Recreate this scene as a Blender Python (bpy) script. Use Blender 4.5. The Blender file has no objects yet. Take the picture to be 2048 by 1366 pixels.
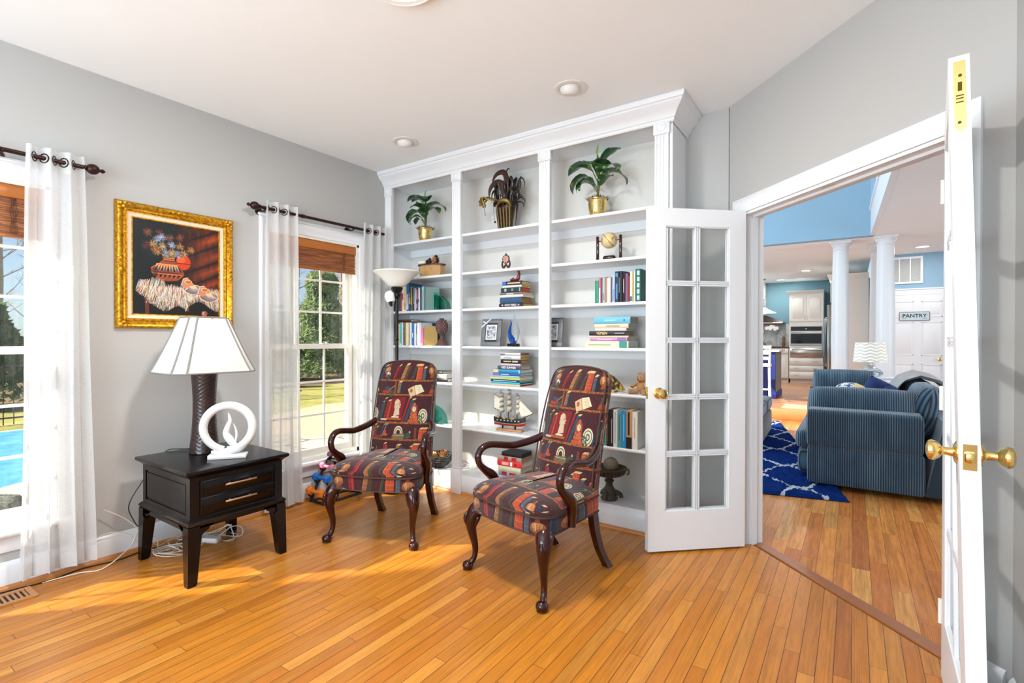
import bpy, bmesh, math, random
import numpy as np
from mathutils import Vector, Matrix, Euler
random.seed(7)
SC = bpy.context.scene
COL = SC.collection

# ------------------------------------------------------------ camera
def make_camera():
    f, yaw, pit, rol = 1005.335, math.radians(34.1647), math.radians(-.3242), math.radians(.0945)
    F = Vector((-math.sin(yaw)*math.cos(pit), math.cos(yaw)*math.cos(pit), math.sin(pit)))
    R = Vector((math.cos(yaw), math.sin(yaw), 0)); U = R.cross(F)
    R2 = R*math.cos(rol)+U*math.sin(rol); U2 = R2.cross(F)
    cd = bpy.data.cameras.new('camera'); co = bpy.data.objects.new('camera', cd); COL.objects.link(co)
    cd.sensor_width = 36; cd.lens = 36*f/2048; cd.clip_start = .05; cd.clip_end = 300
    m = Matrix((R2, U2, -F)).transposed().to_4x4(); m.translation = Vector((0, 0, 1.27))
    co.matrix_world = m
    SC.camera = co
make_camera()

# ------------------------------------------------------------ world, sun, fill lights, exposure
SC.view_settings.view_transform = 'Standard'
SC.view_settings.look = 'None'
SC.view_settings.gamma = 1
SC.view_settings.use_curve_mapping = False
SC.view_settings.exposure = .04
W = bpy.data.worlds.new('sky'); SC.world = W; W.use_nodes = True
wn = W.node_tree; bg = wn.nodes['Background']
sky = wn.nodes.new('ShaderNodeTexSky'); sky.sky_type = 'HOSEK_WILKIE'; sky.turbidity = 3.2; sky.ground_albedo = .4
sky.sun_direction = Vector((-.53, -.62, .57)).normalized()
wn.links.new(sky.outputs[0], bg.inputs[0]); bg.inputs[1].default_value = 4.2

def add_light(name, kind, loc, energy, color=(1, 1, 1), rot=None, **kw):
    ld = bpy.data.lights.new(name, kind); lo = bpy.data.objects.new(name, ld); COL.objects.link(lo)
    lo.location = loc; ld.energy = energy; ld.color = color
    if rot is not None: lo.rotation_euler = rot
    for k, v in kw.items(): setattr(ld, k, v)
    return lo
def aim(o, d):
    o.rotation_euler = Vector(d).to_track_quat('-Z', 'Y').to_euler()
sun = add_light('sun', 'SUN', (-20, -20, 20), 12.0, (1, .90, .74), angle=math.radians(1.6))
aim(sun, (.65*.819, .76*.819, -.574))
# added fill lights at unseen openings: behind the camera, living room, hall
o = add_light('front_fill_light', 'AREA', (-1.5, -2.28, 1.45), 190, (.77, .91, 1), shape='RECTANGLE', size=2.9, size_y=1.7); aim(o, (0, 1, .75))
o = add_light('living_fill_light', 'AREA', (-3.45, 6.0, 2.6), 150, (.79, .92, 1), shape='RECTANGLE', size=3.0, size_y=3.4); aim(o, (1, .15, .05))
o = add_light('hall_fill_light', 'AREA', (4.6, 6.6, 1.5), 95, (.72, .88, 1), shape='RECTANGLE', size=2.6, size_y=1.8); aim(o, (-1, .25, .4))
# ------------------------------------------------------------ helpers
def srgb(c):
    if isinstance(c, str): c = tuple(int(c[i:i+2], 16) for i in (0, 2, 4))
    c = [v/255 for v in c[:3]]
    return tuple((v/12.92 if v <= .04045 else ((v+.055)/1.055)**2.4) for v in c)+(1,)
class NT:
    "small node graph writer"
    def __init__(s, name):
        s.m = bpy.data.materials.new(name); s.m.use_nodes = True; s.t = s.m.node_tree
        s.b = s.t.nodes['Principled BSDF']; s.out = s.t.nodes['Material Output']
    def n(s, typ, _props=None, **inp):
        nd = s.t.nodes.new('ShaderNode'+typ)
        for k, v in (_props or {}).items(): setattr(nd, k, v)
        for k, v in inp.items():
            k = int(k[1:]) if (k[0] == 'i' and k[1:].isdigit()) else k.replace('_', ' ')
            s.set(nd.inputs[k], v)
        return nd
    def set(s, sock, v):
        if isinstance(v, bpy.types.NodeSocket): s.t.links.new(v, sock)
        elif isinstance(v, bpy.types.Node): s.t.links.new(v.outputs[0], sock)
        else: sock.default_value = v
    def math(s, op, a, b=0.0, c=0.0):
        return s.n('Math', {'operation': op}, i0=a, i1=b, i2=c).outputs[0]
    def mix(s, fac, a, b, blend='MIX'):
        nd = s.t.nodes.new('ShaderNodeMix'); nd.data_type = 'RGBA'; nd.blend_type = blend
        s.set(nd.inputs[0], fac); s.set(nd.inputs[6], a); s.set(nd.inputs[7], b)
        return nd.outputs[2]
    def ramp(s, fac, stops, interp='LINEAR'):
        nd = s.t.nodes.new('ShaderNodeValToRGB'); cr = nd.color_ramp; cr.interpolation = interp
        while len(cr.elements) < len(stops): cr.elements.new(.5)
        for e, (p_, c_) in zip(cr.elements, stops): e.position = p_; e.color = srgb(c_) if not (isinstance(c_, tuple) and len(c_) == 4) else c_
        s.set(nd.inputs[0], fac); return nd.outputs[0]
    def pos(s, kind='Object'):
        return s.n('TexCoord').outputs[kind]
    def xyz(s, v):
        nd = s.n('SeparateXYZ', i0=v); return nd.outputs[0], nd.outputs[1], nd.outputs[2]
    def comb(s, x, y, z=0.0): return s.n('CombineXYZ', i0=x, i1=y, i2=z).outputs[0]
    def mapping(s, v, scale=(1, 1, 1), rot=(0, 0, 0), loc=(0, 0, 0)):
        return s.n('Mapping', i0=v, i1=loc, i2=rot, i3=scale).outputs[0]
    def noise(s, v, scale=5, detail=3, rough=.5, out=0):
        return s.n('TexNoise', Vector=v, Scale=scale, Detail=detail, Roughness=rough).outputs[out]
    def base(s, c): s.set(s.b.inputs['Base Color'], c)
    def p(s, **kw):
        for k, v in kw.items(): s.set(s.b.inputs[k.replace('_', ' ')], v)
        return s
    def bump(s, h, strength=.3, dist=.01):
        nd = s.n('Bump', Height=h, Strength=strength, Distance=dist)
        s.set(s.b.inputs['Normal'], nd.outputs[0])
_mc = {}
def M(name, col=(200, 200, 200), rough=.5, metal=0, spec=.5, bumps=0, bscale=200, var=0, vscale=6, coat=0, **kw):
    "plain procedural material with slight tone variation and surface grain"
    if name in _mc: return _mc[name]
    g = NT(name); c = srgb(col)
    if var:
        nz = g.noise(g.pos(), vscale, 3)
        a = tuple(v*(1-var) for v in c[:3])+(1,); b = tuple(min(1, v*(1+var)) for v in c[:3])+(1,)
        g.base(g.mix(nz, a, b))
    else: g.base(c)
    g.p(Roughness=rough, Metallic=metal, Specular_IOR_Level=spec, Coat_Weight=coat, **kw)
    if bumps: g.bump(g.noise(g.pos(), bscale, 4), bumps, .003)
    _mc[name] = g.m; return g.m

class MB:
    "mesh builder"
    def __init__(s): s.v = []; s.f = []; s.mi = []; s.uv = []; s.cur = 0; s.sm = []; s.smooth = True; s.useuv = False
    def mat(s, i): s.cur = i; return s
    def add(s, vs, fs, T=None, uvs=None):
        o = len(s.v)
        for v in vs:
            v = Vector(v); s.v.append(tuple(T @ v) if T is not None else tuple(v))
        for f in fs: s.f.append(tuple(i+o for i in f)); s.mi.append(s.cur)
        if uvs is not None:
            s.useuv = True
            while len(s.uv) < o: s.uv.append((0, 0))
            s.uv += list(uvs)
        return s
    def box(s, x0, x1, y0, y1, z0, z1, T=None, b=0):
        if x0 > x1: x0, x1 = x1, x0
        if y0 > y1: y0, y1 = y1, y0
        if z0 > z1: z0, z1 = z1, z0
        if b <= 0:
            vs = [(x, y, z) for z in (z0, z1) for y in (y0, y1) for x in (x0, x1)]
            return s.add(vs, [(0, 2, 3, 1), (4, 5, 7, 6), (0, 1, 5, 4), (2, 6, 7, 3), (0, 4, 6, 2), (1, 3, 7, 5)], T)
        b = min(b, (x1-x0)*.45, (y1-y0)*.45, (z1-z0)*.45)
        def ring(z, i):
            X0, X1, Y0, Y1 = x0+i, x1-i, y0+i, y1-i; 
            return [(X0+b, Y0, z), (X1-b, Y0, z), (X1, Y0+b, z), (X1, Y1-b, z), (X1-b, Y1, z), (X0+b, Y1, z), (X0, Y1-b, z), (X0, Y0+b, z)]
        rs = [ring(z0, b*.6), ring(z0+b, 0), ring(z1-b, 0), ring(z1, b*.6)]
        return s.loft(rs, T=T)
    def loft(s, rings, T=None, closed=True, caps=True, uvs=None):
        n = len(rings[0]); vs = [v for r in rings for v in r]; fs = []
        for k in range(len(rings)-1):
            for i in range(n if closed else n-1):
                j = (i+1) % n
                fs.append((k*n+i, k*n+j, (k+1)*n+j, (k+1)*n+i))
        if caps and closed:
            fs.append(tuple(range(n-1, -1, -1))); fs.append(tuple((len(rings)-1)*n+i for i in range(n)))
        return s.add(vs, fs, T, uvs)
    def cyl(s, p0, p1, r0, r1=None, n=16, T=None): return s.tube([p0, p1], [r0, r0 if r1 is None else r1], n, T=T)
    def tube(s, pts, r, n=10, T=None, sub=0, flat=None, closed=False):
        pts = [Vector(q) for q in pts]
        if not isinstance(r, (list, tuple)): r = [r]*len(pts)
        r = list(r)
        if sub: pts, r = smooth_path(pts, r, sub, closed)
        rings = []; up = None; L = len(pts)
        for i, q in enumerate(pts):
            if closed: t = pts[(i+1) % L]-pts[i-1]
            else: t = pts[min(i+1, L-1)]-pts[max(i-1, 0)]
            t = t.normalized() if t.length > 1e-9 else Vector((0, 0, 1))
            if up is None:
                up = Vector((0, 0, 1)) if abs(t.z) < .9 else Vector((1, 0, 0))
            a = up-t*up.dot(t)
            a = a.normalized() if a.length > 1e-6 else t.orthogonal().normalized()
            up = a; b = t.cross(a)
            fa, fb = flat if flat else (1, 1)
            rings.append([q+(a*math.cos(2*math.pi*k/n)*fa+b*math.sin(2*math.pi*k/n)*fb)*r[i] for k in range(n)])
        if closed: rings.append(rings[0])
        return s.loft(rings, T=T, caps=not closed)
    def lathe(s, prof, n=24, c=(0, 0, 0), T=None, a0=0, sx=1, sy=1):
        rings = [[(c[0]+r*sx*math.cos(a0+2*math.pi*k/n), c[1]+r*sy*math.sin(a0+2*math.pi*k/n), c[2]+z) for k in range(n)] for r, z in prof]
        return s.loft(rings, T=T)
    def sphere(s, c, r, n=16, T=None, sc=(1, 1, 1)):
        m = max(4, n//2)
        rings = [[(c[0]+sc[0]*r*math.sin(t)*math.cos(2*math.pi*k/n), c[1]+sc[1]*r*math.sin(t)*math.sin(2*math.pi*k/n), c[2]-sc[2]*r*math.cos(t)) for k in range(n)]
                 for t in [max(.02, min(math.pi-.02, math.pi*j/m)) for j in range(m+1)]]
        return s.loft(rings, T=T)
    def prism(s, poly, z0, z1, T=None):
        return s.loft([[(x, y, z0) for x, y in poly], [(x, y, z1) for x, y in poly]], T=T)
    def sweep(s, prof, path, T=None):
        "profile (a,b): a = offset to the left normal in plan, b = height, swept along a plan path with mitred corners"
        P = [Vector((q[0], q[1])) for q in path]; rings = []
        for i, q in enumerate(P):
            d0 = (P[i]-P[i-1]).normalized() if i > 0 else None
            d1 = (P[i+1]-P[i]).normalized() if i < len(P)-1 else None
            d0 = d0 or d1; d1 = d1 or d0
            n0 = Vector((-d0.y, d0.x)); n1 = Vector((-d1.y, d1.x)); m = (n0+n1)
            m = m/(m.dot(n0)) if abs(m.dot(n0)) > 1e-6 else n0
            rings.append([(q.x+m.x*a, q.y+m.y*a, b) for a, b in prof])
        return s.loft(rings, T=T)
    def grid(s, fn, nu, nv, T=None, uv=True, cu=False):
        vs = []; uvs = []
        for j in range(nv+1):
            for i in range(nu+1):
                u, v = i/nu, j/nv; vs.append(fn(u, v)); uvs.append((u, v))
        fs = [(j*(nu+1)+i, j*(nu+1)+i+1, (j+1)*(nu+1)+i+1, (j+1)*(nu+1)+i) for j in range(nv) for i in range(nu)]
        return s.add(vs, fs, T, uvs if uv else None)
    def build(s, name, mats, parent=None, loc=None, rz=None, ang=38, flip=False, fix=True, smooth=True):
        me = bpy.data.meshes.new(name); me.from_pydata([tuple(v) for v in s.v], [], s.f)
        if not isinstance(mats, (list, tuple)): mats = [mats]
        for m in mats: me.materials.append(m)
        if any(s.mi): me.polygons.foreach_set('material_index', s.mi)
        if s.useuv:
            while len(s.uv) < len(s.v): s.uv.append((0, 0))
            ul = me.uv_layers.new(name='UVMap'); li = np.empty(len(me.loops), int); me.loops.foreach_get('vertex_index', li)
            ul.data.foreach_set('uv', np.array(s.uv, dtype=np.float32)[li].ravel())
        if fix:
            bm = bmesh.new(); bm.from_mesh(me); bmesh.ops.recalc_face_normals(bm, faces=bm.faces); bm.to_mesh(me); bm.free()
        if smooth:
            me.shade_smooth()
            try: me.set_sharp_from_angle(angle=math.radians(ang))
            except Exception: pass
        me.update()
        o = bpy.data.objects.new(name, me); COL.objects.link(o)
        if parent is not None: o.parent = parent
        if loc is not None: o.location = loc
        if rz is not None: o.rotation_euler = (0, 0, rz)
        return o
def smooth_path(pts, r, sub, closed=False):
    n = len(pts); P = []; Rr = []
    rng = range(n if closed else n-1)
    for i in rng:
        g = (lambda k: pts[k % n]) if closed else (lambda k: pts[max(0, min(n-1, k))])
        h = (lambda k: r[k % n]) if closed else (lambda k: r[max(0, min(n-1, k))])
        a, b, c, d = g(i-1), g(i), g(i+1), g(i+2); ra, rb, rc, rd = h(i-1), h(i), h(i+1), h(i+2)
        for k in range(sub):
            t = k/sub
            f = lambda a, b, c, d: .5*((2*b)+(c-a)*t+(2*a-5*b+4*c-d)*t*t+(-a+3*b-3*c+d)*t**3)
            P.append(f(a, b, c, d)); Rr.append(f(ra, rb, rc, rd))
    if not closed: P.append(pts[-1]); Rr.append(r[-1])
    return P, Rr
def thing(name, label, cat, loc=(0, 0, 0), rz=0, group=None, kind=None):
    o = bpy.data.objects.new(name, None); COL.objects.link(o); o.empty_display_size = .1
    o.location = loc; o.rotation_euler = (0, 0, rz)
    return tag(o, label, cat, group, kind)
def tag(o, label=None, cat=None, group=None, kind=None):
    if label: o['label'] = label
    if cat: o['category'] = cat
    if group: o['group'] = group
    if kind: o['kind'] = kind
    return o
def struct(name, mb, mats, loc=None, rz=None, **k):
    return tag(mb.build(name, mats, None, loc, rz, **k), kind='structure')
def sthing(name, loc=(0, 0, 0), rz=0):
    return thing(name, None, None, loc, rz, None, 'structure')
def rrect(w, d, r, n=5, cx=0, cy=0):
    "rounded rectangle outline"
    pts = []
    for qx, qy, a in ((1, 1, 0), (-1, 1, 90), (-1, -1, 180), (1, -1, 270)):
        for k in range(n+1):
            t = math.radians(a+90*k/n); pts.append((cx+qx*(w/2-r)+r*math.cos(t), cy+qy*(d/2-r)+r*math.sin(t)))
    return pts
def text_mb(txt, size, depth=.0004, ext=None):
    "letters as mesh, centred at the origin in the XY plane"
    cu = bpy.data.curves.new('lettering', 'FONT'); cu.body = txt; cu.size = size; cu.align_x = 'CENTER'; cu.align_y = 'CENTER'; cu.extrude = depth; cu.offset = size*.022; cu.resolution_u = 3
    ob = bpy.data.objects.new('lettering', cu); COL.objects.link(ob)
    me = bpy.data.meshes.new_from_object(ob)
    bpy.data.objects.remove(ob); 
    return me
def text_part(txt, size, mat, parent, loc, rot, sx=1, name='lettering', depth=.0004):
    me = text_mb(txt, size, depth); me.materials.clear(); me.materials.append(mat)
    o = bpy.data.objects.new(name, me); COL.objects.link(o); o.parent = parent; o.location = loc; o.rotation_euler = rot; o.scale = (sx, 1, 1)
    return o
PI = math.pi
# ------------------------------------------------------------ materials of the shell
def wall_paint(name, col, b=.04):
    g = NT(name); c = srgb(col); nz = g.noise(g.pos(), 3, 2)
    g.base(g.mix(nz, tuple(v*.985 for v in c[:3])+(1,), tuple(min(1, v*1.015) for v in c[:3])+(1,)))
    g.p(Roughness=.75, Specular_IOR_Level=.3); g.bump(g.noise(g.pos(), 260, 3), b, .002); return g.m
m_wall = wall_paint('grey_wall_paint', (182, 182, 181))
m_blue = wall_paint('blue_wall_paint', (144, 178, 202))
m_blue2 = wall_paint('teal_blue_wall_paint', (112, 150, 165))
m_ceil = wall_paint('ceiling_paint', (244, 249, 252), .03)
m_white = M('white_trim_paint', (230, 233, 237), .35, spec=.45, bumps=.02, bscale=60)
m_whitew = M('white_vinyl', (232, 230, 222), .35)
m_ext = M('white_siding', (225, 225, 220), .6)
m_cab = M('white_cabinet_paint', (226, 224, 218), .4)
m_brass = M('polished_brass', (232, 204, 132), .14, metal=1, bumps=.02, bscale=40)
m_chrome = M('steel', (190, 190, 190), .25, metal=1)
m_black = M('black_metal', (18, 17, 19), .35, metal=.3)
def planks(name, w, cols, gap=.0016, L=.9, rough=.24, grain=1.0, dark='3a2010', coat=.10):
    g = NT(name); x, y, z = g.xyz(g.pos('Object'))
    row = g.math('FLOOR', g.math('DIVIDE', x, w))
    r1 = g.n('TexWhiteNoise', {'noise_dimensions': '1D'}, W=row).outputs[0]
    yy = g.math('ADD', g.math('DIVIDE', y, L), g.math('MULTIPLY', r1, 7.3))
    seg = g.math('FLOOR', yy)
    idn = g.n('TexWhiteNoise', {'noise_dimensions': '2D'}, Vector=g.comb(row, seg))
    rnd = idn.outputs[0]
    n = len(cols)
    c = g.ramp(rnd, [(i/(n-1), cc) for i, cc in enumerate(cols)])
    off = g.math('MULTIPLY', rnd, 31.0)
    vec = g.comb(g.math('ADD', x, off), g.math('MULTIPLY', y, .09), off)
    gr = g.noise(vec, 55, 5, .65)
    fine = g.noise(g.comb(g.math('ADD', x, off), g.math('MULTIPLY', y, .03), off), 330, 3, .6)
    # cathedral figure
    wv = g.n('TexWave', {'wave_type': 'RINGS', 'rings_direction': 'Y'}, Vector=g.comb(g.math('MULTIPLY', g.math('SUBTRACT', g.math('FRACT', g.math('DIVIDE', x, w)), rnd), .5), g.math('MULTIPLY', g.math('ADD', y, off), .16), off), Scale=9, Distortion=3.2, Detail=2, Detail_Scale=1.2).outputs[1]
    c = g.mix(g.math('MULTIPLY', g.math('SUBTRACT', gr, .42), .9*grain), c, srgb(dark), 'MIX')
    c = g.mix(g.math('MULTIPLY', g.math('POWER', wv, 3.0), .22*grain), c, srgb(dark), 'MULTIPLY')
    c = g.mix(g.math('MULTIPLY', g.math('SUBTRACT', fine, .45), .5*grain), c, srgb(dark), 'MULTIPLY')
    fx = g.math('FRACT', g.math('DIVIDE', x, w)); fy = g.math('FRACT', yy)
    ex = g.math('LESS_THAN', g.math('MINIMUM', fx, g.math('SUBTRACT', 1.0, fx)), gap/w*.6)
    ey = g.math('LESS_THAN', g.math('MINIMUM', fy, g.math('SUBTRACT', 1.0, fy)), gap/L*.5)
    e = g.math('MAXIMUM', ex, ey)
    c = g.mix(g.math('MULTIPLY', e, .9), c, srgb(dark))
    g.base(c); g.p(Roughness=g.math('ADD', rough, g.math('MULTIPLY', gr, .12)), Specular_IOR_Level=.3, Coat_Weight=coat, Coat_Roughness=.16)
    g.bump(g.math('SUBTRACT', g.math('MULTIPLY', gr, .25), e), .25, .002)
    return g.m
m_oak = planks('oak_floor', .0572, ['c07826', 'cc822c', 'c47a26', 'd38e3a', 'b66c20', 'c87e2a', 'be7424'], gap=.0021, L=1.25)
m_oak2 = planks('oak_floor_hall', .083, ['ca7a36', 'de9246', 'ba6c32', 'e6a658', 'c27434', 'd48840'], grain=1.3, coat=.03, rough=.36)
m_thresh = M('threshold_oak', (150, 90, 48), .3, var=.15, vscale=30)
m_shoe = M('oak_shoe_moulding', (186, 118, 62), .35, var=.15, vscale=25)
m_kfloor = planks('kitchen_tile_floor', .3, ['c08a66', 'b57f5c', 'c6936e', 'ad7654'], gap=.005, L=.6, grain=.35, dark='7c5a44', coat=.1)
m_tile = M('beige_tile', (190, 165, 135), .4, var=.1)
def glass_mat(name, tint=(1, 1, 1, 1), ior=1.45, refl=1.0):
    g = NT(name); ge = g.n('NewGeometry')
    cosv = g.math('ABSOLUTE', g.n('VectorMath', {'operation': 'DOT_PRODUCT'}, i0=ge.outputs['Normal'], i1=ge.outputs['Incoming']).outputs['Value'])
    fr = g.n('Math', {'operation': 'MULTIPLY_ADD'}, i0=g.math('POWER', g.math('SUBTRACT', 1.0, cosv), 5.0), i1=.9, i2=.035); tr = g.n('BsdfTransparent', Color=tint); gl = g.n('BsdfGlossy', Roughness=.02)
    mx = g.n('MixShader', i0=g.math('MULTIPLY', fr.outputs[0], refl), i1=tr.outputs[0], i2=gl.outputs[0])
    g.t.links.new(mx.outputs[0], g.out.inputs[0]); return g.m
m_glass = glass_mat('clear_pane', (.97, .985, .98, 1))
# ------------------------------------------------------------ room numbers
H = 2.767; XL = -3.551; YB = 3.1716; YW = 3.487; XR = .452; YF = -2.4
DG0 = Vector((-.664, 3.476, 0)); DR = -PI/4   # diagonal wall frame: local x along the wall, local y away from the room
def D(u, t=0, z=0): return (DG0.x+(u+t)*.70711, DG0.y+(-u+t)*.70711, z)
WT = .16
# ------------------------------------------------------------ shell
fl = MB(); fl.smooth = False
S0 = 2.80+.09
fl.prism([(XL-.0, YF), (XR, YF), (XR, 2.36), (XR+.06, 2.36+.0), (S0-2.30, 2.30), (S0-3.55, 3.55), (XL, 3.55)][:3]+[(XR+.1, S0-XR-.1), (-.66, S0+.66), (-.66, YW+.01), (XL, YW+.01)], -.05, 0)
struct('floor', fl, m_oak)
f2 = MB(); f2.prism([(S0+.07+.9-0, -.9), (5.2, -.9), (5.2, 8.92), (-3.7, 8.92), (-3.7, 4.06), (-1.1, S0+.07+1.1)], -.05, 0)
struct('floor_hall', f2, m_oak2)
th = MB(); th.box(.02, 1.56, .07, .14, -.03, .004, b=.002); struct('trim_threshold', th, m_thresh, loc=DG0, rz=DR)
# the kitchen floor stops left of the pantry wall: hall floor in front of the pantry door
cl = MB(); cl.prism([(XL-.2, YF-.2), (XR+.2, YF-.2), (XR+.2, 2.26), (XR+.0, 2.46), (-.62, 3.53), (-.76, 3.7), (XL-.2, 3.7)], H, H+.1)
struct('ceiling', cl, m_ceil)
def wall_open(mb, a0, a1, z0, z1, opens, t0, t1, axis):
    "wall slab along 'axis' (x or y) from a0 to a1 with rectangular openings (a,b,zb,zt)"
    def bx(p, q, r, s_):
        if q-p < 1e-5 or s_-r < 1e-5: return
        if axis == 'y': mb.box(t0, t1, p, q, r, s_)
        else: mb.box(p, q, t0, t1, r, s_)
    cur = a0
    for a, b, zb, zt in sorted(opens):
        bx(cur, a, z0, z1); bx(a, b, z0, zb); bx(a, b, zt, z1); cur = b
    bx(cur, a1, z0, z1)
WINS = [(-.04, .84, .30, 2.075), (2.035, 2.865, .30, 2.075)]
wl = MB(); wall_open(wl, YF-.2, 3.7, -.3, H, WINS, XL-WT, XL, 'y'); struct('wall_left', wl, m_wall)
wb = MB(); wb.box(XL-WT, -.672, YW, YW+.12, -.05, H); struct('wall_back', wb, m_wall)
wd = MB(); wall_open(wd, 0, 1.578, 0, H, [(.14, 1.385, -.0, 2.045)], 0, .13, 'x'); struct('wall_corner', wd, m_wall, loc=DG0, rz=DR)
wd = MB(); wd.box(XR, XR+.13, YF-.2, 2.36, 0, H); struct('wall_right', wd, m_wall)
wf = MB(); wall_open(wf, XL-WT, XR+.13, 0, H, [(-3.0, .0, .55, 2.35)], YF-.12, YF, 'x'); struct('wall_front', wf, m_wall)
# baseboards
bbp = [(0, 0), (.016, 0), (.016, .10), (.012, .118), (.006, .128), (0, .135)]
def base_run(name, pts, h=.135):
    b = MB(); b.sweep([(-a-.0005, z) for a, z in bbp], pts); struct(name, b, m_white)
    b = MB(); b.sweep([(-.0165, 0), (-.034, 0), (-.031, .010), (-.024, .018), (-.0165, .02)], pts); struct(name.replace('baseboard', 'trim_shoe'), b, m_shoe)
base_run('baseboard_left', [(XL, YF+.01), (XL, 3.14)])
base_run('baseboard_right', [(XR, 2.34), (XR, YF+.01)])
base_run('baseboard_back', [(-.93, YW), (-.672, YW), D(.045)[:2]])
base_run('baseboard_front', [(XR-.03, YF), (XL+.03, YF)])
base_run('baseboard_corner', [D(1.482)[:2], D(1.56)[:2]])
# casing and jamb of the french doors
def casing_prof(w): return [(0, 0), (0, w), (.011, w), (.018, w-.012), (.018, w-.03), (.013, w-.04), (.013, .02), (.009, .008), (.006, 0)]
def casing(mb, u0, u1, zt, w, y0, sgn=-1, zb=0.0):
    "moulded casing round an opening; built from three mitred lengths in the local XZ plane"
    pr = casing_prof(w)
    path = [(u0, zb), (u0, zt), (u1, zt), (u1, zb)]
    rings = []
    for k, (x, z) in enumerate(path):
        ring = []
        for d, a in pr:
            dx = (-a if k < 2 else a); dz = (0 if k in (0, 3) else a)
            ring.append((x+dx, y0+sgn*d, z+dz))
        rings.append(ring)
    mb.loft(rings)
cs = MB(); casing(cs, .135, 1.39, 2.05, .088, -.0005); struct('trim_door_casing', cs, m_white, loc=DG0, rz=DR)
cs = MB(); casing(cs, .135, 1.39, 2.05, .088, .1305, 1); struct('trim_door_casing_hall', cs, m_white, loc=DG0, rz=DR)
jb = MB()
for (a, b, c, d) in ((.1385, .153, 0, 2.045), (1.372, 1.3865, 0, 2.045)): jb.box(a, b, -.002, .132, c, d)
jb.box(.1385, 1.3865, -.002, .132, 2.032, 2.0465)
jb.box(.153, .166, .05, .085, 0, 2.032); jb.box(1.359, 1.372, .05, .085, 0, 2.032); jb.box(.153, 1.372, .05, .085, 2.019, 2.032)
struct('trim_door_jamb', jb, m_white, loc=DG0, rz=DR)
st = MB(); st.box(.72, .80, .028, .036, 2.0295, 2.0315); s_ = struct('trim_strike_plate', st, m_brass, loc=DG0, rz=DR)
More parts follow.
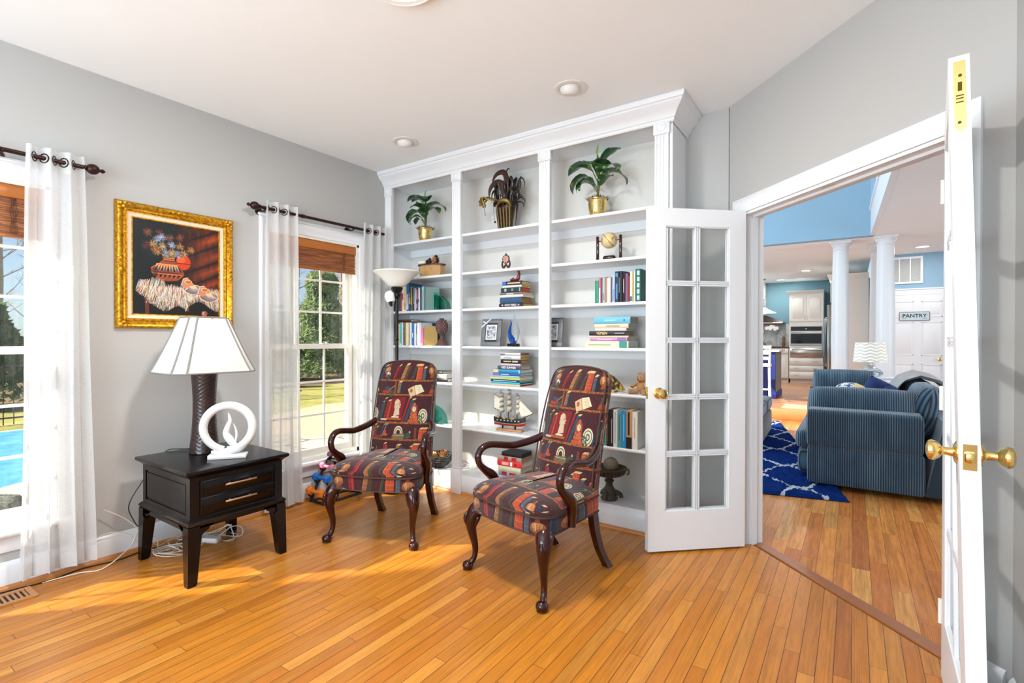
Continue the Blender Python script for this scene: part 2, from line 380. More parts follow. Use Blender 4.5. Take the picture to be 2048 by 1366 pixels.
# ------------------------------------------------------------ french door leaves
def knob_mb(mb, x, z, y0, sg, mi=0):
    "rose, shank and oval knob along local y"
    T = Matrix.Translation((x, y0, z)) @ Matrix.Rotation(-PI/2*sg, 4, 'X')
    mb.lathe([(.002, 0), (.033, 0), (.033, .004), (.026, .009), (.013, .012), (.0115, .03), (.013, .036), (.02, .04), (.027, .05), (.0295, .058), (.027, .066), (.018, .071), (.004, .073)], 24, T=T)
def door_leaf(name, loc, rz, w, twist=0, plate=False, hinges=True, thick=.044):
    root = sthing(name, loc, rz)
    h0, h1 = .012, 2.045; st_, tr, br = .106, .105, .235; t = thick/2
    tw = (lambda v: (v[0], v[1]+twist*(h1-v[2])*(v[0]/w), v[2])) 
    mb = MB()
    def seg(x0, x1, z0, z1, ty=t, n=6):
        rings = []
        for k in range(n+1):
            z = z0+(z1-z0)*k/n
            rings.append([tw(q) for q in ((x0, -ty, z), (x1, -ty, z), (x1, ty, z), (x0, ty, z))])
        mb.loft(rings)
    seg(0, st_, h0, h1); seg(w-st_, w, h0, h1); seg(st_, w-st_, h1-tr, h1, n=1); seg(st_, w-st_, h0, h0+br, n=1)
    gx0, gx1, gz0, gz1 = st_, w-st_, h0+br, h1-tr
    xm = (gx0+gx1)/2; bw = .0085
    def bar(x0, x1, z0, z1):
        for ty, e in ((t*.45, 0), (t*.8, .006)):
            if e: 
                if x1-x0 > z1-z0: seg(x0, x1, z0+e, z1-e, ty, 2)
                else: seg(x0+e, x1-e, z0, z1, ty, 6)
            else: seg(x0, x1, z0, z1, ty, 6 if z1-z0 > .5 else 2)
    bar(xm-bw, xm+bw, gz0, gz1)
    for k in range(1, 5):
        z = gz0+(gz1-gz0)*k/5; bar(gx0, gx1, z-bw, z+bw)
    # sticking round every light
    for cx0, cx1 in ((gx0, xm-bw), (xm+bw, gx1)):
        for k in range(5):
            z0 = gz0+(gz1-gz0)*k/5+(bw if k else 0); z1 = gz0+(gz1-gz0)*(k+1)/5-(bw if k < 4 else 0)
            for sg in (-1, 1):
                for (a, b, c, d) in ((cx0, cx0+.007, z0, z1), (cx1-.007, cx1, z0, z1), (cx0, cx1, z0, z0+.007), (cx0, cx1, z1-.007, z1)):
                    rings = []
                    vert = (b-a) < (d-c)
                    y1 = sg*t*.78; y2 = sg*t*.3
                    vs = [tw(q) for q in ((a, y1, c), (b, y1 if not vert else y1, c), (b, y1, d), (a, y1, d), (a, y2, c), (b, y2, c), (b, y2, d), (a, y2, d))]
                    mb.add(vs, [(0, 1, 2, 3), (4, 5, 6, 7), (0, 1, 5, 4), (3, 2, 6, 7), (0, 3, 7, 4), (1, 2, 6, 5)])
    mb.build('leaf_frame', m_white, root, ang=30)
    for cx0, cx1 in ((gx0, xm-bw), (xm+bw, gx1)):
        for k in range(5):
            z0 = gz0+(gz1-gz0)*k/5+.004; z1 = gz0+(gz1-gz0)*(k+1)/5-.004
            gm = MB(); vs = [tw(q) for q in ((cx0, 0, z0), (cx1, 0, z0), (cx1, 0, z1), (cx0, 0, z1))]
            gm.add([(a, b-.0015, c) for a, b, c in vs]+[(a, b+.0015, c) for a, b, c in vs], [(0, 1, 2, 3), (7, 6, 5, 4), (0, 4, 5, 1), (1, 5, 6, 2), (2, 6, 7, 3), (3, 7, 4, 0)])
            gm.build('pane', m_glass, root, smooth=False)
    zk = .95; yk = twist*(h1-zk)
    kb = MB(); knob_mb(kb, w-.062, zk, yk-t, -1); knob_mb(kb, w-.062, zk, yk+t, 1)
    kb.build('door_knob', m_brass, root)
    pl = MB()
    pl.box(w-.0005, w+.0015, yk-.0145, yk+.0145, zk-.035, zk+.035)
    pl.box(w+.001, w+.0135, yk-.011, yk+.011, zk-.014, zk+.014, b=.003)
    pl.build('latch', m_brass, root)
    if plate:
        zc = 1.93; yc = twist*(h1-zc)
        pm = MB(); out = [(-.0125, -.085), (.0125, -.085), (.0125, .1), (.0125, .1), (-.0125, .1)]
        prof = [(-.0125+0, .1), (-.0125, -.078), (-.008, -.088), (0, -.092), (.008, -.088), (.0125, -.078), (.0125, .1)]
        def ly(a, b_): return yc+a+twist*(zc-(zc+b_))*0
        pm.add([(w+.0003, ly(a, b_)-twist*b_, zc+b_) for a, b_ in prof]+[(w+.0022, ly(a, b_)-twist*b_, zc+b_) for a, b_ in prof],
               [tuple(range(7)), tuple(range(13, 6, -1))]+[(i, (i+1) % 7, 7+(i+1) % 7, 7+i) for i in range(7)])
        pb = pm.build('flush_bolt_plate', m_brass, root)
        dk = MB(); dk.box(w+.0018, w+.0028, yc-.0045, yc+.0045, zc+.018, zc+.042)
        for zz in (zc+.06, zc-.068): dk.cyl((w+.001, yc, zz), (w+.0032, yc, zz), .0042, n=12)
        dk.box(w+.0018, w+.0032, yc-.008, yc+.008, zc-.004, zc-.001); dk.box(w+.0018, w+.0032, yc-.008, yc+.008, zc-.014, zc-.011); dk.box(w+.0018, w+.0032, yc-.008, yc+.008, zc+.004, zc+.007)
        dk.build('bolt_slide', M('dark_brass', (96, 74, 34), .35, metal=.9), pb)
    if hinges:
        for z in (.25, 1.05, 1.82):
            hm = MB(); hm.cyl((-.006, -t-.004, z-.045), (-.006, -t-.004, z+.045), .0065, n=10); hm.box(-.003, .0, -t, t-.006, z-.045, z+.045)
            hm.build('hinge', m_whitew if z < 2 else m_brass, root)
    return root
a = math.atan2(2.9146-3.3317, -1.01+.5545)
door_leaf('door_1', (-.5545, 3.3317, 0), a, .6176)
a2 = math.atan2(1.815-2.454, .234-.300)
door_leaf('door_2', (.300, 2.454, 0), a2, .632, twist=.026, plate=True)
# ------------------------------------------------------------ windows in the left wall
m_bamboo = None
def bamboo():
    g = NT('bamboo_slats'); x, y, z = g.xyz(g.pos('Object'))
    n1 = g.noise(g.comb(x, g.math('MULTIPLY', y, .25), g.math('MULTIPLY', z, 6.0)), 26, 3)
    g.base(g.ramp(n1, [(.3, '6a3618'), (.5, '925224'), (.7, 'b4713a')])); g.p(Roughness=.5)
    g.set(g.b.inputs['Emission Strength'], 0.0); return g.m
m_bamboo = bamboo(); m_head = M('stained_wood_valance', (184, 110, 48), .4, var=.12, vscale=14)
m_cord = M('brown_cord', (92, 48, 30), .7)
def window(idx, y0, y1, zb, zt, blind_drop):
    root = sthing('window_%d' % idx, (XL, 0, 0))
    fr = MB()   # jamb box through the wall
    fr.box(-WT-.01, .0, y0-.0005, y0+.02, zb, zt); fr.box(-WT-.01, 0, y1-.02, y1+.0005, zb, zt); fr.box(-WT-.01, 0, y0, y1, zt-.02, zt+.0005); fr.box(-WT-.01, 0, y0, y1, zb-.0005, zb+.03)
    fr.box(-.085, -.075, y0+.02, y0+.032, zb, zt); fr.box(-.085, -.075, y1-.032, y1-.02, zb, zt)
    fr.build('window_frame', m_whitew, root)
    cs = MB(); w = .085; pr = casing_prof(w)
    # side casings and head, stool and apron
    rings = []
    for k, (yy, zz) in enumerate(((y0, zb), (y0, zt), (y1, zt), (y1, zb))):
        rings.append([(d+.0005, yy+(-a*.68 if k < 2 else a*.68), zz+(0 if k in (0, 3) else a)) for d, a in pr])
    cs.loft(rings)
    cs.box(.0005, .026, y0-.07, y1+.07, zt+w, zt+w+.018, b=.006)
    cs.build('window_casing', m_white, root)
    sl = MB(); sl.box(-.03, .055, y0-.075, y1+.075, zb-.03, zb, b=.008); sl.build('window_sill', m_white, root)
    ap = MB(); ap.sweep([(-.0005, zb-.115), (-.012, zb-.115), (-.016, zb-.10), (-.012, zb-.05), (-.018, zb-.03), (-.0005, zb-.03)], [(0, y0-.06), (0, y1+.06)]); ap.build('window_apron', m_white, root)
    mid = 1.205
    def sash(nm, xo, za, zc, brail, trail):
        s = MB(); a, b = y0+.034, y1-.034; sw = .036; d = .016
        s.box(xo-d, xo+d, a, a+sw, za, zc); s.box(xo-d, xo+d, b-sw, b, za, zc)
        s.box(xo-d, xo+d, a+sw, b-sw, za, za+brail); s.box(xo-d, xo+d, a+sw, b-sw, zc-trail, zc)
        so = s.build(nm, m_whitew, root)
        ga, gb, gc, gd = a+sw, b-sw, za+brail, zc-trail
        mu = MB()
        for k in (1, 2):
            yy = ga+(gb-ga)*k/3; mu.box(xo-.005, xo+.005, yy-.008, yy+.008, gc, gd)
            zz = gc+(gd-gc)*k/3; mu.box(xo-.006, xo+.004, ga, gb, zz-.008, zz+.008)
        mu.build('muntins', m_whitew, so)
        gl = MB(); gl.box(xo-.009, xo-.0065, ga-.004, gb+.004, gc-.004, gd+.004); gl.build('pane', m_glass, so, smooth=False)
        return so
    sash('upper_sash', -.115, mid-.02, zt-.02, .04, .045)
    lo = sash('lower_sash', -.068, zb+.03, mid+.02, .05, .04)
    lk = MB(); yc = (y0+y1)/2+.12; lk.box(-.075, -.045, yc-.03, yc+.03, mid+.02, mid+.026, b=.002); lk.cyl((-.06, yc+.01, mid+.026), (-.06, yc+.01, mid+.034), .009, n=12); lk.box(-.064, -.056, yc-.02, yc+.015, mid+.034, mid+.038, b=.001)
    lk.build('sash_lock', m_whitew, lo)
    # bamboo blind hung inside the head of the opening
    bl = thing('bamboo_blind', 'brown bamboo blind at the top of the %s' % ('window left of the gold framed painting' if idx == 1 else 'window beside the bookcase'), 'blind', (XL, 0, 0), 0, None)
    v = MB(); v.box(-.036, -.012, y0+.021, y1-.021, zt-.086, zt-.021, b=.003); v.build('valance', m_head, bl)
    ss = MB(); n = 22; z0 = zt-.086; zz0 = zt-blind_drop
    for k in range(n):
        z = zz0+(z0-zz0)*k/n; dx = .004*math.sin(k*1.3)
        ss.box(-.034+dx, -.025+dx, y0+.022, y1-.022, z+.0006, z+(z0-zz0)/n-.0006)
    ss.box(-.038, -.02, y0+.022, y1-.022, zz0-.02, zz0, b=.003)
    ss.build('slats', m_bamboo, bl)
    for yy in (y0+.14, y1-.14):
        cd = MB()
        for q in range(4): cd.tube([(-.019+.002*math.sin(q+j*1.7), yy+(q-1.5)*.007+.004*math.sin(j*2.1+q), z0-(z0-zz0)*j/6) for j in range(7)], .0016, 5, sub=2)
        cd.build('lift_cords', m_cord, bl)
    return root
window(1, *WINS[0], .27); window(2, *WINS[1], .235)
# ------------------------------------------------------------ built-in bookcase
BX0, BX1 = XL+.002, -.94
SH = [2.128, 1.812, 1.515, 1.208, .90, .54]     # shelf tops
m_back = wall_paint('bookcase_back_paint', (214, 212, 208))
bc = thing('bookcase', 'tall white built-in bookcase with crown moulding along the back wall', 'bookcase', (0, 0, 0))
b = MB()
b.box(BX1-.02, BX1, YB, YW-.001, 0, 2.70)                       # right end panel
b.box(BX0, BX0+.018, YB, YW-.001, 0, 2.70)
b.box(BX0, BX1, YB-.002, YB+.018, 2.648, 2.765)                 # head rail
b.build('frame', m_white, bc)
b = MB(); b.box(BX0+.018, BX1-.02, YW-.012, YW-.001, .1, 2.70); b.build('back_panel', m_back, bc)
b = MB(); b.box(BX0+.018, BX1-.02, YB+.018, YW-.012, 2.655, 2.675); b.build('soffit', m_white, bc)
for z in SH:
    b = MB(); b.box(BX0+.018, BX1-.02, YB+.014, YW-.012, z-.02, z, b=.0025); so = b.build('shelf', m_white, bc)
    c = MB(); c.box(BX0+.018, BX1-.02, YW-.03, YW-.012, z-.085, z-.02); c.build('cleat', m_white, so)
b = MB(); b.box(BX0+.018, BX1-.02, YB+.02, YW-.012, .12, .155); b.box(BX0+.0, BX1, YB, YB+.02, 0, .155, b=.003)
b.build('base', m_white, bc)
b = MB(); b.sweep([(.0005, 0), (.016, 0), (.013, .010), (.007, .016), (.0005, .018)], [(BX1, YB-.001), (BX0, YB-.001)][::-1] and [(BX1, YB-.001), (BX0, YB-.001)])
b.build('shoe_moulding', m_shoe, bc)
for x0, x1 in ((BX0, -3.466), (-2.742, -2.652), (-1.906, -1.816), (-1.049, -.962)):
    b = MB(); xc = (x0+x1)/2; w = x1-x0; yf = YB-.016
    # fluted shaft
    prof = [(x0, YB+.014), (x0, yf), (x0+.010, yf)]
    nfl = 3; fw = (w-.02-.004)/nfl
    for k in range(nfl):
        a = x0+.012+k*fw
        prof += [(a, yf), (a+fw*.2, yf+.006), (a+fw*.5, yf+.009), (a+fw*.8, yf+.006), (a+fw-.002, yf)]
    prof += [(x1-.010, yf), (x1, yf), (x1, YB+.014)]
    b.prism(prof, .205, 2.565)
    po = b.build('pilaster', m_white, bc, ang=20)
    b = MB(); b.box(x0-.008, x1+.008, YB-.026, YB+.014, 0, .2, b=.003); b.box(x0-.003, x1+.003, YB-.02, YB+.014, .2, .215, b=.003); b.build('plinth', m_white, po)
    b = MB(); b.box(x0-.008, x1+.008, YB-.024, YB+.014, 2.56, 2.648, b=.003)
    T = Matrix.Translation((xc, YB-.0235, 2.604)) @ Matrix.Rotation(PI/2, 4, 'X')
    b.lathe([(.034, 0), (.034, .003), (.029, .006), (.024, .003), (.020, .003), (.012, .008), (.003, .010)], 20, T=T); b.build('rosette', m_white, po)
cr = MB()
cp = [(0, 2.625), (-.006, 2.625), (-.012, 2.632), (-.012, 2.645), (-.020, 2.65), (-.028, 2.668), (-.045, 2.692), (-.066, 2.708), (-.078, 2.722), (-.078, 2.732), (-.088, 2.737), (-.095, 2.752), (-.095, H-.0015), (0, H-.0015)]
cr.sweep([(a, z) for a, z in cp], [(BX0, YB-.014), (BX1+.004, YB-.014), (BX1+.004, YW-.0015)])
cr.build('crown_moulding', m_white, bc, ang=25)
# ------------------------------------------------------------ books
m_page = {}
def page_mat(c=(214, 206, 186)):
    k = tuple(c)
    if k not in m_page:
        g = NT('page_edges'); x, y, z = g.xyz(g.pos('Object'))
        st = g.noise(g.comb(g.math('MULTIPLY', x, .02), g.math('MULTIPLY', y, 1.0), g.math('MULTIPLY', z, .02)), 900, 2)
        cc = srgb(c); g.base(g.mix(st, tuple(v*.8 for v in cc[:3])+(1,), cc)); g.p(Roughness=.85); m_page[k] = g.m
    return m_page[k]
_cv = {}
def cover_mat(c, rough=.45):
    k = (tuple(c), rough)
    if k not in _cv:
        g = NT('book_cover'); cc = srgb(c); nz = g.noise(g.pos(), 90, 3)
        g.base(g.mix(nz, tuple(v*.88 for v in cc[:3])+(1,), tuple(min(1, v*1.08) for v in cc[:3])+(1,))); g.p(Roughness=rough)
        _cv[k] = g.m
    return _cv[k]
CNAME = []
def book(label, T, hgt, dep, thk, col, page=(216, 208, 190), bands=(), hard=True, group=None, title=None, tcol=(235, 230, 215), tsize=None):
    """upright book in local frame: spine at y=0 facing -y, thickness along x, height along z, depth to +y.
    bands: (z0,z1,colour[,x0,x1]) as fractions on the spine"""
    root = thing('book', label, 'book', (0, 0, 0), 0, group); root.matrix_world = T
    c = .0025 if hard else .0008; ov = .003 if hard else .0003
    b = MB(); r = min(thk*.25, .006)
    out = [(0, dep), (0, r*.6), (thk*.12, .0008), (thk*.5, -r*.35), (thk*.88, .0008), (thk, r*.6), (thk, dep), (thk-c, dep), (thk-c, c+r*.5), (c, c+r*.5), (c, dep)]
    b.prism(out, 0, hgt)
    b.build('cover', cover_mat(col), root, ang=30)
    p = MB(); p.box(c+.0002, thk-c-.0002, c+r*.5, dep-ov, ov, hgt-ov); p.build('pages', page_mat(page), root)
    if bands:
        for bd in bands:
            x0, x1 = (bd[3], bd[4]) if len(bd) > 3 else (.1, .9)
            y = -r*.35-.0004
            q = MB(); q.box(thk*x0, thk*x1, y, y+.0012, hgt*bd[0], hgt*bd[1]); q.build('spine_label', cover_mat(bd[2]), root)
    if title:
        ts = tsize or thk*.6
        text_part(title, ts, cover_mat(tcol, .5), root, (thk*.5, -r*.35-.0009, hgt*.5), (PI/2, -PI/2, 0), name='title')
    return root
def upright(x, y, z, lean=0, turn=0): return Matrix.Translation((x, y, z)) @ Matrix.Rotation(turn, 4, 'Z') @ Matrix.Rotation(lean, 4, 'Y')
def flat(x, y, z, turn=0):
    "lying book: spine still faces -y, its height runs along x (local z -> +x, local x -> -z .. up)"
    return Matrix.Translation((x, y, z)) @ Matrix.Rotation(turn, 4, 'Z') @ Matrix(((0, 0, 1, 0), (0, 1, 0, 0), (-1, 0, 0, 0), (0, 0, 0, 1)))
def row(x, z, specs, y0=3.19, group=None, gap=.0012, where=''):
    """specs: (desc, thickness, height, depth, colour, kwargs)"""
    for s in specs:
        d, t, h_, dp, c = s[:5]; kw = dict(s[5]) if len(s) > 5 else {}
        lean = kw.pop('lean', 0); turn = kw.pop('turn', 0); y = kw.pop('y', y0); 
        lab = d+' '+where
        lab = ' '.join(lab.split())
        book(lab, upright(x, y, z+.0008, lean, turn), h_, dp, t, c, group=group, **kw)
        x += t+gap+kw.get('adv', 0)
    return x
def stack(x, z, specs, y0=3.2, group=None, where=''):
    """lying books, bottom first: (desc, width, depth, thickness, colour, x shift, kwargs)"""
    for s in specs:
        d, w, dp, t, c, dx = s[:6]; kw = dict(s[6]) if len(s) > 6 else {}
        turn = kw.pop('turn', 0)
        dy = kw.pop('dy', 0)
        # local x -> -z : shift up by thickness
        book(' '.join((d+' '+where).split()), flat(x+dx, y0+dy, z+t+.0006, turn), w, dp, t, c, group=group, **kw)
        z += t+.0008
    return z
# bay 1, third shelf down
row(-3.455, SH[2], [
 ('dark maroon book first behind the torchiere pole', .026, .215, .15, (70, 28, 34)),
 ('white paperback second from left', .018, .21, .14, (206, 206, 200)),
 ('black and green spined book behind lamp pole', .022, .20, .14, (24, 38, 36)),
 ('crimson paperback near lamp pole', .016, .20, .14, (130, 30, 40)),
 ('cream book with a red spot on spine', .027, .228, .15, (222, 210, 190), dict(bands=((.45, .7, (196, 44, 56), .25, .75),))),
 ('peach and cream tall book', .030, .235, .16, (226, 200, 172), dict(bands=((.05, .3, (205, 150, 100)), (.75, .95, (230, 215, 150))))),
 ('bright blue tall book with pale lower spine', .030, .25, .17, (34, 104, 186), dict(bands=((.05, .6, (186, 208, 232)),))),
 ('navy book with tan label', .022, .205, .15, (30, 44, 86), dict(bands=((.3, .6, (196, 168, 110)), (.62, .78, (90, 150, 170))))),
 ('yellow green slim book', .016, .215, .15, (178, 172, 52), dict(bands=((0, .25, (40, 40, 40)),))),
 ('black slim book', .011, .205, .15, (26, 24, 28)),
 ('grey violet book with dark foot', .017, .20, .15, (128, 124, 150), dict(bands=((0, .3, (30, 40, 70)),))),
 ('pale blue book', .018, .198, .15, (158, 186, 204), dict(bands=((.1, .35, (205, 190, 205)),))),
 ('black book with pink panel', .022, .20, .15, (34, 26, 36), dict(bands=((.5, .92, (202, 110, 140), .2, .8), (.1, .3, (160, 150, 170), .2, .8)))),
 ('silver white book', .021, .20, .15, (190, 192, 204), dict(bands=((.35, .5, (60, 60, 80), .3, .7),))),
 ('black book next to the grey teal one', .019, .202, .15, (24, 24, 26), dict(bands=((.3, .55, (150, 60, 50), .3, .6),))),
 ('grey teal book', .026, .208, .13, (120, 156, 166), dict(bands=((.85, .95, (235, 240, 240), .4, .6),))),
 ], group='books standing on the third shelf of the left bay', where='on left bay third shelf')
book('grey green book turned cover outward beside glass bookend', upright(-3.088, 3.205, SH[2]+.001, 0, -.85), .20, .12, .022, (92, 122, 116), bands=((.9, .96, (40, 44, 46)),), group='books standing on the third shelf of the left bay')
# bay 1, fourth shelf
row(-3.455, SH[3], [
 ('black tall book at the left end', .040, .20, .16, (26, 26, 28)),
 ('beige slim book behind lamp pole', .020, .195, .15, (196, 180, 140)),
 ('jade green book', .020, .205, .16, (44, 168, 140), dict(bands=((.02, .08, (235, 235, 230)),))),
 ('pale blue lilac book', .020, .205, .16, (176, 194, 220)),
 ('brown leather book with ribbed spine', .030, .205, .16, (116, 82, 62), dict(bands=((.48, .5, (60, 40, 30)), (.3, .32, (60, 40, 30)), (.7, .72, (60, 40, 30))))),
 ('pale yellow book', .028, .203, .16, (216, 210, 148)),
 ('cream and dark edged book', .022, .203, .15, (214, 208, 190), dict(bands=((0, 1, (52, 78, 70), .75, .98),))),
 ('pinkish white book', .022, .202, .15, (226, 210, 216)),
 ('strong blue book with white letters', .030, .20, .15, (36, 104, 170), dict(bands=((.35, .55, (220, 226, 235), .35, .65), (0, 1, (120, 176, 214), .02, .2)))),
 ('white slim book', .020, .195, .15, (226, 228, 232)),
 ('grey spined book with dark print', .014, .20, .15, (150, 152, 160), dict(bands=((.5, .85, (60, 62, 70), .3, .7),))),
 ('white thick pair-like book', .022, .20, .15, (220, 222, 232)),
 ('off white book left of the pink one', .020, .20, .15, (206, 212, 226)),
 ('pink short book', .022, .155, .12, (226, 110, 166), dict(bands=((.05, .12, (240, 235, 240)),))),
 ], group='books standing on the fourth shelf of the left bay', where='on left bay fourth shelf')
book('dark teal wide book standing behind the gold covered one', upright(-3.27, 3.375, SH[3]+.001, 0, -1.30), .205, .19, .018, (38, 88, 104), group='books standing on the fourth shelf of the left bay')
book('gold covered book with cream spine beside the pinecone finial', upright(-3.100, 3.20, SH[3]+.001, 0, -.80), .17, .115, .026, (168, 136, 72), bands=((0, 1, (228, 220, 180), .05, .95),), group='books standing on the fourth shelf of the left bay')
book('brown book lying flat on top of the upright books', flat(-3.45, 3.215, SH[3]+.2325, .02), .165, .12, .02, (84, 44, 30))
# bay 1, fifth shelf: behind the first chair
stack(-3.06, SH[4], [
 ('white book with black boards, bottom one', .23, .17, .030, (36, 34, 36), 0, dict(page=(228, 226, 220))),
 ('white book with thick pages, second one', .21, .16, .036, (208, 214, 208), .01, dict(page=(230, 228, 222))),
 ('dark green book, top one', .17, .14, .022, (34, 46, 40), 0),
 ], group='books lying behind the left armchair', where='of the small stack behind left armchair')
# bay 2, third shelf
zt = stack(-2.295, SH[2], [
 ('purple black bible at the bottom', .222, .165, .027, (44, 34, 54), 0, dict(page=(196, 158, 92), title='HOLY BIBLE', tcol=(226, 218, 214), tsize=.021, bands=((.12, .18, (216, 190, 200), .3, .7), (.8, .86, (216, 190, 200), .3, .7)))),
 ('blue cloth bound thick book', .200, .15, .045, (44, 82, 116), .008, dict(page=(170, 126, 62))),
 ('cream white book', .218, .165, .019, (226, 218, 212), .006, dict(page=(222, 214, 196))),
 ('grey spined book with white lettering', .214, .165, .018, (118, 112, 116), .006, dict(page=(222, 208, 190), bands=((.3, .6, (235, 235, 235), .5, .8), (.92, .99, (196, 70, 60), .1, .9)))),
 ('dark green book with silver blocks', .190, .13, .036, (36, 58, 60), .018, dict(page=(198, 88, 50), bands=((.18, .28, (180, 186, 178), .2, .8), (.52, .62, (120, 130, 124), .2, .8), (.9, .95, (150, 160, 160), .1, .9)))),
 ('white thin book with yellow cover', .175, .125, .017, (222, 222, 222), .034, dict(page=(206, 150, 30))),
 ('black and blue paperback under the red figurine', .176, .13, .030, (40, 34, 40), .032, dict(page=(206, 178, 124), bands=((0, .2, (40, 110, 190), .04, .96), (.28, .95, (200, 180, 150), .35, .7)))),
 ], group='books lying in the stack on the middle bay third shelf', where='in stack below the medallion')
Z_ST1 = zt
# bay 2, fifth shelf
stack(-2.375, SH[4], [
 ('beige book with red page edge at the bottom', .272, .19, .017, (206, 186, 160), .005, dict(page=(150, 52, 44))),
 ('cyan book', .272, .185, .015, (70, 186, 208), .002, dict(page=(40, 92, 70))),
 ('dark navy book with white lettering', .27, .19, .017, (34, 60, 100), 0, dict(bands=((.1, .9, (206, 214, 226), .35, .65),))),
 ('lime green edged book', .285, .19, .016, (196, 212, 150), -.006, dict(bands=((.5, .98, (170, 210, 80), .1, .9),))),
 ('pale grey blue book', .255, .18, .013, (176, 192, 200), .018),
 ('royal blue book', .255, .18, .021, (42, 100, 186), .022, dict(bands=((.3, .6, (180, 200, 235), .4, .7), (0, .25, (120, 120, 180), .1, .9)))),
 ('teal blue book with cream end', .25, .18, .026, (56, 152, 186), .03, dict(bands=((0, .18, (226, 206, 172), .04, .96), (.94, .99, (150, 220, 200), .04, .96)))),
 ('grey purple book with white capitals', .215, .15, .028, (92, 86, 108), .066, dict(page=(186, 182, 166), title='RED SUMMER', tsize=.0225, tcol=(236, 232, 236))),
 ('lilac white thin book', .18, .13, .017, (208, 200, 214), .1, dict(page=(168, 128, 92))),
 ('black book with gold lettering', .182, .13, .031, (34, 26, 30), .098, dict(page=(170, 130, 92), bands=((.15, .55, (206, 178, 120), .35, .65), (.6, .88, (200, 190, 180), .3, .7)))),
 ('white book with pale blue lettering', .185, .135, .027, (222, 220, 224), .095, dict(page=(196, 148, 24), bands=((.2, .55, (130, 180, 206), .35, .7),))),
 ('white and grey paperback at the top', .19, .13, .024, (210, 206, 206), .09, dict(page=(150, 108, 84), bands=((.02, .25, (130, 110, 112), .3, .8),))),
 ], group='books lying in the stack above the model ship', where='in stack above model ship')
# bay 2, bottom
stack(-2.29, .155, [
 ('yellow book at the bottom', .225, .17, .024, (214, 208, 60), -.01, dict(page=(206, 190, 90))),
 ('blue and white book, second from bottom', .21, .16, .026, (150, 176, 214), 0, dict(bands=((.15, .9, (80, 90, 200), .3, .7),))),
 ('grey book with red panels, third from bottom', .205, .165, .036, (150, 158, 156), .0, dict(page=(150, 124, 88), bands=((.15, .38, (160, 40, 42), .1, .9), (.5, .8, (160, 40, 42), .15, .85)))),
 ('sage and cream book under the red one', .21, .165, .036, (206, 212, 176), -.004, dict(page=(204, 196, 184))),
 ('bright red book', .225, .17, .044, (222, 52, 58), -.012, dict(page=(200, 198, 182), bands=((.2, .48, (240, 180, 180), .25, .75), (.54, .63, (240, 240, 240), .15, .85), (.72, .8, (170, 30, 40), .3, .7)))),
 ('grey brown book with red blocks', .222, .165, .034, (168, 152, 138), -.01, dict(page=(172, 144, 96), bands=((.28, .45, (176, 40, 38), .08, .92), (.6, .8, (176, 40, 38), .12, .88)))),
 ('black slim box shaped book at the top', .185, .15, .032, (30, 28, 32), .03, dict(page=(40, 38, 42))),
 ], y0=3.19, group='books lying in the stack behind the right armchair', where='in stack behind right armchair')
# bay 3, third shelf
row(-1.478, SH[2], [
 ('emerald green book at the left end', .029, .155, .12, (26, 138, 104)),
 ('pink and white slim book', .013, .172, .12, (206, 110, 140), dict(bands=((0, .6, (226, 216, 222)),))),
 ('magenta black slim book', .010, .172, .12, (150, 40, 90)),
 ('pale green blue book', .018, .172, .12, (150, 190, 190), dict(bands=((.1, .4, (120, 130, 160), .3, .7),))),
 ('tan slim book', .010, .174, .12, (170, 128, 92)),
 ('blush pink wide book', .030, .168, .12, (222, 198, 192)),
 ('lavender dark book', .009, .17, .12, (90, 80, 110)),
 ('ice blue book', .018, .182, .12, (176, 198, 216), dict(bands=((.05, .5, (110, 150, 190), .3, .8),))),
 ('tall dark blue book with bright top', .026, .208, .13, (30, 52, 84), dict(bands=((.82, .94, (44, 120, 160), .2, .9), (.1, .6, (66, 120, 168), .3, .8)))),
 ('black tall book with grey label', .026, .208, .13, (26, 26, 32), dict(bands=((.3, .8, (110, 112, 124), .1, .3),))),
 ('black book with white lettering', .018, .205, .13, (24, 22, 28), dict(bands=((.3, .75, (214, 214, 214), .4, .6),))),
 ('violet and maroon book', .018, .19, .12, (130, 92, 130)),
 ('rust red slim book', .012, .17, .12, (140, 52, 30)),
 ('white book with blue foot', .016, .20, .12, (224, 224, 216), dict(bands=((.02, .18, (30, 104, 140)),))),
 ('olive yellow slim book', .008, .2, .12, (168, 160, 70)),
 ('off white slim book', .010, .202, .12, (214, 214, 206)),
 ('dark green patterned book against the glass door', .034, .214, .13, (28, 100, 92), dict(bands=tuple((.05+.19*k, .18+.19*k, (176, 214, 200), .35, .85) for k in range(5)))),
 ], y0=3.195, group='books standing on the third shelf of the right bay', where='on right bay third shelf')
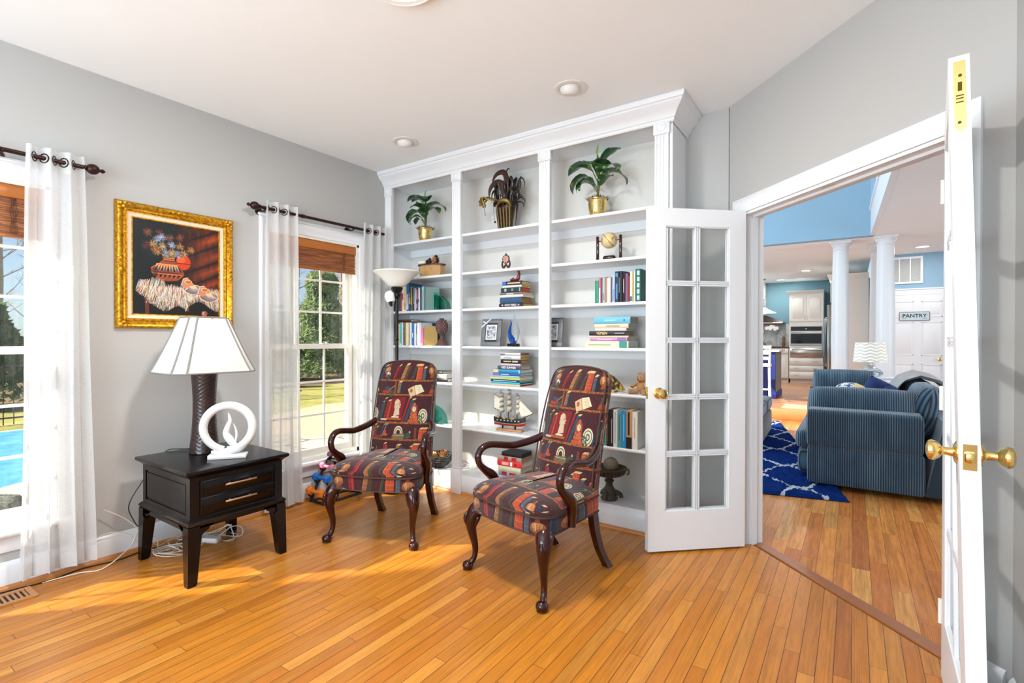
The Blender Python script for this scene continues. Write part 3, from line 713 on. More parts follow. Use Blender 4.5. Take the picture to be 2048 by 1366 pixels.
# bay 3, fourth shelf
stack(-1.552, SH[3], [
 ('thick pale green book at the bottom', .315, .19, .046, (222, 220, 186), .0, dict(page=(196, 200, 192), bands=((.80, .97, (40, 140, 130), .04, .96), (.08, .6, (120, 150, 110), .5, .62)))),
 ('pink to violet book', .27, .185, .022, (206, 140, 190), .036, dict(page=(196, 194, 184), bands=((.2, .6, (235, 225, 235), .4, .6), (.75, .97, (140, 104, 170), .04, .96)))),
 ('cream slim book with brown boards', .285, .17, .013, (216, 204, 176), .03, dict(page=(176, 170, 146))),
 ('black book with gold capitals', .262, .16, .031, (34, 30, 36), .03, dict(page=(150, 142, 122), title='YEMEN          ', tsize=.026, tcol=(224, 190, 130), bands=((.72, .98, (150, 150, 160), .4, .6),))),
 ('white slim book', .225, .14, .018, (226, 224, 220), .075, dict(page=(170, 164, 142))),
 ('cream book with grey lettering', .245, .16, .029, (224, 204, 178), .07, dict(page=(176, 186, 176), bands=((.35, .75, (150, 130, 110), .4, .62),))),
 ('sky blue thick book at the top', .262, .155, .046, (104, 178, 206), .066, dict(page=(172, 158, 136), bands=((.3, .6, (150, 206, 226), .4, .6), (.82, .86, (30, 70, 110), .4, .6)))),
 ], y0=3.2, group='books lying in the stack on the right bay fourth shelf', where='in stack on right bay fourth shelf')
# bay 3, sixth shelf
row(-1.387, SH[5], [
 ('black and red slim book', .016, .245, .15, (26, 22, 24), dict(bands=((.12, .9, (120, 34, 30), .35, .75),))),
 ('black and gold slim book', .009, .247, .15, (24, 22, 24)),
 ('black paperback with white lettering', .020, .25, .15, (30, 30, 34), dict(bands=((.1, .75, (190, 190, 194), .45, .62),))),
 ('white book with dark lettering', .028, .25, .15, (226, 226, 226), dict(bands=((.1, .95, (90, 90, 94), .42, .58),))),
 ('teal grey book', .030, .248, .15, (80, 150, 160), dict(bands=((.2, .9, (50, 80, 92), .42, .56),))),
 ('bright blue book', .030, .25, .15, (32, 140, 200), dict(bands=((.2, .9, (180, 220, 236), .45, .55),))),
 ('sand and black book', .040, .255, .16, (190, 146, 104), dict(bands=((.35, .95, (36, 30, 30), .3, .62), (0, .3, (30, 26, 28), .04, .96)))),
 ('white paperback', .036, .248, .15, (224, 222, 214), dict(bands=((.3, .85, (190, 160, 110), .42, .56),))),
 ], y0=3.19, group='books standing on the sixth shelf of the right bay', where='on right bay sixth shelf')
# ------------------------------------------------------------ images painted here for printed cloth and the oil painting
class Cv:
    "tiny raster canvas, origin bottom left, coordinates 0..1"
    def __init__(s, w, h, c):
        s.w, s.h = w, h; s.a = np.zeros((h, w, 3), np.float32); s.a[:] = np.array(c)/255.
        s.X, s.Y = np.meshgrid((np.arange(w)+.5)/w, (np.arange(h)+.5)/h); s.asp = h/w
        s.rng = np.random.RandomState(3)
    def put(s, m, c, al=1.0):
        m = m.astype(np.float32)*al; s.a = s.a*(1-m[..., None])+np.array(c)/255.*m[..., None]
    def sub(s, x0, x1, y0, y1):
        i0, i1 = max(0, int(x0*s.w)-1), min(s.w, int(x1*s.w)+2); j0, j1 = max(0, int(y0*s.h)-1), min(s.h, int(y1*s.h)+2)
        return i0, i1, j0, j1
    def poly(s, pts, c, al=1.0):
        xs = [q[0] for q in pts]; ys = [q[1] for q in pts]
        i0, i1, j0, j1 = s.sub(min(xs), max(xs), min(ys), max(ys))
        if i1 <= i0 or j1 <= j0: return
        X = s.X[j0:j1, i0:i1]; Y = s.Y[j0:j1, i0:i1]; ins = np.zeros(X.shape, bool); n = len(pts)
        for k in range(n):
            xa, ya = pts[k]; xb, yb = pts[(k+1) % n]
            if ya == yb: continue
            cnd = ((ya > Y) != (yb > Y)) & (X < (xb-xa)*(Y-ya)/(yb-ya)+xa); ins ^= cnd
        m = ins.astype(np.float32)*al; s.a[j0:j1, i0:i1] = s.a[j0:j1, i0:i1]*(1-m[..., None])+np.array(c)/255.*m[..., None]
    def ell(s, cx, cy, rx, ry, c, al=1.0, ring=None, soft=0):
        i0, i1, j0, j1 = s.sub(cx-rx*1.2, cx+rx*1.2, cy-ry*1.2, cy+ry*1.2)
        if i1 <= i0 or j1 <= j0: return
        d = np.sqrt(((s.X[j0:j1, i0:i1]-cx)/rx)**2+((s.Y[j0:j1, i0:i1]-cy)/ry)**2)
        m = np.clip((1-d)/soft, 0, 1) if soft else (d < 1).astype(np.float32)
        if ring: m = m*(d > ring)
        m = m*al; s.a[j0:j1, i0:i1] = s.a[j0:j1, i0:i1]*(1-m[..., None])+np.array(c)/255.*m[..., None]
    def line(s, pts, w, c, al=1.0):
        for (xa, ya), (xb, yb) in zip(pts[:-1], pts[1:]):
            i0, i1, j0, j1 = s.sub(min(xa, xb)-w, max(xa, xb)+w, min(ya, yb)-w, max(ya, yb)+w)
            if i1 <= i0 or j1 <= j0: continue
            X = s.X[j0:j1, i0:i1]; Y = (s.Y[j0:j1, i0:i1])*s.asp; A = np.array([xa, ya*s.asp]); B = np.array([xb, yb*s.asp]); L = B-A; l2 = max(1e-9, L@L)
            t = np.clip(((X-A[0])*L[0]+(Y-A[1])*L[1])/l2, 0, 1); d = np.hypot(X-A[0]-t*L[0], Y-A[1]-t*L[1])
            m = (d < w/2).astype(np.float32)*al; s.a[j0:j1, i0:i1] = s.a[j0:j1, i0:i1]*(1-m[..., None])+np.array(c)/255.*m[..., None]
    def speck(s, amt): s.a = np.clip(s.a*(1+amt*(s.rng.rand(s.h, s.w, 1)-.5)), 0, 1)
    def image(s, name):
        im = bpy.data.images.new(name, s.w, s.h); px = np.ones((s.h, s.w, 4), np.float32); px[..., :3] = np.clip(s.a, 0, 1)
        im.pixels.foreach_set(px.ravel()); im.pack(); return im
def fnoise(w, h, sx, sy, rng, octs=3):
    out = np.zeros((h, w), np.float32); amp = 1; tot = 0
    for o in range(octs):
        gx, gy = max(2, int(sx*2**o)), max(2, int(sy*2**o)); g = rng.rand(gy+2, gx+2)
        xs = np.linspace(0, gx, w, endpoint=False); ys = np.linspace(0, gy, h, endpoint=False)
        xi = xs.astype(int); yi = ys.astype(int); fx = xs-xi; fy = ys-yi; fx = fx*fx*(3-2*fx); fy = fy*fy*(3-2*fy)
        a = g[np.ix_(yi, xi)]; b = g[np.ix_(yi, xi+1)]; c = g[np.ix_(yi+1, xi)]; d = g[np.ix_(yi+1, xi+1)]
        out += amp*((a*(1-fx)+b*fx)*(1-fy[:, None])+(c*(1-fx)+d*fx)*fy[:, None]); tot += amp; amp *= .5
    return out/tot
def fabric_canvas():
    c = Cv(760, 1150, (64, 22, 28)); rg = c.rng
    n = fnoise(760, 1150, 40, 60, rg); c.a *= (.75+.5*n)[..., None]
    BR = (150, 78, 34); RED = (132, 22, 30); OR = (176, 72, 38); TAN = (166, 124, 78); BL = (36, 54, 78); GR = (48, 60, 46); CR = (216, 200, 160); DK = (24, 26, 30); IV = (52, 70, 58); NV = (28, 38, 60)
    y = lambda v: 1-v
    def shelf(v, h=.018, sl=0.0):
        c.poly([(0, y(v)), (1, y(v+sl)), (1, y(v+h+sl)), (0, y(v+h))], (138, 74, 32))
        for k in range(240):
            u = rg.rand(); c.ell(u, y(v+h*rg.rand()), .006, .0025, (184, 112, 48) if rg.rand() > .4 else (96, 44, 22))
        c.line([(0, y(v+h)), (1, y(v+h+sl))], .004, (50, 20, 16))
    def bk(u, v0, v1, w, col, lean=0.0, top=.03, side=None, sw=.025):
        "book: base at v1, top at v0, leaning; shows a paler page top and darker side"
        L = lean
        c.poly([(u, y(v1)), (u+w, y(v1)), (u+w+L, y(v0)), (u+L, y(v0))], col)
        if side: c.poly([(u+w, y(v1)), (u+w+sw, y(v1)), (u+w+sw+L, y(v0+.008)), (u+w+L, y(v0))], side)
        c.poly([(u+L, y(v0)), (u+w+L, y(v0)), (u+w+L+.03, y(v0-top*.55)), (u+L+.03, y(v0-top*.55))], (206, 176, 120))
        hi = tuple(min(255, int(q*1.45+14)) for q in col)
        c.line([(u+.003, y(v1)), (u+L+.003, y(v0))], .004, hi); c.line([(u+w, y(v1)), (u+w+L, y(v0))], .003, (24, 12, 12))
        for f in (.2, .42, .8): c.line([(u+L*f, y(v1+(v0-v1)*f)), (u+w+L*f, y(v1+(v0-v1)*f))], .003, hi)
    def jar(u, v, s=1.0):
        c.ell(u, y(v), .055*s, .036*s, (150, 84, 44)); c.ell(u, y(v-.012*s), .046*s, .018*s, (184, 126, 76)); c.ell(u-.015*s, y(v-.005*s), .012*s, .026*s, (206, 156, 104))
        c.poly([(u-.022*s, y(v-.03*s)), (u+.022*s, y(v-.03*s)), (u+.012*s, y(v-.052*s)), (u-.012*s, y(v-.052*s))], (136, 70, 40)); c.ell(u, y(v-.058*s), .008*s, .006*s, (190, 130, 80))
        c.poly([(u-.02*s, y(v+.03*s)), (u+.02*s, y(v+.03*s)), (u+.032*s, y(v+.06*s)), (u-.032*s, y(v+.06*s))], (160, 62, 36))
        for k in range(5): c.line([(u-.045*s+k*.022*s, y(v-.02*s)), (u-.03*s+k*.015*s, y(v+.028*s))], .003, (96, 48, 28))
    def ivy(u, v, n=26, dx=.03, dy=.06, flo=False):
        for k in range(n): c.ell(u+rg.randn()*dx*.5, y(v+rg.rand()*dy), .009, .007, (40+rg.randint(40), 60+rg.randint(40), 52+rg.randint(20)))
        if flo:
            for k in range(14): c.ell(u+.02+rg.randn()*.02, y(v+.01+rg.rand()*.025), .008, .006, (190+rg.randint(40),)*3)
    def plate(u, v, r=.045):
        c.ell(u, y(v), r, r*1.0, CR); c.ell(u, y(v), r*.8, r*.8, (96, 110, 92)); c.ell(u, y(v), r*.66, r*.66, (214, 204, 176)); c.ell(u, y(v), r*.4, r*.4, (70, 70, 62)); c.ell(u, y(v), r*.25, r*.25, (200, 190, 160))
    # row 0
    shelf(.178)
    bk(.045, .055, .175, .05, BL, .02); jar(.165, .095); ivy(.19, .10, 30, .04, .10, True); bk(.29, .06, .17, .028, RED, .055, side=(96, 16, 22)); bk(.42, .05, .175, .055, (146, 96, 58), .06, side=(70, 60, 40), sw=.04)
    bk(.60, .055, .178, .035, (46, 56, 44), .06); bk(.68, .05, .178, .04, OR, .02); bk(.725, .05, .178, .05, (160, 60, 36), .015); bk(.79, .07, .178, .04, (62, 72, 84), .01, side=DK, sw=.05); jar(.935, .095, 1.05); ivy(.95, .15, 26, .03, .13)
    # row 1
    shelf(.318)
    c.poly([(.0, y(.23)), (.05, y(.30)), (0, y(.30))], CR); c.poly([(.13, y(.285)), (.29, y(.285)), (.27, y(.312)), (.12, y(.312))], (150, 56, 34)); c.poly([(.17, y(.25)), (.26, y(.25)), (.26, y(.283)), (.17, y(.283))], (50, 66, 96)); c.line([(.25, y(.28)), (.33, y(.24))], .012, TAN)
    c.poly([(.335, y(.196)), (.36, y(.196)), (.36, y(.318)), (.335, y(.318))], (130, 76, 40)); bk(.385, .205, .31, .05, (120, 88, 60), .01, side=NV, sw=.045); ivy(.29, .285, 26, .04, .07)
    c.poly([(.56, y(.27)), (.66, y(.235)), (.70, y(.325)), (.61, y(.345))], (204, 180, 136)); c.poly([(.66, y(.235)), (.77, y(.222)), (.83, y(.29)), (.70, y(.325))], (222, 208, 172)); c.line([(.66, y(.235)), (.70, y(.325))], .006, (90, 40, 26))
    c.ell(.62, y(.285), .022, .02, (170, 50, 34), .8)
    for k in range(6): c.line([(.70+.008*k, y(.247+.011*k)), (.765+.008*k, y(.238+.011*k))], .003, (130, 106, 76)); 
    c.line([(.78, y(.315)), (.80, y(.335))], .012, (176, 76, 34)); c.poly([(.92, y(.27)), (1, y(.27)), (1, y(.31)), (.9, y(.31))], (160, 66, 32))
    # row 2
    shelf(.588)
    plate(.035, .52, .058); bk(.09, .40, .575, .035, BL, .07); bk(.14, .37, .57, .03, GR, .05); bk(.20, .39, .57, .045, RED, .05, side=OR, sw=.05)
    c.poly([(.32, y(.36)), (.55, y(.345)), (.50, y(.55)), (.28, y(.55))], (124, 20, 30)); c.poly([(.28, y(.55)), (.50, y(.55)), (.49, y(.57)), (.28, y(.57))], (170, 84, 34))
    for k in range(90):
        a = rg.rand()*6.28; r = rg.rand()**.5; c.ell(.415+.048*r*math.cos(a), y(.425+.05*r*math.sin(a)), .011, .008, (226-rg.randint(60), 204-rg.randint(60), 172-rg.randint(60)))
    c.poly([(.38, y(.46)), (.45, y(.46)), (.46, y(.52)), (.36, y(.54)), (.37, y(.50))], (206, 184, 150)); c.poly([(.34, y(.535)), (.46, y(.535)), (.45, y(.548)), (.33, y(.548))], (226, 212, 180))
    c.poly([(.16, y(.558)), (.27, y(.558)), (.25, y(.575)), (.15, y(.575))], (196, 188, 170))
    bk(.505, .36, .585, .025, (140, 26, 34), .09); bk(.545, .375, .588, .045, (44, 62, 76), .10, side=DK, sw=.02)
    CK = (160, 66, 40); c.ell(.695, y(.46), .052, .046, CK); c.poly([(.65, y(.46)), (.74, y(.46)), (.76, y(.56)), (.63, y(.56))], CK); c.poly([(.61, y(.56)), (.78, y(.56)), (.79, y(.588)), (.60, y(.588))], (176, 78, 44)); c.ell(.695, y(.415), .02, .018, (186, 84, 48))
    c.ell(.695, y(.462), .028, .026, CR); c.line([(.695, y(.462)), (.695, y(.447))], .005, DK); c.line([(.695, y(.462)), (.71, y(.462))], .005, DK)
    for k in range(14): c.ell(.64+.11*rg.rand(), y(.50+.07*rg.rand()), .012, .008, (206, 112, 66), ring=.5)
    plate(.835, .525, .068); ivy(.80, .52, 22, .035, .07); bk(.895, .40, .588, .03, NV, .06); bk(.935, .37, .588, .03, GR, .05); bk(.97, .40, .588, .06, RED, .04)
    # row 3
    shelf(.748)
    bk(.01, .63, .74, .05, OR, .02); bk(.075, .65, .745, .03, GR, .01); bk(.15, .62, .74, .02, BL, .07); bk(.19, .62, .74, .018, (90, 98, 100), .07); c.poly([(.06, y(.72)), (.2, y(.72)), (.2, y(.745)), (.05, y(.745))], (146, 28, 34)); c.ell(.25, y(.71), .05, .014, (170, 78, 40)); c.ell(.25, y(.685), .022, .02, (176, 70, 36))
    bk(.36, .66, .745, .035, RED, .06); c.ell(.47, y(.685), .07, .06, CR); c.ell(.47, y(.685), .055, .046, (96, 86, 70)); c.ell(.47, y(.685), .045, .036, CR); c.ell(.47, y(.69), .03, .028, (60, 24, 28)); c.poly([(.39, y(.70)), (.57, y(.70)), (.57, y(.75)), (.38, y(.75))], (112, 96, 66)); c.line([(.39, y(.715)), (.56, y(.715))], .005, CR)
    ivy(.62, .69, 34, .05, .05); c.ell(.655, y(.68), .012, .01, (180, 180, 160)); 
    for k in range(12): c.line([(.725, y(.64+.009*k)), (.755, y(.645+.009*k))], .006, (150, 80, 46))
    bk(.79, .65, .748, .055, OR, .01); bk(.85, .65, .748, .05, (170, 66, 36), .01); bk(.93, .66, .748, .04, DK, .0)
    # row 4
    bk(.015, .86, .99, .04, NV, .0); jar(.13, .90, 1.1); ivy(.16, .95, 34, .06, .05, True); bk(.27, .80, .97, .03, RED, -.02, side=(170, 50, 44), sw=.03); bk(.42, .81, .97, .055, (146, 92, 54), .04, side=(70, 56, 38), sw=.05); bk(.62, .82, .985, .03, GR, .05); bk(.69, .80, .985, .045, OR, .02); bk(.74, .80, .985, .05, (168, 64, 36), .015); bk(.81, .84, .985, .05, (70, 80, 92), .01); jar(.94, .92, 1.1)
    c.line([(0, .006), (1, .006)], .012, (138, 74, 32))
    w = np.sin(c.X*760*.9)*.5+np.sin(c.Y*1150*.9)*.5; c.a *= (1+.06*w)[..., None]; c.speck(.22); c.a *= .86; return c
FAB = fabric_canvas().image('bookshelf_tapestry')
def img_mat(name, im, rough=.9, bump=.15, sat=1.0, coat=0, ext='REPEAT'):
    g = NT(name); t = g.t.nodes.new('ShaderNodeTexImage'); t.image = im; t.extension = ext; t.interpolation = 'Linear'
    uv = g.n('UVMap'); g.t.links.new(uv.outputs[0], t.inputs[0]); g.base(t.outputs[0]); g.p(Roughness=rough, Coat_Weight=coat, Coat_Roughness=.2, Specular_IOR_Level=.3)
    if bump: g.bump(g.noise(g.pos(), 700, 2), bump, .002)
    return g.m
m_fab = img_mat('bookshelf_tapestry_cloth', FAB); m_fab.node_tree.nodes['Principled BSDF'].inputs['Sheen Weight'].default_value = .25
m_maho = M('mahogany', (44, 8, 7), .2, spec=.4, coat=.25, var=.3, vscale=9)
m_pipe = M('tapestry_piping', (74, 44, 34), .8, bumps=.2, bscale=900)
# ------------------------------------------------------------ armchairs
def make_chair(label, loc, rz):
    root = thing('armchair', label, 'armchair', loc, rz, 'high-backed bookshelf-print armchairs with cabriole legs')
    SC_U, SC_V = 1/.50, 1/.757
    # seat: lofted rounded trapezoid
    def ring(z, inset, crown=0, nn=9):
        fw, bw, d = .295-inset, .225-inset, 0
        yf, yb = -.285+inset, .235-inset*.4
        pts = []
        def arc(cx, cy, r, a0, a1):
            for k in range(nn+1):
                t = math.radians(a0+(a1-a0)*k/nn); pts.append((cx+r*math.cos(t), cy+r*math.sin(t)))
        arc(bw-.03, yb-.03, .03, 0, 90); arc(-bw+.03, yb-.03, .03, 90, 180)
        arc(-fw+.10, yf+.10, .10, 183, 262); 
        for k in range(1, 6):
            t = k/6; x = -fw+.10+(2*fw-.2)*t; pts.append((x, yf-.012*math.sin(PI*t)))
        arc(fw-.10, yf+.10, .10, 278, 357)
        return pts
    rings = []
    for z, ins in ((.335, .012), (.337, .004), (.36, 0), (.40, .0), (.418, .003), (.421, .010), (.424, .003), (.44, -.003), (.458, .006), (.472, .024), (.485, .055), (.495, .10), (.503, .16), (.506, .205)):
        rings.append([(x, y, z) for x, y in ring(z, ins)])
    b = MB(); uvs = []
    for rg_ in rings:
        n = len(rg_); acc = 0
        for k, (x, y, z) in enumerate(rg_):
            side = z < .45
            if side: 
                if y < -.12: u, v = x*SC_U*.9+.5, (z-.335)*SC_V+.03
                else: u, v = (y*1.0)*SC_U+.3, (z-.335)*SC_V+.03
            else: u, v = x*SC_U*1.1+.5, (y+.3)*SC_V*1.0+.05
            uvs.append((u, v))
    b.loft(rings, uvs=uvs); b.build('seat', m_fab, root, ang=60)
    b = MB(); b.tube([(x, y, .4215) for x, y in ring(.42, .0)], .005, 6, closed=True); b.tube([(x, y, .338) for x, y in ring(.34, .0)], .004, 6, closed=True); 
    b.build('seat_piping', m_pipe, root)
    # back: lofted along height, leaning, closed slab
    b = MB(); rings = []; uvs = []; z0, z1 = .40, 1.09
    hs = [0, .02, .06]+[.1+.05*k for k in range(16)]+[.90, .93, .955, .975, .99, 1.0]
    N = 14
    for t in hs:
        z = z0+(z1-z0)*t; yc = .185+.165*t**1.25; w = .225-.012*t
        w += .0
        th = .048-.008*t
        if t > .88: k = (t-.88)/.12; w -= .045*k**2.6; th -= .030*k**2.2; 
        r = []
        top = max(0, (t-.9)/.1)
        for i in range(N+1):   # front face left to right
            s_ = -1+2*i/N; e = (1-abs(s_)**4)
            zz = z+top*.018*(1-s_*s_)
            r.append((w*s_, yc-th*.35-.035*e*(1-.5*top), zz)); uvs.append((.5+.5*s_*.96, t*.97+.015))
        for i in range(N+1):   # back face right to left
            s_ = 1-2*i/N; zz = z+top*.018*(1-s_*s_)
            r.append((w*s_*.985, yc+th*.65, zz)); uvs.append((.5-.48*s_*.96+(0 if abs(s_) < .99 else .06), t*.97+.015))
        rings.append(r)
    b.loft(rings, uvs=uvs); b.build('backrest', m_fab, root, ang=50)
    b = MB(); b.tube([(-.222, .155, .44), (-.218, .195, .65), (-.214, .245, .85), (-.210, .292, .985), (-.196, .316, 1.06), (-.16, .328, 1.092), (-.08, .33, 1.106), (0, .33, 1.11), (.08, .33, 1.106), (.16, .328, 1.092), (.196, .316, 1.06), (.210, .292, .985), (.214, .245, .85), (.218, .195, .65), (.222, .155, .44)], .0045, 6, sub=3)
    b.build('back_piping', m_pipe, root)
    for sx in (-1, 1):
        # gooseneck arm
        b = MB(); X = lambda v: sx*v
        pts = [(X(.203), .235, .690), (X(.228), .19, .668), (X(.258), .12, .648), (X(.280), .04, .640), (X(.294), -.04, .652), (X(.306), -.11, .660), (X(.313), -.160, .645), (X(.315), -.186, .606), (X(.312), -.180, .560), (X(.306), -.145, .522), (X(.298), -.105, .490), (X(.292), -.080, .455), (X(.288), -.074, .40), (X(.288), -.074, .345)]
        rr = [.024, .026, .026, .025, .0235, .023, .022, .021, .021, .026, .034, .030, .025, .022]
        b.tube(pts, rr, 12, sub=5, flat=(.85, 1.0)); b.build('arm', m_maho, root, ang=60)
        # front cabriole leg with carved knee and pad foot
        b = MB()
        pts = [(X(.245), -.215, .345), (X(.262), -.238, .325), (X(.276), -.256, .285), (X(.280), -.262, .24), (X(.274), -.256, .19), (X(.267), -.247, .14), (X(.266), -.244, .095), (X(.272), -.252, .055), (X(.284), -.272, .028)]
        rr = [.040, .044, .038, .0295, .023, .0185, .0158, .0155, .019]
        b.tube(pts, rr, 14, sub=4)
        b.build('front_leg', m_maho, root, ang=60) if False else None
        fx, fy = X(.287), -.279
        b.lathe([(.012, .0), (.024, .001), (.027, .004), (.025, .010), (.0305, .018), (.031, .028), (.025, .040), (.012, .048)], 18, c=(fx, fy, 0))
        # knee carving: raised scroll lobes each side
        for aa in (-1, 1):
            b.tube([(X(.250)+aa*sx*.030-0*sx, -.228+(.006 if aa*sx*sx > 0 else -.0), .335), (X(.264)+aa*.028, -.246, .295), (X(.272)+aa*.024, -.256, .255), (X(.272)+aa*.016, -.256, .225)], [.012, .013, .010, .005], 8, sub=3)
        b.tube([(X(.288), -.282, .315), (X(.295), -.290, .285), (X(.292), -.284, .25), (X(.282), -.272, .22)], [.008, .012, .009, .004], 8, sub=3)
        b.build('leg', m_maho, root, ang=60)
        # rear leg, square, raked backwards
        b = MB(); ring_ = []
        for z, y, hw in ((.43, .19, .021), (.34, .198, .021), (.22, .218, .020), (.12, .252, .019), (.05, .292, .019), (.018, .315, .021), (.004, .322, .022)):
            cx = X(.195+.01*(1-z/.4)); ring_.append([(cx-hw, y-hw, z), (cx+hw, y-hw, z), (cx+hw, y+hw, z), (cx-hw, y+hw, z)])
        b.loft(ring_); b.build('leg', m_maho, root, ang=40)
    return root
make_chair('left armchair covered in maroon bookshelf-print tapestry, standing nearest the window', (-2.555, 2.31, 0), math.radians(23))
make_chair('right armchair covered in maroon bookshelf-print tapestry, in front of the bookcase', (-1.405, 2.352, 0), math.radians(-14))
# ------------------------------------------------------------ painting in gilt frame
def painting_canvas():
    c = Cv(640, 760, (22, 18, 18)); rg = c.rng; n = fnoise(640, 760, 5, 6, rg); n2 = fnoise(640, 760, 30, 12, rg)
    c.a = np.array([14, 22, 24])/255.*(.5+n[..., None])
    y = lambda v: 1-v
    # rust-coloured logs upper right
    X, Y = c.X, 1-c.Y
    d = Y+.42*X; m = np.clip((X-.45)*3+.2*n, 0, 1)*np.clip((1.15-Y*1.0-.2*(1-X))*3, 0, 1)
    c.put(m*np.clip(.35+n2, 0, 1), (96, 38, 22)); 
    for v, w, cc in ((.50, .10, (176, 74, 28)), (.70, .10, (150, 66, 30)), (.86, .09, (178, 72, 26)), (1.01, .07, (170, 58, 22))):
        k = np.clip(1-np.abs(d-v)/w*1.6, 0, 1)*np.clip((X-(.62+.05*n))*4, 0, 1)*(Y < .72); c.put(k*(.45+.7*n2), cc)
    for v in (.42, .59, .775, .935): k = np.clip(1-np.abs(d-v)*40, 0, 1)*np.clip((X-.5)*5, 0, 1)*(Y < .75); c.put(k, (18, 18, 24), .85)
    c.put(np.clip(1-np.abs(d-.62)*18, 0, 1)*np.clip((X-.6)*4, 0, 1)*np.clip((.85-X)*8, 0, 1)*(n2 > .5), (60, 90, 110), .4)
    # bench
    c.poly([(.05, y(.725)), (.16, y(.695)), (.95, y(.70)), (.95, y(.74)), (.05, y(.74))], (206, 118, 96)); c.poly([(.05, y(.735)), (.95, y(.745)), (.95, y(.79)), (.06, y(.795))], (122, 40, 32)); c.poly([(.12, y(.79)), (.165, y(.79)), (.175, y(1)), (.135, y(1))], (96, 44, 30)); c.poly([(.165, y(.80)), (.95, y(.80)), (.95, y(1)), (.175, y(1))], (22, 18, 16))
    # rear orange pot
    c.ell(.56, y(.41), .085, .085, (196, 60, 30)); c.ell(.53, y(.385), .05, .04, (226, 92, 46)); c.line([(.47, y(.425)), (.64, y(.425))], .010, (40, 24, 24))
    # vase
    body = [(.19, .50), (.205, .56), (.27, .615), (.38, .635), (.49, .62), (.555, .57), (.565, .53), (.54, .49), (.49, .45), (.46, .405), (.455, .36), (.48, .335), (.30, .335), (.325, .37), (.32, .41), (.27, .45), (.22, .48)]
    c.poly([(a, y(b)) for a, b in body], (140, 66, 38)); c.poly([(.31, y(.345)), (.47, y(.345)), (.455, y(.385)), (.33, y(.385))], (176, 118, 64)); c.line([(.33, y(.375)), (.46, y(.36))], .012, (34, 40, 48))
    c.ell(.38, y(.548), .185, .015, (206, 112, 62)); c.ell(.38, y(.543), .18, .010, (90, 40, 28))
    for k in range(9):
        u = .215+.037*k; s_ = (u-.38)*.35
        c.poly([(u+.004, y(.525)), (u+.034, y(.525)), (u+.019-s_, y(.445))], (58, 84, 104) if k % 2 else (36, 34, 40)); c.poly([(u-.012-s_*.9, y(.447)), (u+.018-s_*.9, y(.447)), (u+.002, y(.528))], (214, 142, 90))
    for k in range(6):
        u = .235+.05*k; c.poly([(u, y(.565)), (u+.035, y(.565)), (u+.01, y(.605))], (44, 22, 20)); c.line([(u+.01, y(.61)), (u+.05, y(.57))], .005, (200, 104, 60))
    c.ell(.24, y(.53), .03, .05, (60, 26, 22), .5); c.line([(.20, y(.50)), (.30, y(.44))], .006, (214, 130, 80)); c.line([(.34, y(.40)), (.45, y(.40))], .01, (200, 116, 66)); c.line([(.34, y(.415)), (.45, y(.415))], .006, (40, 24, 24))
    # flowers
    for u, v, col in ((.16, .13, (150, 84, 66)), (.29, .12, (130, 66, 54)), (.40, .16, (156, 96, 78)), (.52, .14, (150, 76, 50)), (.26, .20, (150, 166, 206)), (.22, .245, (206, 160, 96)), (.32, .26, (216, 180, 120)), (.42, .24, (190, 200, 226)), (.52, .24, (206, 140, 84)), (.14, .27, (110, 46, 50)), (.26, .32, (206, 156, 86)), (.36, .33, (176, 184, 214)), (.43, .32, (226, 176, 100)), (.50, .33, (180, 184, 216)), (.57, .32, (206, 160, 110)), (.65, .265, (196, 136, 70)), (.31, .17, (176, 186, 214)), (.24, .30, (190, 120, 70))):
        c.line([(u, y(v)), (.40, y(.36))], .003, (90, 96, 60), .8)
        for k in range(120):
            a = rg.rand()*6.28; r = .058*rg.rand()**.7; q = .35+.75*rg.rand()*(1.25-r*9)
            c.line([(u+r*.3*math.cos(a), y(v+r*.3*math.sin(a))), (u+r*math.cos(a), y(v+r*.85*math.sin(a)))], .0036, tuple(min(255, int(z*q)) for z in col))
    # fur pelt
    for k in range(3200):
        u = .06+.94*rg.rand(); top = .60+.10*abs(u-.22)+(.02 if u < .2 else .0)
        if u > .35: top = .66+.03*(u-.35)
        bot = (.72+.9*(u-.06) if u < .24 else .90+.03*math.sin(u*22)) if u < .62 else .86+.05*math.sin(u*15)
        v = top+(bot-top)*rg.rand()
        L = .03+.05*rg.rand(); f = (v-top)/(bot-top)
        w_ = rg.rand(); col = (232, 224, 208) if w_ < .62 else ((204, 140, 96) if w_ < .76 else ((160, 130, 104) if w_ < .85 else (70, 46, 38)))
        if f > .8 and rg.rand() < .5: col = (96, 66, 50)
        dx = (u-.35)*.12-.02; c.line([(u, y(v)), (u+dx*L*8, y(min(v+L, bot+.03)))], .004, tuple(int(q*(.75+.35*rg.rand())) for q in col), .8)
    # moccasins
    for ox, oy in ((.0, 0), (.20, .075)):
        c.ell(.675+ox, y(.705+oy), .125, .058, (226, 184, 160)); c.ell(.675+ox, y(.703+oy), .112, .047, (128, 112, 112)); c.ell(.70+ox, y(.70+oy), .08, .03, (160, 152, 158), soft=.6)
        c.poly([(.53+ox, y(.66+oy)), (.56+ox, y(.59+oy)), (.61+ox, y(.575+oy)), (.68+ox, y(.64+oy)), (.64+ox, y(.69+oy)), (.57+ox, y(.70+oy))], (198, 128, 100)); c.ell(.615+ox, y(.622+oy), .045, .024, (226, 190, 150)); c.ell(.617+ox, y(.625+oy), .036, .018, (190, 104, 38))
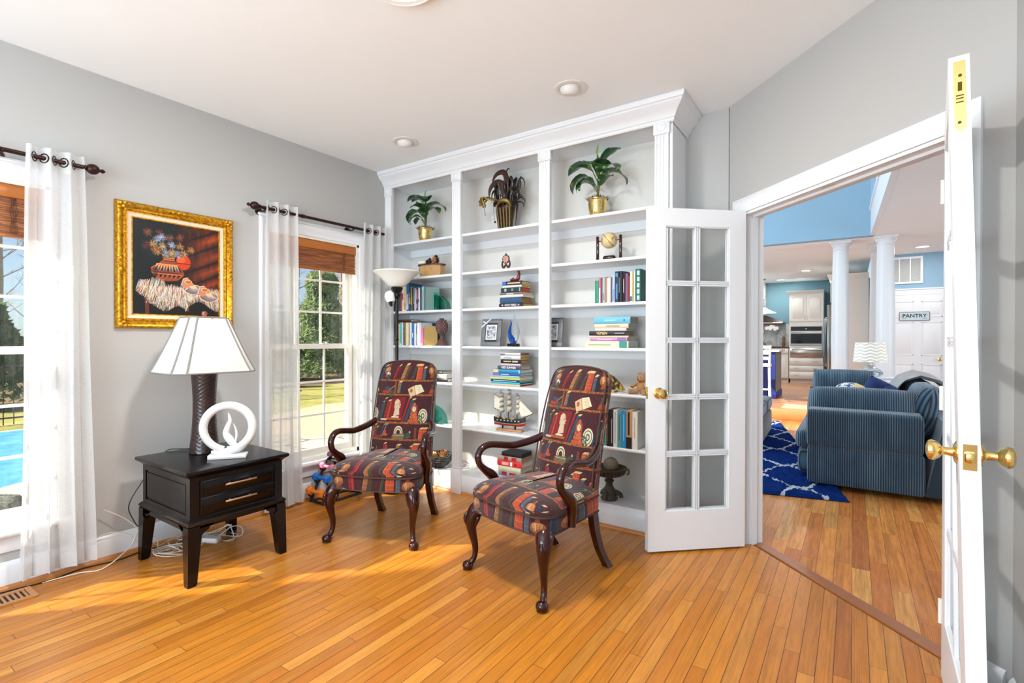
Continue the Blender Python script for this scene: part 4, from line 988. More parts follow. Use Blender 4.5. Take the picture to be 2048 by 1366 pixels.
        c.poly([(.62+ox, y(.67+oy)), (.70+ox, y(.655+oy)), (.73+ox, y(.69+oy)), (.66+ox, y(.70+oy))], (220, 186, 140)); c.line([(.53+ox, y(.665+oy)), (.56+ox, y(.59+oy)), (.61+ox, y(.577+oy))], .007, (238, 208, 188)); c.line([(.56+ox, y(.70+oy)), (.64+ox, y(.75+oy)), (.76+ox, y(.755+oy))], .006, (70, 40, 34))
    c.line([(.61, y(.69)), (.575, y(.72)), (.585, y(.82)), (.60, y(.90)), (.585, y(.95))], .010, (236, 200, 180)); c.line([(.83, y(.72)), (.90, y(.77)), (1, y(.80))], .008, (232, 190, 166))
    # signature
    for k, ch in enumerate(((0, 0, .012, 0), (.006, 0, .006, .018))): c.line([(.14+ch[0], y(.865+ch[1])), (.14+ch[2], y(.865+ch[3]))], .003, (226, 220, 214))
    for k in range(6): c.line([(.175+.013*k, y(.883)), (.180+.013*k, y(.872)), (.186+.013*k, y(.882))], .003, (220, 214, 206))
    c.speck(.12); return c
m_paint = img_mat('oil_painting', painting_canvas().image('still_life'), .45, .05, coat=.1, ext='EXTEND')
def gilt():
    g = NT('gilt_frame'); n = g.noise(g.pos(), 70, 4); g.base(g.ramp(n, [(.3, '8a5a10'), (.5, 'c8901c'), (.75, 'e8b93a')])); g.p(Metallic=.75, Roughness=.36); g.bump(g.noise(g.pos(), 160, 3), .35, .004); return g.m
m_gilt = gilt(); m_linen = M('linen_liner', (226, 206, 180), .9, bumps=.2, bscale=700)
py0, py1, pz0, pz1 = 1.118, 1.785, 1.327, 2.076
pt = thing('framed_painting', 'still life oil painting of flowers and pottery in an ornate gilt frame', 'painting', (XL+.0008, (py0+py1)/2, (pz0+pz1)/2), PI/2)
hw, hh = (py1-py0)/2, (pz1-pz0)/2   # local: x -> +Y world ; local -y -> room (+X)
def frame_loft(mb, prof, hw, hh):
    rings = []
    for sx, sz in ((-1, -1), (1, -1), (1, 1), (-1, 1), (-1, -1)):
        rings.append([(sx*(hw-a), -d, sz*(hh-a)) for a, d in prof])
    mb.loft(rings, caps=False)
b = MB(); frame_loft(b, [(0, 0), (0, .018), (.006, .030), (.014, .036), (.022, .034), (.030, .024), (.040, .018), (.046, .022), (.052, .022), (.056, .016), (.060, .016), (.062, .012), (.062, 0)], hw, hh)
# corner and mid cartouches, bead row
for sx in (-1, 1):
    for sz in (-1, 1):
        for (ax, az, r) in ((.020, .020, .016), (.045, .016, .011), (.016, .045, .011), (.036, .036, .012), (.066, .018, .007), (.018, .066, .007)):
            b.sphere((sx*(hw-ax), -.034, sz*(hh-az)), r, 10, sc=(1, .45, 1))
for sx in (-1, 1):
    for d in (-.03, 0, .03): b.sphere((sx*(hw-.02), -.034, d), .013, 10, sc=(1, .5, 1.2)); b.sphere((d, -.034, sx*(hh-.02)), .013, 10, sc=(1.2, .5, 1))
nb = 60
for k in range(nb):
    t = -1+2*(k+.5)/nb
    for sg in (-1, 1): b.sphere((t*(hw-.052), -.024, sg*(hh-.049)), .0045, 6); b.sphere((sg*(hw-.049), -.024, t*(hh-.052)), .0045, 6)
b.build('gilt_frame', m_gilt, pt, ang=50)
b = MB(); frame_loft(b, [(.060, .002), (.060, .013), (.082, .009), (.083, .002)], hw, hh); b.build('linen_liner', m_linen, pt)
b = MB(); frame_loft(b, [(.082, .002), (.082, .011), (.088, .010), (.090, .006), (.090, .002)], hw, hh); b.build('inner_gilt_slip', m_gilt, pt)
cw, ch = hw-.088, hh-.088
b = MB(); b.add([(-cw, -.007, -ch), (cw, -.007, -ch), (cw, -.007, ch), (-cw, -.007, ch), (-cw, -.001, -ch), (cw, -.001, -ch), (cw, -.001, ch), (-cw, -.001, ch)],
      [(0, 1, 2, 3), (7, 6, 5, 4), (0, 4, 5, 1), (1, 5, 6, 2), (2, 6, 7, 3), (3, 7, 4, 0)], uvs=[(0, 0), (1, 0), (1, 1), (0, 1)]*2)
b.build('canvas', m_paint, pt, smooth=False)
# ------------------------------------------------------------ curtains and rods
def sheer():
    g = NT('white_sheer_fabric'); x, y, z = g.xyz(g.pos('Object'))
    wz = g.noise(g.comb(g.math('MULTIPLY', y, 60.0), g.math('MULTIPLY', z, 420.0), 0), 1.0, 2)
    tr = g.n('BsdfTransparent'); df = g.n('BsdfDiffuse', Color=srgb((238, 239, 240))); tl = g.n('BsdfTranslucent', Color=srgb((238, 239, 240)))
    m1 = g.n('MixShader', i0=.5, i1=df.outputs[0], i2=tl.outputs[0])
    al = g.math('ADD', .60, g.math('MULTIPLY', wz, .3))
    m2 = g.n('MixShader', i0=al, i1=tr.outputs[0], i2=m1.outputs[0])
    g.t.links.new(m2.outputs[0], g.out.inputs[0]); return g.m
m_sheer = sheer()
m_rod = M('dark_bronze_rod', (52, 26, 22), .35, metal=.55, var=.2, vscale=40)
RZ = 2.197; RX = XL+.088
def curtain(label, ya, yb, yat, ybt, folds, zb=.03, seed=0, phase=0.0):
    "ya..yb at the hem, yat..ybt at the rod"
    root = thing('sheer_curtain', label, 'curtain', (RX, 0, 0), 0, 'white sheer grommet curtain panels')
    rg = random.Random(seed); ph = [rg.uniform(0, 6) for _ in range(6)]
    zt = RZ+.055
    nu, nv = folds*14, 46
    def fn(u, v):
        t = 1-v; a0 = yat+(ybt-yat)*u; a1 = ya+(yb-ya)*u
        e = t**.7
        yy = a0+(a1-a0)*e
        amp = .027+.010*math.sin(ph[0]+t*3)
        w = math.sin(2*PI*folds*u+phase+t*.7*math.sin(ph[1]+u*3))
        w2 = .35*math.sin(2*PI*folds*2.3*u+ph[2]+t*1.6)*min(1, t*3)
        x = amp*(w+w2)
        yy += .014*math.sin(2*PI*folds*u*2+ph[3])*e+.008*math.sin(ph[4]+t*5+u*4)*t
        return (x, yy, zb+(zt-zb)*v+.012*math.sin(2*PI*folds*u+1)*(1-v)*.3)
    b = MB(); b.grid(fn, nu, nv); b.build('sheer_panel', m_sheer, root, fix=False, ang=180)
    h = MB()  # hem and header folds: doubled cloth
    h.grid(lambda u, v: (lambda q: (q[0]+.0025, q[1], q[2]))(fn(u, v*.035)), nu, 3); h.build('hem', m_sheer, root, fix=False, ang=180)
    h = MB(); h.grid(lambda u, v: (lambda q: (q[0]+.002, q[1], q[2]))(fn(u, 1-.052*v)), nu, 4); h.build('header', m_sheer, root, fix=False, ang=180)
    g_ = MB()
    for k in range(folds*2):
        u = (k+.5-phase/PI+.5*0)/(2*folds)
        for uu in [((k*PI)-phase)/(2*PI*folds)]:
            if .02 < uu < .98:
                q = fn(uu, (RZ-zb)/(zt-zb)); 
                ring = [(0+.0, 0, 0)]
                dy = .001; q2 = fn(uu+.004, (RZ-zb)/(zt-zb)); d = Vector((q2[0]-q[0], q2[1]-q[1], 0)).normalized()
                g_.tube([(q[0]+d.x*.023*math.cos(a), q[1]+d.y*.023*math.cos(a), RZ+.023*math.sin(a)) for a in [2*PI*i/16 for i in range(16)]], .0035, 6, closed=True)
    if g_.v: tag(g_.build('grommets', m_rod, root), kind='stuff') if False else g_.build('grommets', m_rod, root)
    return root
curtain('sheer white curtain panel hanging on the far left beside the gilt framed painting', .690, .985, .725, .955, 3, zb=.05, seed=2, phase=.4)
curtain('sheer white curtain panel hanging right of the side table lamp', 1.965, 2.26, 1.975, 2.215, 3, seed=5, phase=1.2)
curtain('sheer white curtain panel hanging against the bookcase end', 2.79, 3.07, 2.83, 3.075, 3, seed=9, phase=.8)
def rod(label, ya, yb, brs, fin0=True, fin1=True):
    root = thing('curtain_rod', label, 'curtain rod', (RX, 0, RZ))
    b = MB(); b.cyl((0, ya, 0), (0, yb, 0), .0115, n=14)
    mid = (ya+yb)/2; b.cyl((0, mid-.25, 0), (0, mid-.225, 0), .0145, n=14); b.build('pole', m_rod, root)
    fp = [(.004, 0), (.015, .002), (.015, .008), (.010, .012), (.018, .016), (.026, .026), (.029, .040), (.026, .055), (.017, .066), (.009, .070), (.008, .078), (.012, .082), (.011, .088), (.004, .096), (.001, .098)]
    for y, s, ok in ((ya, 1, fin0), (yb, -1, fin1)):
        if ok:
            T = Matrix.Translation((0, y, 0)) @ Matrix.Rotation(PI/2*s, 4, 'X'); f = MB(); f.lathe(fp, 20, T=T); f.build('finial', m_rod, root)
    for y in brs:
        k = MB(); k.cyl((-.0875, y, -.012), (-.082, y, -.012), .026, n=20); k.tube([(-.083, y, -.012), (-.05, y, -.016), (-.01, y, -.022)], .006, 8, sub=3); 
        k.tube([(.016*math.cos(a), y, .016*math.sin(a)) for a in [PI*.9+PI*1.2*i/10 for i in range(11)]], .004, 8); k.build('bracket', m_rod, root)
    return root
rod('dark bronze curtain rod over the left window beside the painting', -.32, .955, (.64, .02, -.27))
rod('dark bronze curtain rod over the window by the bookcase', 1.94, 3.08, (1.975, 2.74), True, False)
# ------------------------------------------------------------ side table
m_esp = M('espresso_wood', (9, 6, 7), .24, spec=.3, var=.2, vscale=12)
m_nick = M('brushed_champagne_pull', (206, 176, 150), .3, metal=.9)
tx0, tx1, ty0, ty1 = -3.405, -2.765, 1.165, 1.725
TZ = .59
tb = thing('side_table', 'dark espresso two drawer side table standing under the painting', 'side table', ((tx0+tx1)/2, (ty0+ty1)/2, 0))
hx, hy = (tx1-tx0)/2, (ty1-ty0)/2
b = MB(); rg = []
for z, i in ((TZ-.040, .026), (TZ-.032, .020), (TZ-.026, .012), (TZ-.020, .004), (TZ-.016, 0), (TZ-.006, 0), (TZ-.001, .002), (TZ, .006)):
    rg.append([(x, y, z) for x, y in rrect(2*(hx-i), 2*(hy-i), .006, 2)])
b.loft(rg); b.build('tabletop', m_esp, tb, ang=30)
cx, cy = hx-.036, hy-.036
b = MB(); b.box(-cx, cx, -cy, cy, .335, TZ-.039)
for x0, x1 in ((-cx, -cx+.035), (cx-.035, cx)): b.box(x0, x1, -cy-.006, -cy, .335, TZ-.039); b.box(x0, x1, cy, cy+.006, .335, TZ-.039)
for z0, z1 in ((.335, .355), (TZ-.07, TZ-.039)): b.box(-cx+.035, cx-.035, -cy-.006, -cy, z0, z1); b.box(-cx+.035, cx-.035, cy, cy+.006, z0, z1)
b.box(-cx+.047, cx-.047, -cy-.004, -cy, .367, TZ-.082, b=.004)
b.box(cx, cx+.006, -cy-.006, -cy+.04, .335, TZ-.039); b.box(cx, cx+.006, cy-.04, cy+.006, .335, TZ-.039); b.box(cx, cx+.006, -cy+.04, cy-.04, TZ-.062, TZ-.039); b.box(cx, cx+.006, -cy+.04, cy-.04, .335, .347)
b.build('body', m_esp, tb, ang=25)
b = MB(); rg = []
for z, i in ((.300, .008), (.306, .004), (.316, .0), (.324, .004), (.330, .012), (.338, .022)): rg.append([(x, y, z) for x, y in rrect(2*(hx-.012-i), 2*(hy-.012-i), .006, 2)])
b.loft(rg); b.build('base_moulding', m_esp, tb, ang=25)
for k, (z0, z1) in enumerate(((.350, .438), (.442, .526))):
    b = MB(); b.box(cx+.0005, cx+.009, -cy+.044, cy-.044, z0, z1, b=.002)
    fr_ = [( -cy+.052, cy-.052, z0+.006, z0+.009), (-cy+.052, cy-.052, z1-.009, z1-.006), (-cy+.052, -cy+.055, z0+.006, z1-.006), (cy-.055, cy-.052, z0+.006, z1-.006)]
    for a_, b_, c_, d_ in fr_: b.box(cx+.009, cx+.0105, a_, b_, c_, d_)
    d = b.build('drawer', m_esp, tb)
    zc = (z0+z1)/2+.004; p_ = MB(); p_.box(cx+.028, cx+.036, -.085, .085, zc-.004, zc+.004, b=.0015); p_.cyl((cx+.0095, -.055, zc), (cx+.03, -.055, zc), .004, n=8); p_.cyl((cx+.0095, .055, zc), (cx+.03, .055, zc), .004, n=8)
    p_.build('drawer_pull', m_nick, d)
for sx in (-1, 1):
    for sy in (-1, 1):
        b = MB(); rg = []
        for z, w, off in ((0.0, .019, 0), (.012, .0225, 0), (.10, .026, 0), (.20, .030, 0), (.255, .033, 0), (.262, .027, -.004), (.301, .028, -.004)):
            x = sx*(hx-.012-w-.004*(z/.3)); y = sy*(hy-.012-w-.004*(z/.3)); rg.append([(x-w, y-w, z), (x+w, y-w, z), (x+w, y+w, z), (x-w, y+w, z)])
        b.loft(rg)
        # shaped bracket wings under the rail
        def wing(ax):
            o = .058
            P = [(o, .301), (o+.075, .301), (o+.072, .290), (o+.055, .284), (o+.05, .272), (o+.03, .262), (o+.012, .245), (o-.004, .23), (o-.004, .301)]
            for T0, T1 in ((0.012, .028),):
                vs = []
                for t in (T0, T1):
                    for a_, z in P:
                        if ax == 'x': vs.append((sx*(hx-.012-a_), sy*(hy-.012-t), z))
                        else: vs.append((sx*(hx-.012-t), sy*(hy-.012-a_), z))
                n = len(P); b.add(vs, [tuple(range(n)), tuple(range(2*n-1, n-1, -1))]+[(i, (i+1) % n, n+(i+1) % n, n+i) for i in range(n)])
        wing('x'); wing('y'); b.build('leg', m_esp, tb, ang=25)
b = MB(); b.box(-hx+.05, hx-.05, -hy+.024, -hy+.04, .275, .301); b.box(-hx+.05, hx-.05, hy-.04, hy-.024, .275, .301); b.box(hx-.04, hx-.024, -hy+.05, hy-.05, .285, .301); b.build('apron', m_esp, tb)
# ------------------------------------------------------------ table lamp
m_wov = M('woven_dark_leather', (40, 20, 19), .33, coat=.2, var=.35, vscale=50)
lx, ly = -3.205, 1.452
lamp = thing('table_lamp', 'lit table lamp with woven dark brown base and large white panelled shade', 'lamp', (lx, ly, TZ+.0005))
b = MB(); rg = []; n = 64; m = 90; hb = .485
def colr(t): return .078-.017*math.sin(PI*min(1, t*.95))-.006*t
for j in range(m+1):
    t = j/m; r0 = colr(t); ring_ = []
    for i in range(n):
        a = 2*PI*i/n; ca = i/n*12; cb = t*22
        s1 = math.sin(PI*(ca+cb)); s2 = math.sin(PI*(ca-cb)); w = .0034*(abs(s1)**.6 if (math.floor(ca+cb)+math.floor(ca-cb)) % 2 == 0 else abs(s2)**.6)
        r = r0+w; ring_.append((r*math.cos(a), r*math.sin(a), .004+hb*t))
    rg.append(ring_)
b.loft(rg); b.build('woven_base', m_wov, lamp, ang=70)
b = MB(); b.lathe([(.06, 0), (.07, .001), (.07, .006), (.065, .008)], 32); b.cyl((0, 0, hb), (0, 0, hb+.06), .008, n=10); b.cyl((0, 0, hb+.04), (0, 0, hb+.09), .017, n=14); b.build('stem', m_black, lamp)
def shade_mat():
    g = NT('white_silk_shade'); df = g.n('BsdfDiffuse', Color=srgb((226, 225, 222))); tl = g.n('BsdfTranslucent', Color=srgb((250, 240, 226))); mx = g.n('MixShader', i0=.3, i1=df.outputs[0], i2=tl.outputs[0]); g.t.links.new(mx.outputs[0], g.out.inputs[0]); return g.m
m_shade = shade_mat(); m_trim = M('grey_shade_trim', (128, 128, 130), .7)
zb, ztp = hb-.005, hb+.315
# cut-corner rectangular bell shade, eight panels
def shade_ring(hx_, hy_, c, z): return [(hx_, -hy_+c, z), (hx_, hy_-c, z), (hx_-c, hy_, z), (-hx_+c, hy_, z), (-hx_, hy_-c, z), (-hx_, -hy_+c, z), (-hx_+c, -hy_, z), (hx_-c, -hy_, z)]
b = MB(); rs = []
for k in range(9):
    t = k/8; q = t**.92; rs.append(shade_ring(.190-.100*q, .232-.125*q, .055-.025*q, zb+(ztp-zb)*t))
b.loft(rs, caps=False); so = b.build('lamp_shade', m_shade, lamp, ang=20)
b = MB()
for r_ in (rs[0], rs[-1]): b.tube([Vector(q) for q in r_]+[Vector(r_[0])], .004, 6)
for i in range(8): b.tube([Vector(r_[i])*1.0 for r_ in rs], .0055, 6)
b.build('shade_trim', m_trim, so)
b = MB(); b.lathe([(.003, 0), (.006, .004), (.004, .01), (.012, .018), (.016, .028), (.013, .038), (.004, .044)], 16, c=(0, 0, ztp-.002)); b.tube([(0, 0, ztp), (.10, 0, ztp-.006)], .0025, 6); b.tube([(0, 0, ztp), (-.10, 0, ztp-.006)], .0025, 6); b.cyl((0, 0, hb+.085), (0, 0, ztp+.002), .003, n=8)
b.build('finial', M('copper_finial', (150, 96, 80), .25, metal=.8), lamp)
m_bulb = NT('lit_bulb'); m_bulb.set(m_bulb.b.inputs['Emission Color'], (1, .86, .68, 1)); m_bulb.set(m_bulb.b.inputs['Emission Strength'], 3.0); m_bulb = m_bulb.m
b = MB(); b.sphere((0, 0, hb+.135), .032, 14, sc=(1, 1, 1.25)); b.build('bulb', m_bulb, lamp)
pl_ = add_light('table_lamp_light', 'POINT', (lx, ly, TZ+hb+.19), 1.8, (1, .88, .74), shadow_soft_size=.035)
# ------------------------------------------------------------ white ring sculpture
m_cer = M('matte_white_ceramic', (214, 214, 212), .5)
T = TZ+.0008
sc_ = thing('ring_sculpture', 'white ceramic ring sculpture with a flame shape on the dark side table', 'sculpture', (-2.935, 1.455, T), math.radians(52))
sc_.scale = (.84, .84, .84)
b = MB(); b.box(-.115, .115, -.04, .04, 0, .028, b=.002); b.build('plinth', m_cer, sc_)
b = MB(); N = 44; pts = []; rr = []
for k in range(N+1):
    a = math.radians(-92+352*k/N); pts.append((.148*math.cos(a)*1.0, .004*math.sin(a*2), .205+.148*math.sin(a)*1.0)); rr.append(.021+.009*math.sin(PI*k/N)**.5*(1-.4*k/N))
b.tube(pts, rr, 14, flat=(1, .9)); 
b.tube([(-.10, 0, .045), (-.04, 0, .040), (.03, 0, .05), (.09, 0, .075), (.125, 0, .115)], [.010, .022, .026, .022, .012], 12, sub=4)
b.tube([(.045, .0, .075), (.012, 0, .12), (-.012, 0, .165), (.0, 0, .215), (.012, 0, .25), (.006, 0, .285), (.002, 0, .305)], [.020, .026, .022, .017, .013, .007, .002], 12, sub=4, flat=(1, .8))
b.build('ring', m_cer, sc_, ang=80)
b = MB(); b.tube([(.04, -.005, .09), (.052, -.005, .15), (.045, -.005, .20), (.03, -.005, .235)], [.004, .008, .006, .001], 8, sub=4); b.build('flame_tip', m_cer, sc_)
# ------------------------------------------------------------ things on the shelves
def leaf_blade(mb, p, az, L, w, up=.6, droop=1.2, fold=.25, n=8, wave=0):
    "arching leaf from point p in direction az"
    d = Vector((math.cos(az), math.sin(az), 0)); s = Vector((-math.sin(az), math.cos(az), 0)); pos = Vector(p); ang = up; rows = []
    for k in range(n+1):
        t = k/n; ww = w*(math.sin(PI*min(1, t*.93+.05))**.75)*(1-.15*t); dirv = d*math.cos(ang)+Vector((0, 0, 1))*math.sin(ang); nrm = -d*math.sin(ang)+Vector((0, 0, 1))*math.cos(ang)
        wv = wave*math.sin(t*14)
        rows.append([pos-s*ww+nrm*(fold*ww+wv), pos-s*ww*.5+nrm*fold*ww*.35, pos, pos+s*ww*.5+nrm*fold*ww*.35, pos+s*ww+nrm*(fold*ww-wv)])
        pos = pos+dirv*(L/n); ang -= droop/n
    vs = [v for r in rows for v in r]; fs = [(k*5+i, k*5+i+1, (k+1)*5+i+1, (k+1)*5+i) for k in range(n) for i in range(4)]
    mb.add(vs, fs)
def leaf_mat(name, c1, c2):
    g = NT(name); n = g.noise(g.pos(), 30, 4, .6); n2 = g.noise(g.pos(), 7, 2)
    c = g.mix(g.math('MULTIPLY', n2, .8), srgb(c1), srgb(c2)); c = g.mix(g.math('GREATER_THAN', n, .60), c, srgb((120, 160, 84)))
    g.base(c); g.p(Roughness=.35, Coat_Weight=.2); return g.m
m_leaf = leaf_mat('glossy_variegated_leaf', (24, 62, 36), (52, 104, 50)); m_lime = M('lime_leaf', (118, 156, 36), .4, var=.2)
m_moss = M('dried_moss', (84, 62, 40), .95, var=.5, vscale=80); m_stem = M('plant_stem', (84, 96, 50), .6, var=.3, vscale=40)
def plant(label, loc, rz, leaves, potr, poth, stemh, seed):
    r = random.Random(seed); root = thing('potted_plant', label, 'plant', loc, rz)
    b = MB(); R = potr
    b.lathe([(.004, 0), (R*.72, 0), (R*.76, poth*.05), (R*.92, poth*.35), (R*1.0, poth*.7), (R*.96, poth*.88), (R*1.0, poth*.92), (R*1.06, poth*.95), (R*1.06, poth), (R*.98, poth), (R*.9, poth*.9), (.004, poth*.88)], 36)
    b.build('brass_pot', m_brass, root, ang=50)
    b = MB()
    for k in range(260):
        a = r.uniform(0, 6.283); q = R*1.08*r.random()**.5; b.tube([(q*math.cos(a), q*math.sin(a), poth*.88+.012*r.random()), (q*math.cos(a)+r.uniform(-.02, .02), q*math.sin(a)+r.uniform(-.02, .02), poth+r.uniform(.0, .022))], .0014, 4)
    b.lathe([(R*.94, poth*.86), (R*.8, poth*.97), (R*.4, poth*1.03), (.004, poth*1.05)], 20); mo = b.build('moss', m_moss, root)
    tag(mo, kind='stuff')
    b = MB(); b.tube([(0, 0, poth*.9), (.008, .004, poth+stemh*.5), (.0, .0, poth+stemh)], [.010, .008, .006], 8, sub=4)
    for z, az, L, w, up, dr in leaves: b.tube([(0, 0, poth+z*.8), (.03*math.cos(az), .03*math.sin(az), poth+z+.03)], .0035, 5)
    b.build('stem', m_stem, root)
    b = MB()
    for z, az, L, w, up, dr in leaves: leaf_blade(b, (.03*math.cos(az), .03*math.sin(az), poth+z+.03), az, L, w*1.6, up, dr*1.1, wave=.003)
    b.build('foliage', m_leaf, root, fix=False, ang=80)
    b = MB(); leaf_blade(b, (0, 0, poth+stemh-.01), 1.2, .09, .010, 1.5, .1, .8); b.build('young_leaf', m_lime, root, fix=False, ang=80)
    return root
D2 = math.radians
plant('leafy plant with a lime tip in brass pot on the left bay top shelf', (-3.145, 3.26, SH[0]+.001), 0,
      [(.10, D2(200), .20, .040, .6, 2.4), (.12, D2(-10), .20, .035, .5, 1.6), (.16, D2(15), .21, .034, .5, 1.7), (.17, D2(150), .17, .04, .9, 1.6), (.20, D2(215), .15, .045, .9, 1.8), (.20, D2(-50), .14, .045, .8, 1.8), (.10, D2(-90), .13, .04, .7, 1.9),
       (.04, D2(190), .11, .025, .9, 2.6), (.06, D2(230), .15, .028, .5, 2.2), (.06, D2(-60), .12, .03, 1.0, 1.4), (.22, D2(180), .14, .036, .7, 1.3), (.14, D2(-110), .12, .04, .6, 1.4)], .063, .115, .27, 3)
plant('tall leafy plant in brass pot on the right bay top shelf', (-1.49, 3.26, SH[0]+.001), 0,
      [(.20, D2(175), .23, .042, .55, 1.3), (.22, D2(-5), .17, .034, .9, 1.0), (.17, D2(-20), .20, .042, .6, 1.9), (.10, D2(185), .25, .034, .85, 2.7), (.08, D2(-160), .16, .036, .6, 2.1), (.13, D2(5), .24, .042, .45, 1.9), (.15, D2(-50), .17, .045, .8, 2.0),
       (.20, D2(-90), .12, .045, .6, 1.7), (.06, D2(-135), .15, .045, .9, 2.6), (.16, D2(-150), .14, .03, .8, 1.2), (.06, D2(-30), .16, .03, .9, 1.5)], .066, .118, .31, 5)
# carnival mask sculpture
m_fea = M('dark_feathers', (30, 20, 18), .35, var=.5, vscale=40, coat=.3); m_cap = M('gold_black_ornament', (74, 56, 22), .4, metal=.5, var=.9, vscale=60); m_brn = M('brown_plume', (58, 30, 20), .4, var=.3, vscale=30)
ms = thing('feathered_ornament', 'black and gold feathered carnival ornament on the middle bay top shelf', 'ornament', (-2.275, 3.28, SH[0]+.001))
r = random.Random(11); b = MB()
b.lathe([(.004, 0), (.045, 0), (.05, .02), (.052, .07), (.062, .12), (.072, .17), (.07, .19), (.03, .20), (.004, .2)], 18, sx=1, sy=.75)
for k in range(5): b.tube([(-.05+.025*k, -.035, .01), (-.055+.028*k, -.045, .10), (-.06+.03*k, -.05, .17)], .012, 8, sub=3)
b.build('trunk_base', m_cap, ms)
b = MB()
for k in range(80):
    a = r.uniform(0, 6.283); R0 = r.uniform(.03, .12); z = r.uniform(.20, .40); cx = -.005+r.uniform(-.05, .05); L = r.uniform(.06, .13)
    x0, y0 = cx+R0*.3*math.cos(a), R0*.3*math.sin(a)
    b.tube([(x0, y0, .18), (cx+R0*.8*math.cos(a), R0*.6*math.sin(a), z), (cx+R0*1.2*math.cos(a), R0*.7*math.sin(a), z-.02), (cx+R0*1.2*math.cos(a), R0*.7*math.sin(a), z-L*.7)], [.010, .013, .009, .002], 7, sub=3, flat=(.5, 1.3))
b.build('dark_feathers', m_fea, ms)
b = MB(); b.tube([(.01, -.02, .25), (.02, -.03, .37), (-.01, -.03, .45), (-.07, -.03, .455), (-.11, -.03, .42), (-.125, -.03, .375)], [.02, .024, .022, .018, .012, .003], 8, sub=4, flat=(1, .5)); b.tube([(.0, -.04, .22), (-.01, -.05, .34), (-.06, -.05, .375), (-.11, -.05, .36), (-.135, -.05, .32), (-.14, -.05, .27)], [.02, .026, .026, .02, .014, .004], 8, sub=4, flat=(1, .5)); b.tube([(.0, -.03, .44), (.03, -.03, .475), (.045, -.03, .465)], [.006, .005, .002], 6, sub=3)
b.build('curled_plumes', m_brn, ms)
b = MB()
for k in range(9): a = k*.7; b.tube([(-.03*1, -.03, .22), (-.13, -.04, .26+.01*math.sin(a)), (-.20+.03*math.cos(a), -.05+.02*math.sin(a), .25+.03*math.sin(a*1.7)), (-.21+.03*math.cos(a+1), -.05, .23+.035*math.sin(a))], [.003, .003, .007, .009], 6, sub=3)
b.tube([(-.06, -.05, .18), (-.01, -.08, .215), (.05, -.07, .21), (.07, -.05, .17)], [.008, .018, .018, .008], 8, sub=4)
b.build('gold_trim', M('antique_gold', (120, 100, 50), .4, metal=.6, var=.3, vscale=50), ms)
b = MB(); b.tube([(-.10, -.05, .2), (-.09, -.055, .14), (-.078, -.055, .075)], .0012, 5); b.sphere((-.078, -.055, .065), .009, 10); b.tube([(.09, -.03, .26), (.115, -.03, .18), (.10, -.03, .02)], [.008, .010, .002], 6, sub=3, flat=(.4, 1)); b.tube([(-.19, -.05, .21), (-.178, -.05, .13)], .002, 5)
b.build('beaded_strings', m_black, ms)
# wooden planter box with pinecones
m_box = M('distressed_gold_wood', (186, 146, 96), .7, var=.35, vscale=25); m_rim = M('dark_zinc_rim', (62, 54, 50), .5)
pb = thing('planter_box', 'distressed tan octagonal box with dark rim on the left bay second shelf', 'box', (-3.085, 3.28, SH[1]+.001), .05)
b = MB(); rg = []
for z, s_ in ((0, .84), (.008, .86), (.03, .94), (.055, 1.0), (.07, .99), (.085, .95), (.10, .93)): rg.append([(x*s_, y*s_, z) for x, y in ((.125, -.03), (.085, -.062), (-.085, -.062), (-.125, -.03), (-.125, .03), (-.085, .062), (.085, .062), (.125, .03))])
b.loft(rg); b.build('box_body', m_box, pb, ang=20)
b = MB(); b.prism([(.135, -.032), (.092, -.070), (-.092, -.070), (-.135, -.032), (-.135, .032), (-.092, .070), (.092, .070), (.135, .032)], .1005, .108); b.build('rim', m_rim, pb)
def pinecone(mb, c, r, n=46, ax=(0, 0, 1), el=1.25):
    q = Vector(ax).to_track_quat('Z', 'Y'); c = Vector(c)
    mb.sphere(c, r*.7, 10)
    for k in range(n):
        t = (k+.5)/n; th = math.acos(1-2*t); ph = k*2.39996; d = Vector((math.sin(th)*math.cos(ph), math.sin(th)*math.sin(ph), math.cos(th)*el)); d2 = q @ d; s_ = (q @ Vector((-math.sin(ph), math.cos(ph), 0)))
        p0 = c+d2*r*.55; up = (q @ Vector((0, 0, 1))); tip = c+d2*r*1.05+up*r*.10
        mb.add([p0-s_*r*.26, p0+s_*r*.26, tip+s_*r*.12, tip-s_*r*.12, p0-up*r*.18], [(0, 1, 2, 3), (0, 4, 1), (1, 4, 2), (2, 4, 3), (3, 4, 0)])
m_cone = M('pinecone_brown', (104, 72, 54), .8, var=.3, vscale=60); m_cone2 = M('dark_pinecone', (66, 42, 30), .8, var=.3, vscale=60)
for i, (x, y, rr, mm, lab) in enumerate(((-3.14, 3.28, .021, m_cone2, 'small dark seed pod on the tan box, upper left'), (-3.09, 3.26, .025, m_cone2, 'dark pinecone in the middle of the tan box'), (-3.045, 3.29, .036, m_cone2, 'large dark pinecone at the back of the tan box'), (-3.02, 3.245, .026, M('light_pinecone', (176, 112, 76), .8, var=.3, vscale=60), 'light orange brown pinecone on right of the tan box'))):
    b = MB(); pinecone(b, (0, 0, 0), rr); o = b.build('pinecone', mm, None, loc=(x, y, SH[1]+.1092+rr*1.0+.001)); tag(o, lab, 'pinecone')
b = MB(); b.sphere((0, 0, 0), .05, 14, sc=(1.0, .55, .36)); o = b.build('seashell', M('white_shell', (232, 228, 222), .4, bumps=.3, bscale=60), None, loc=(-3.165, 3.235, SH[1]+.128)); tag(o, 'white oval seashell on the left of the tan box', 'seashell')
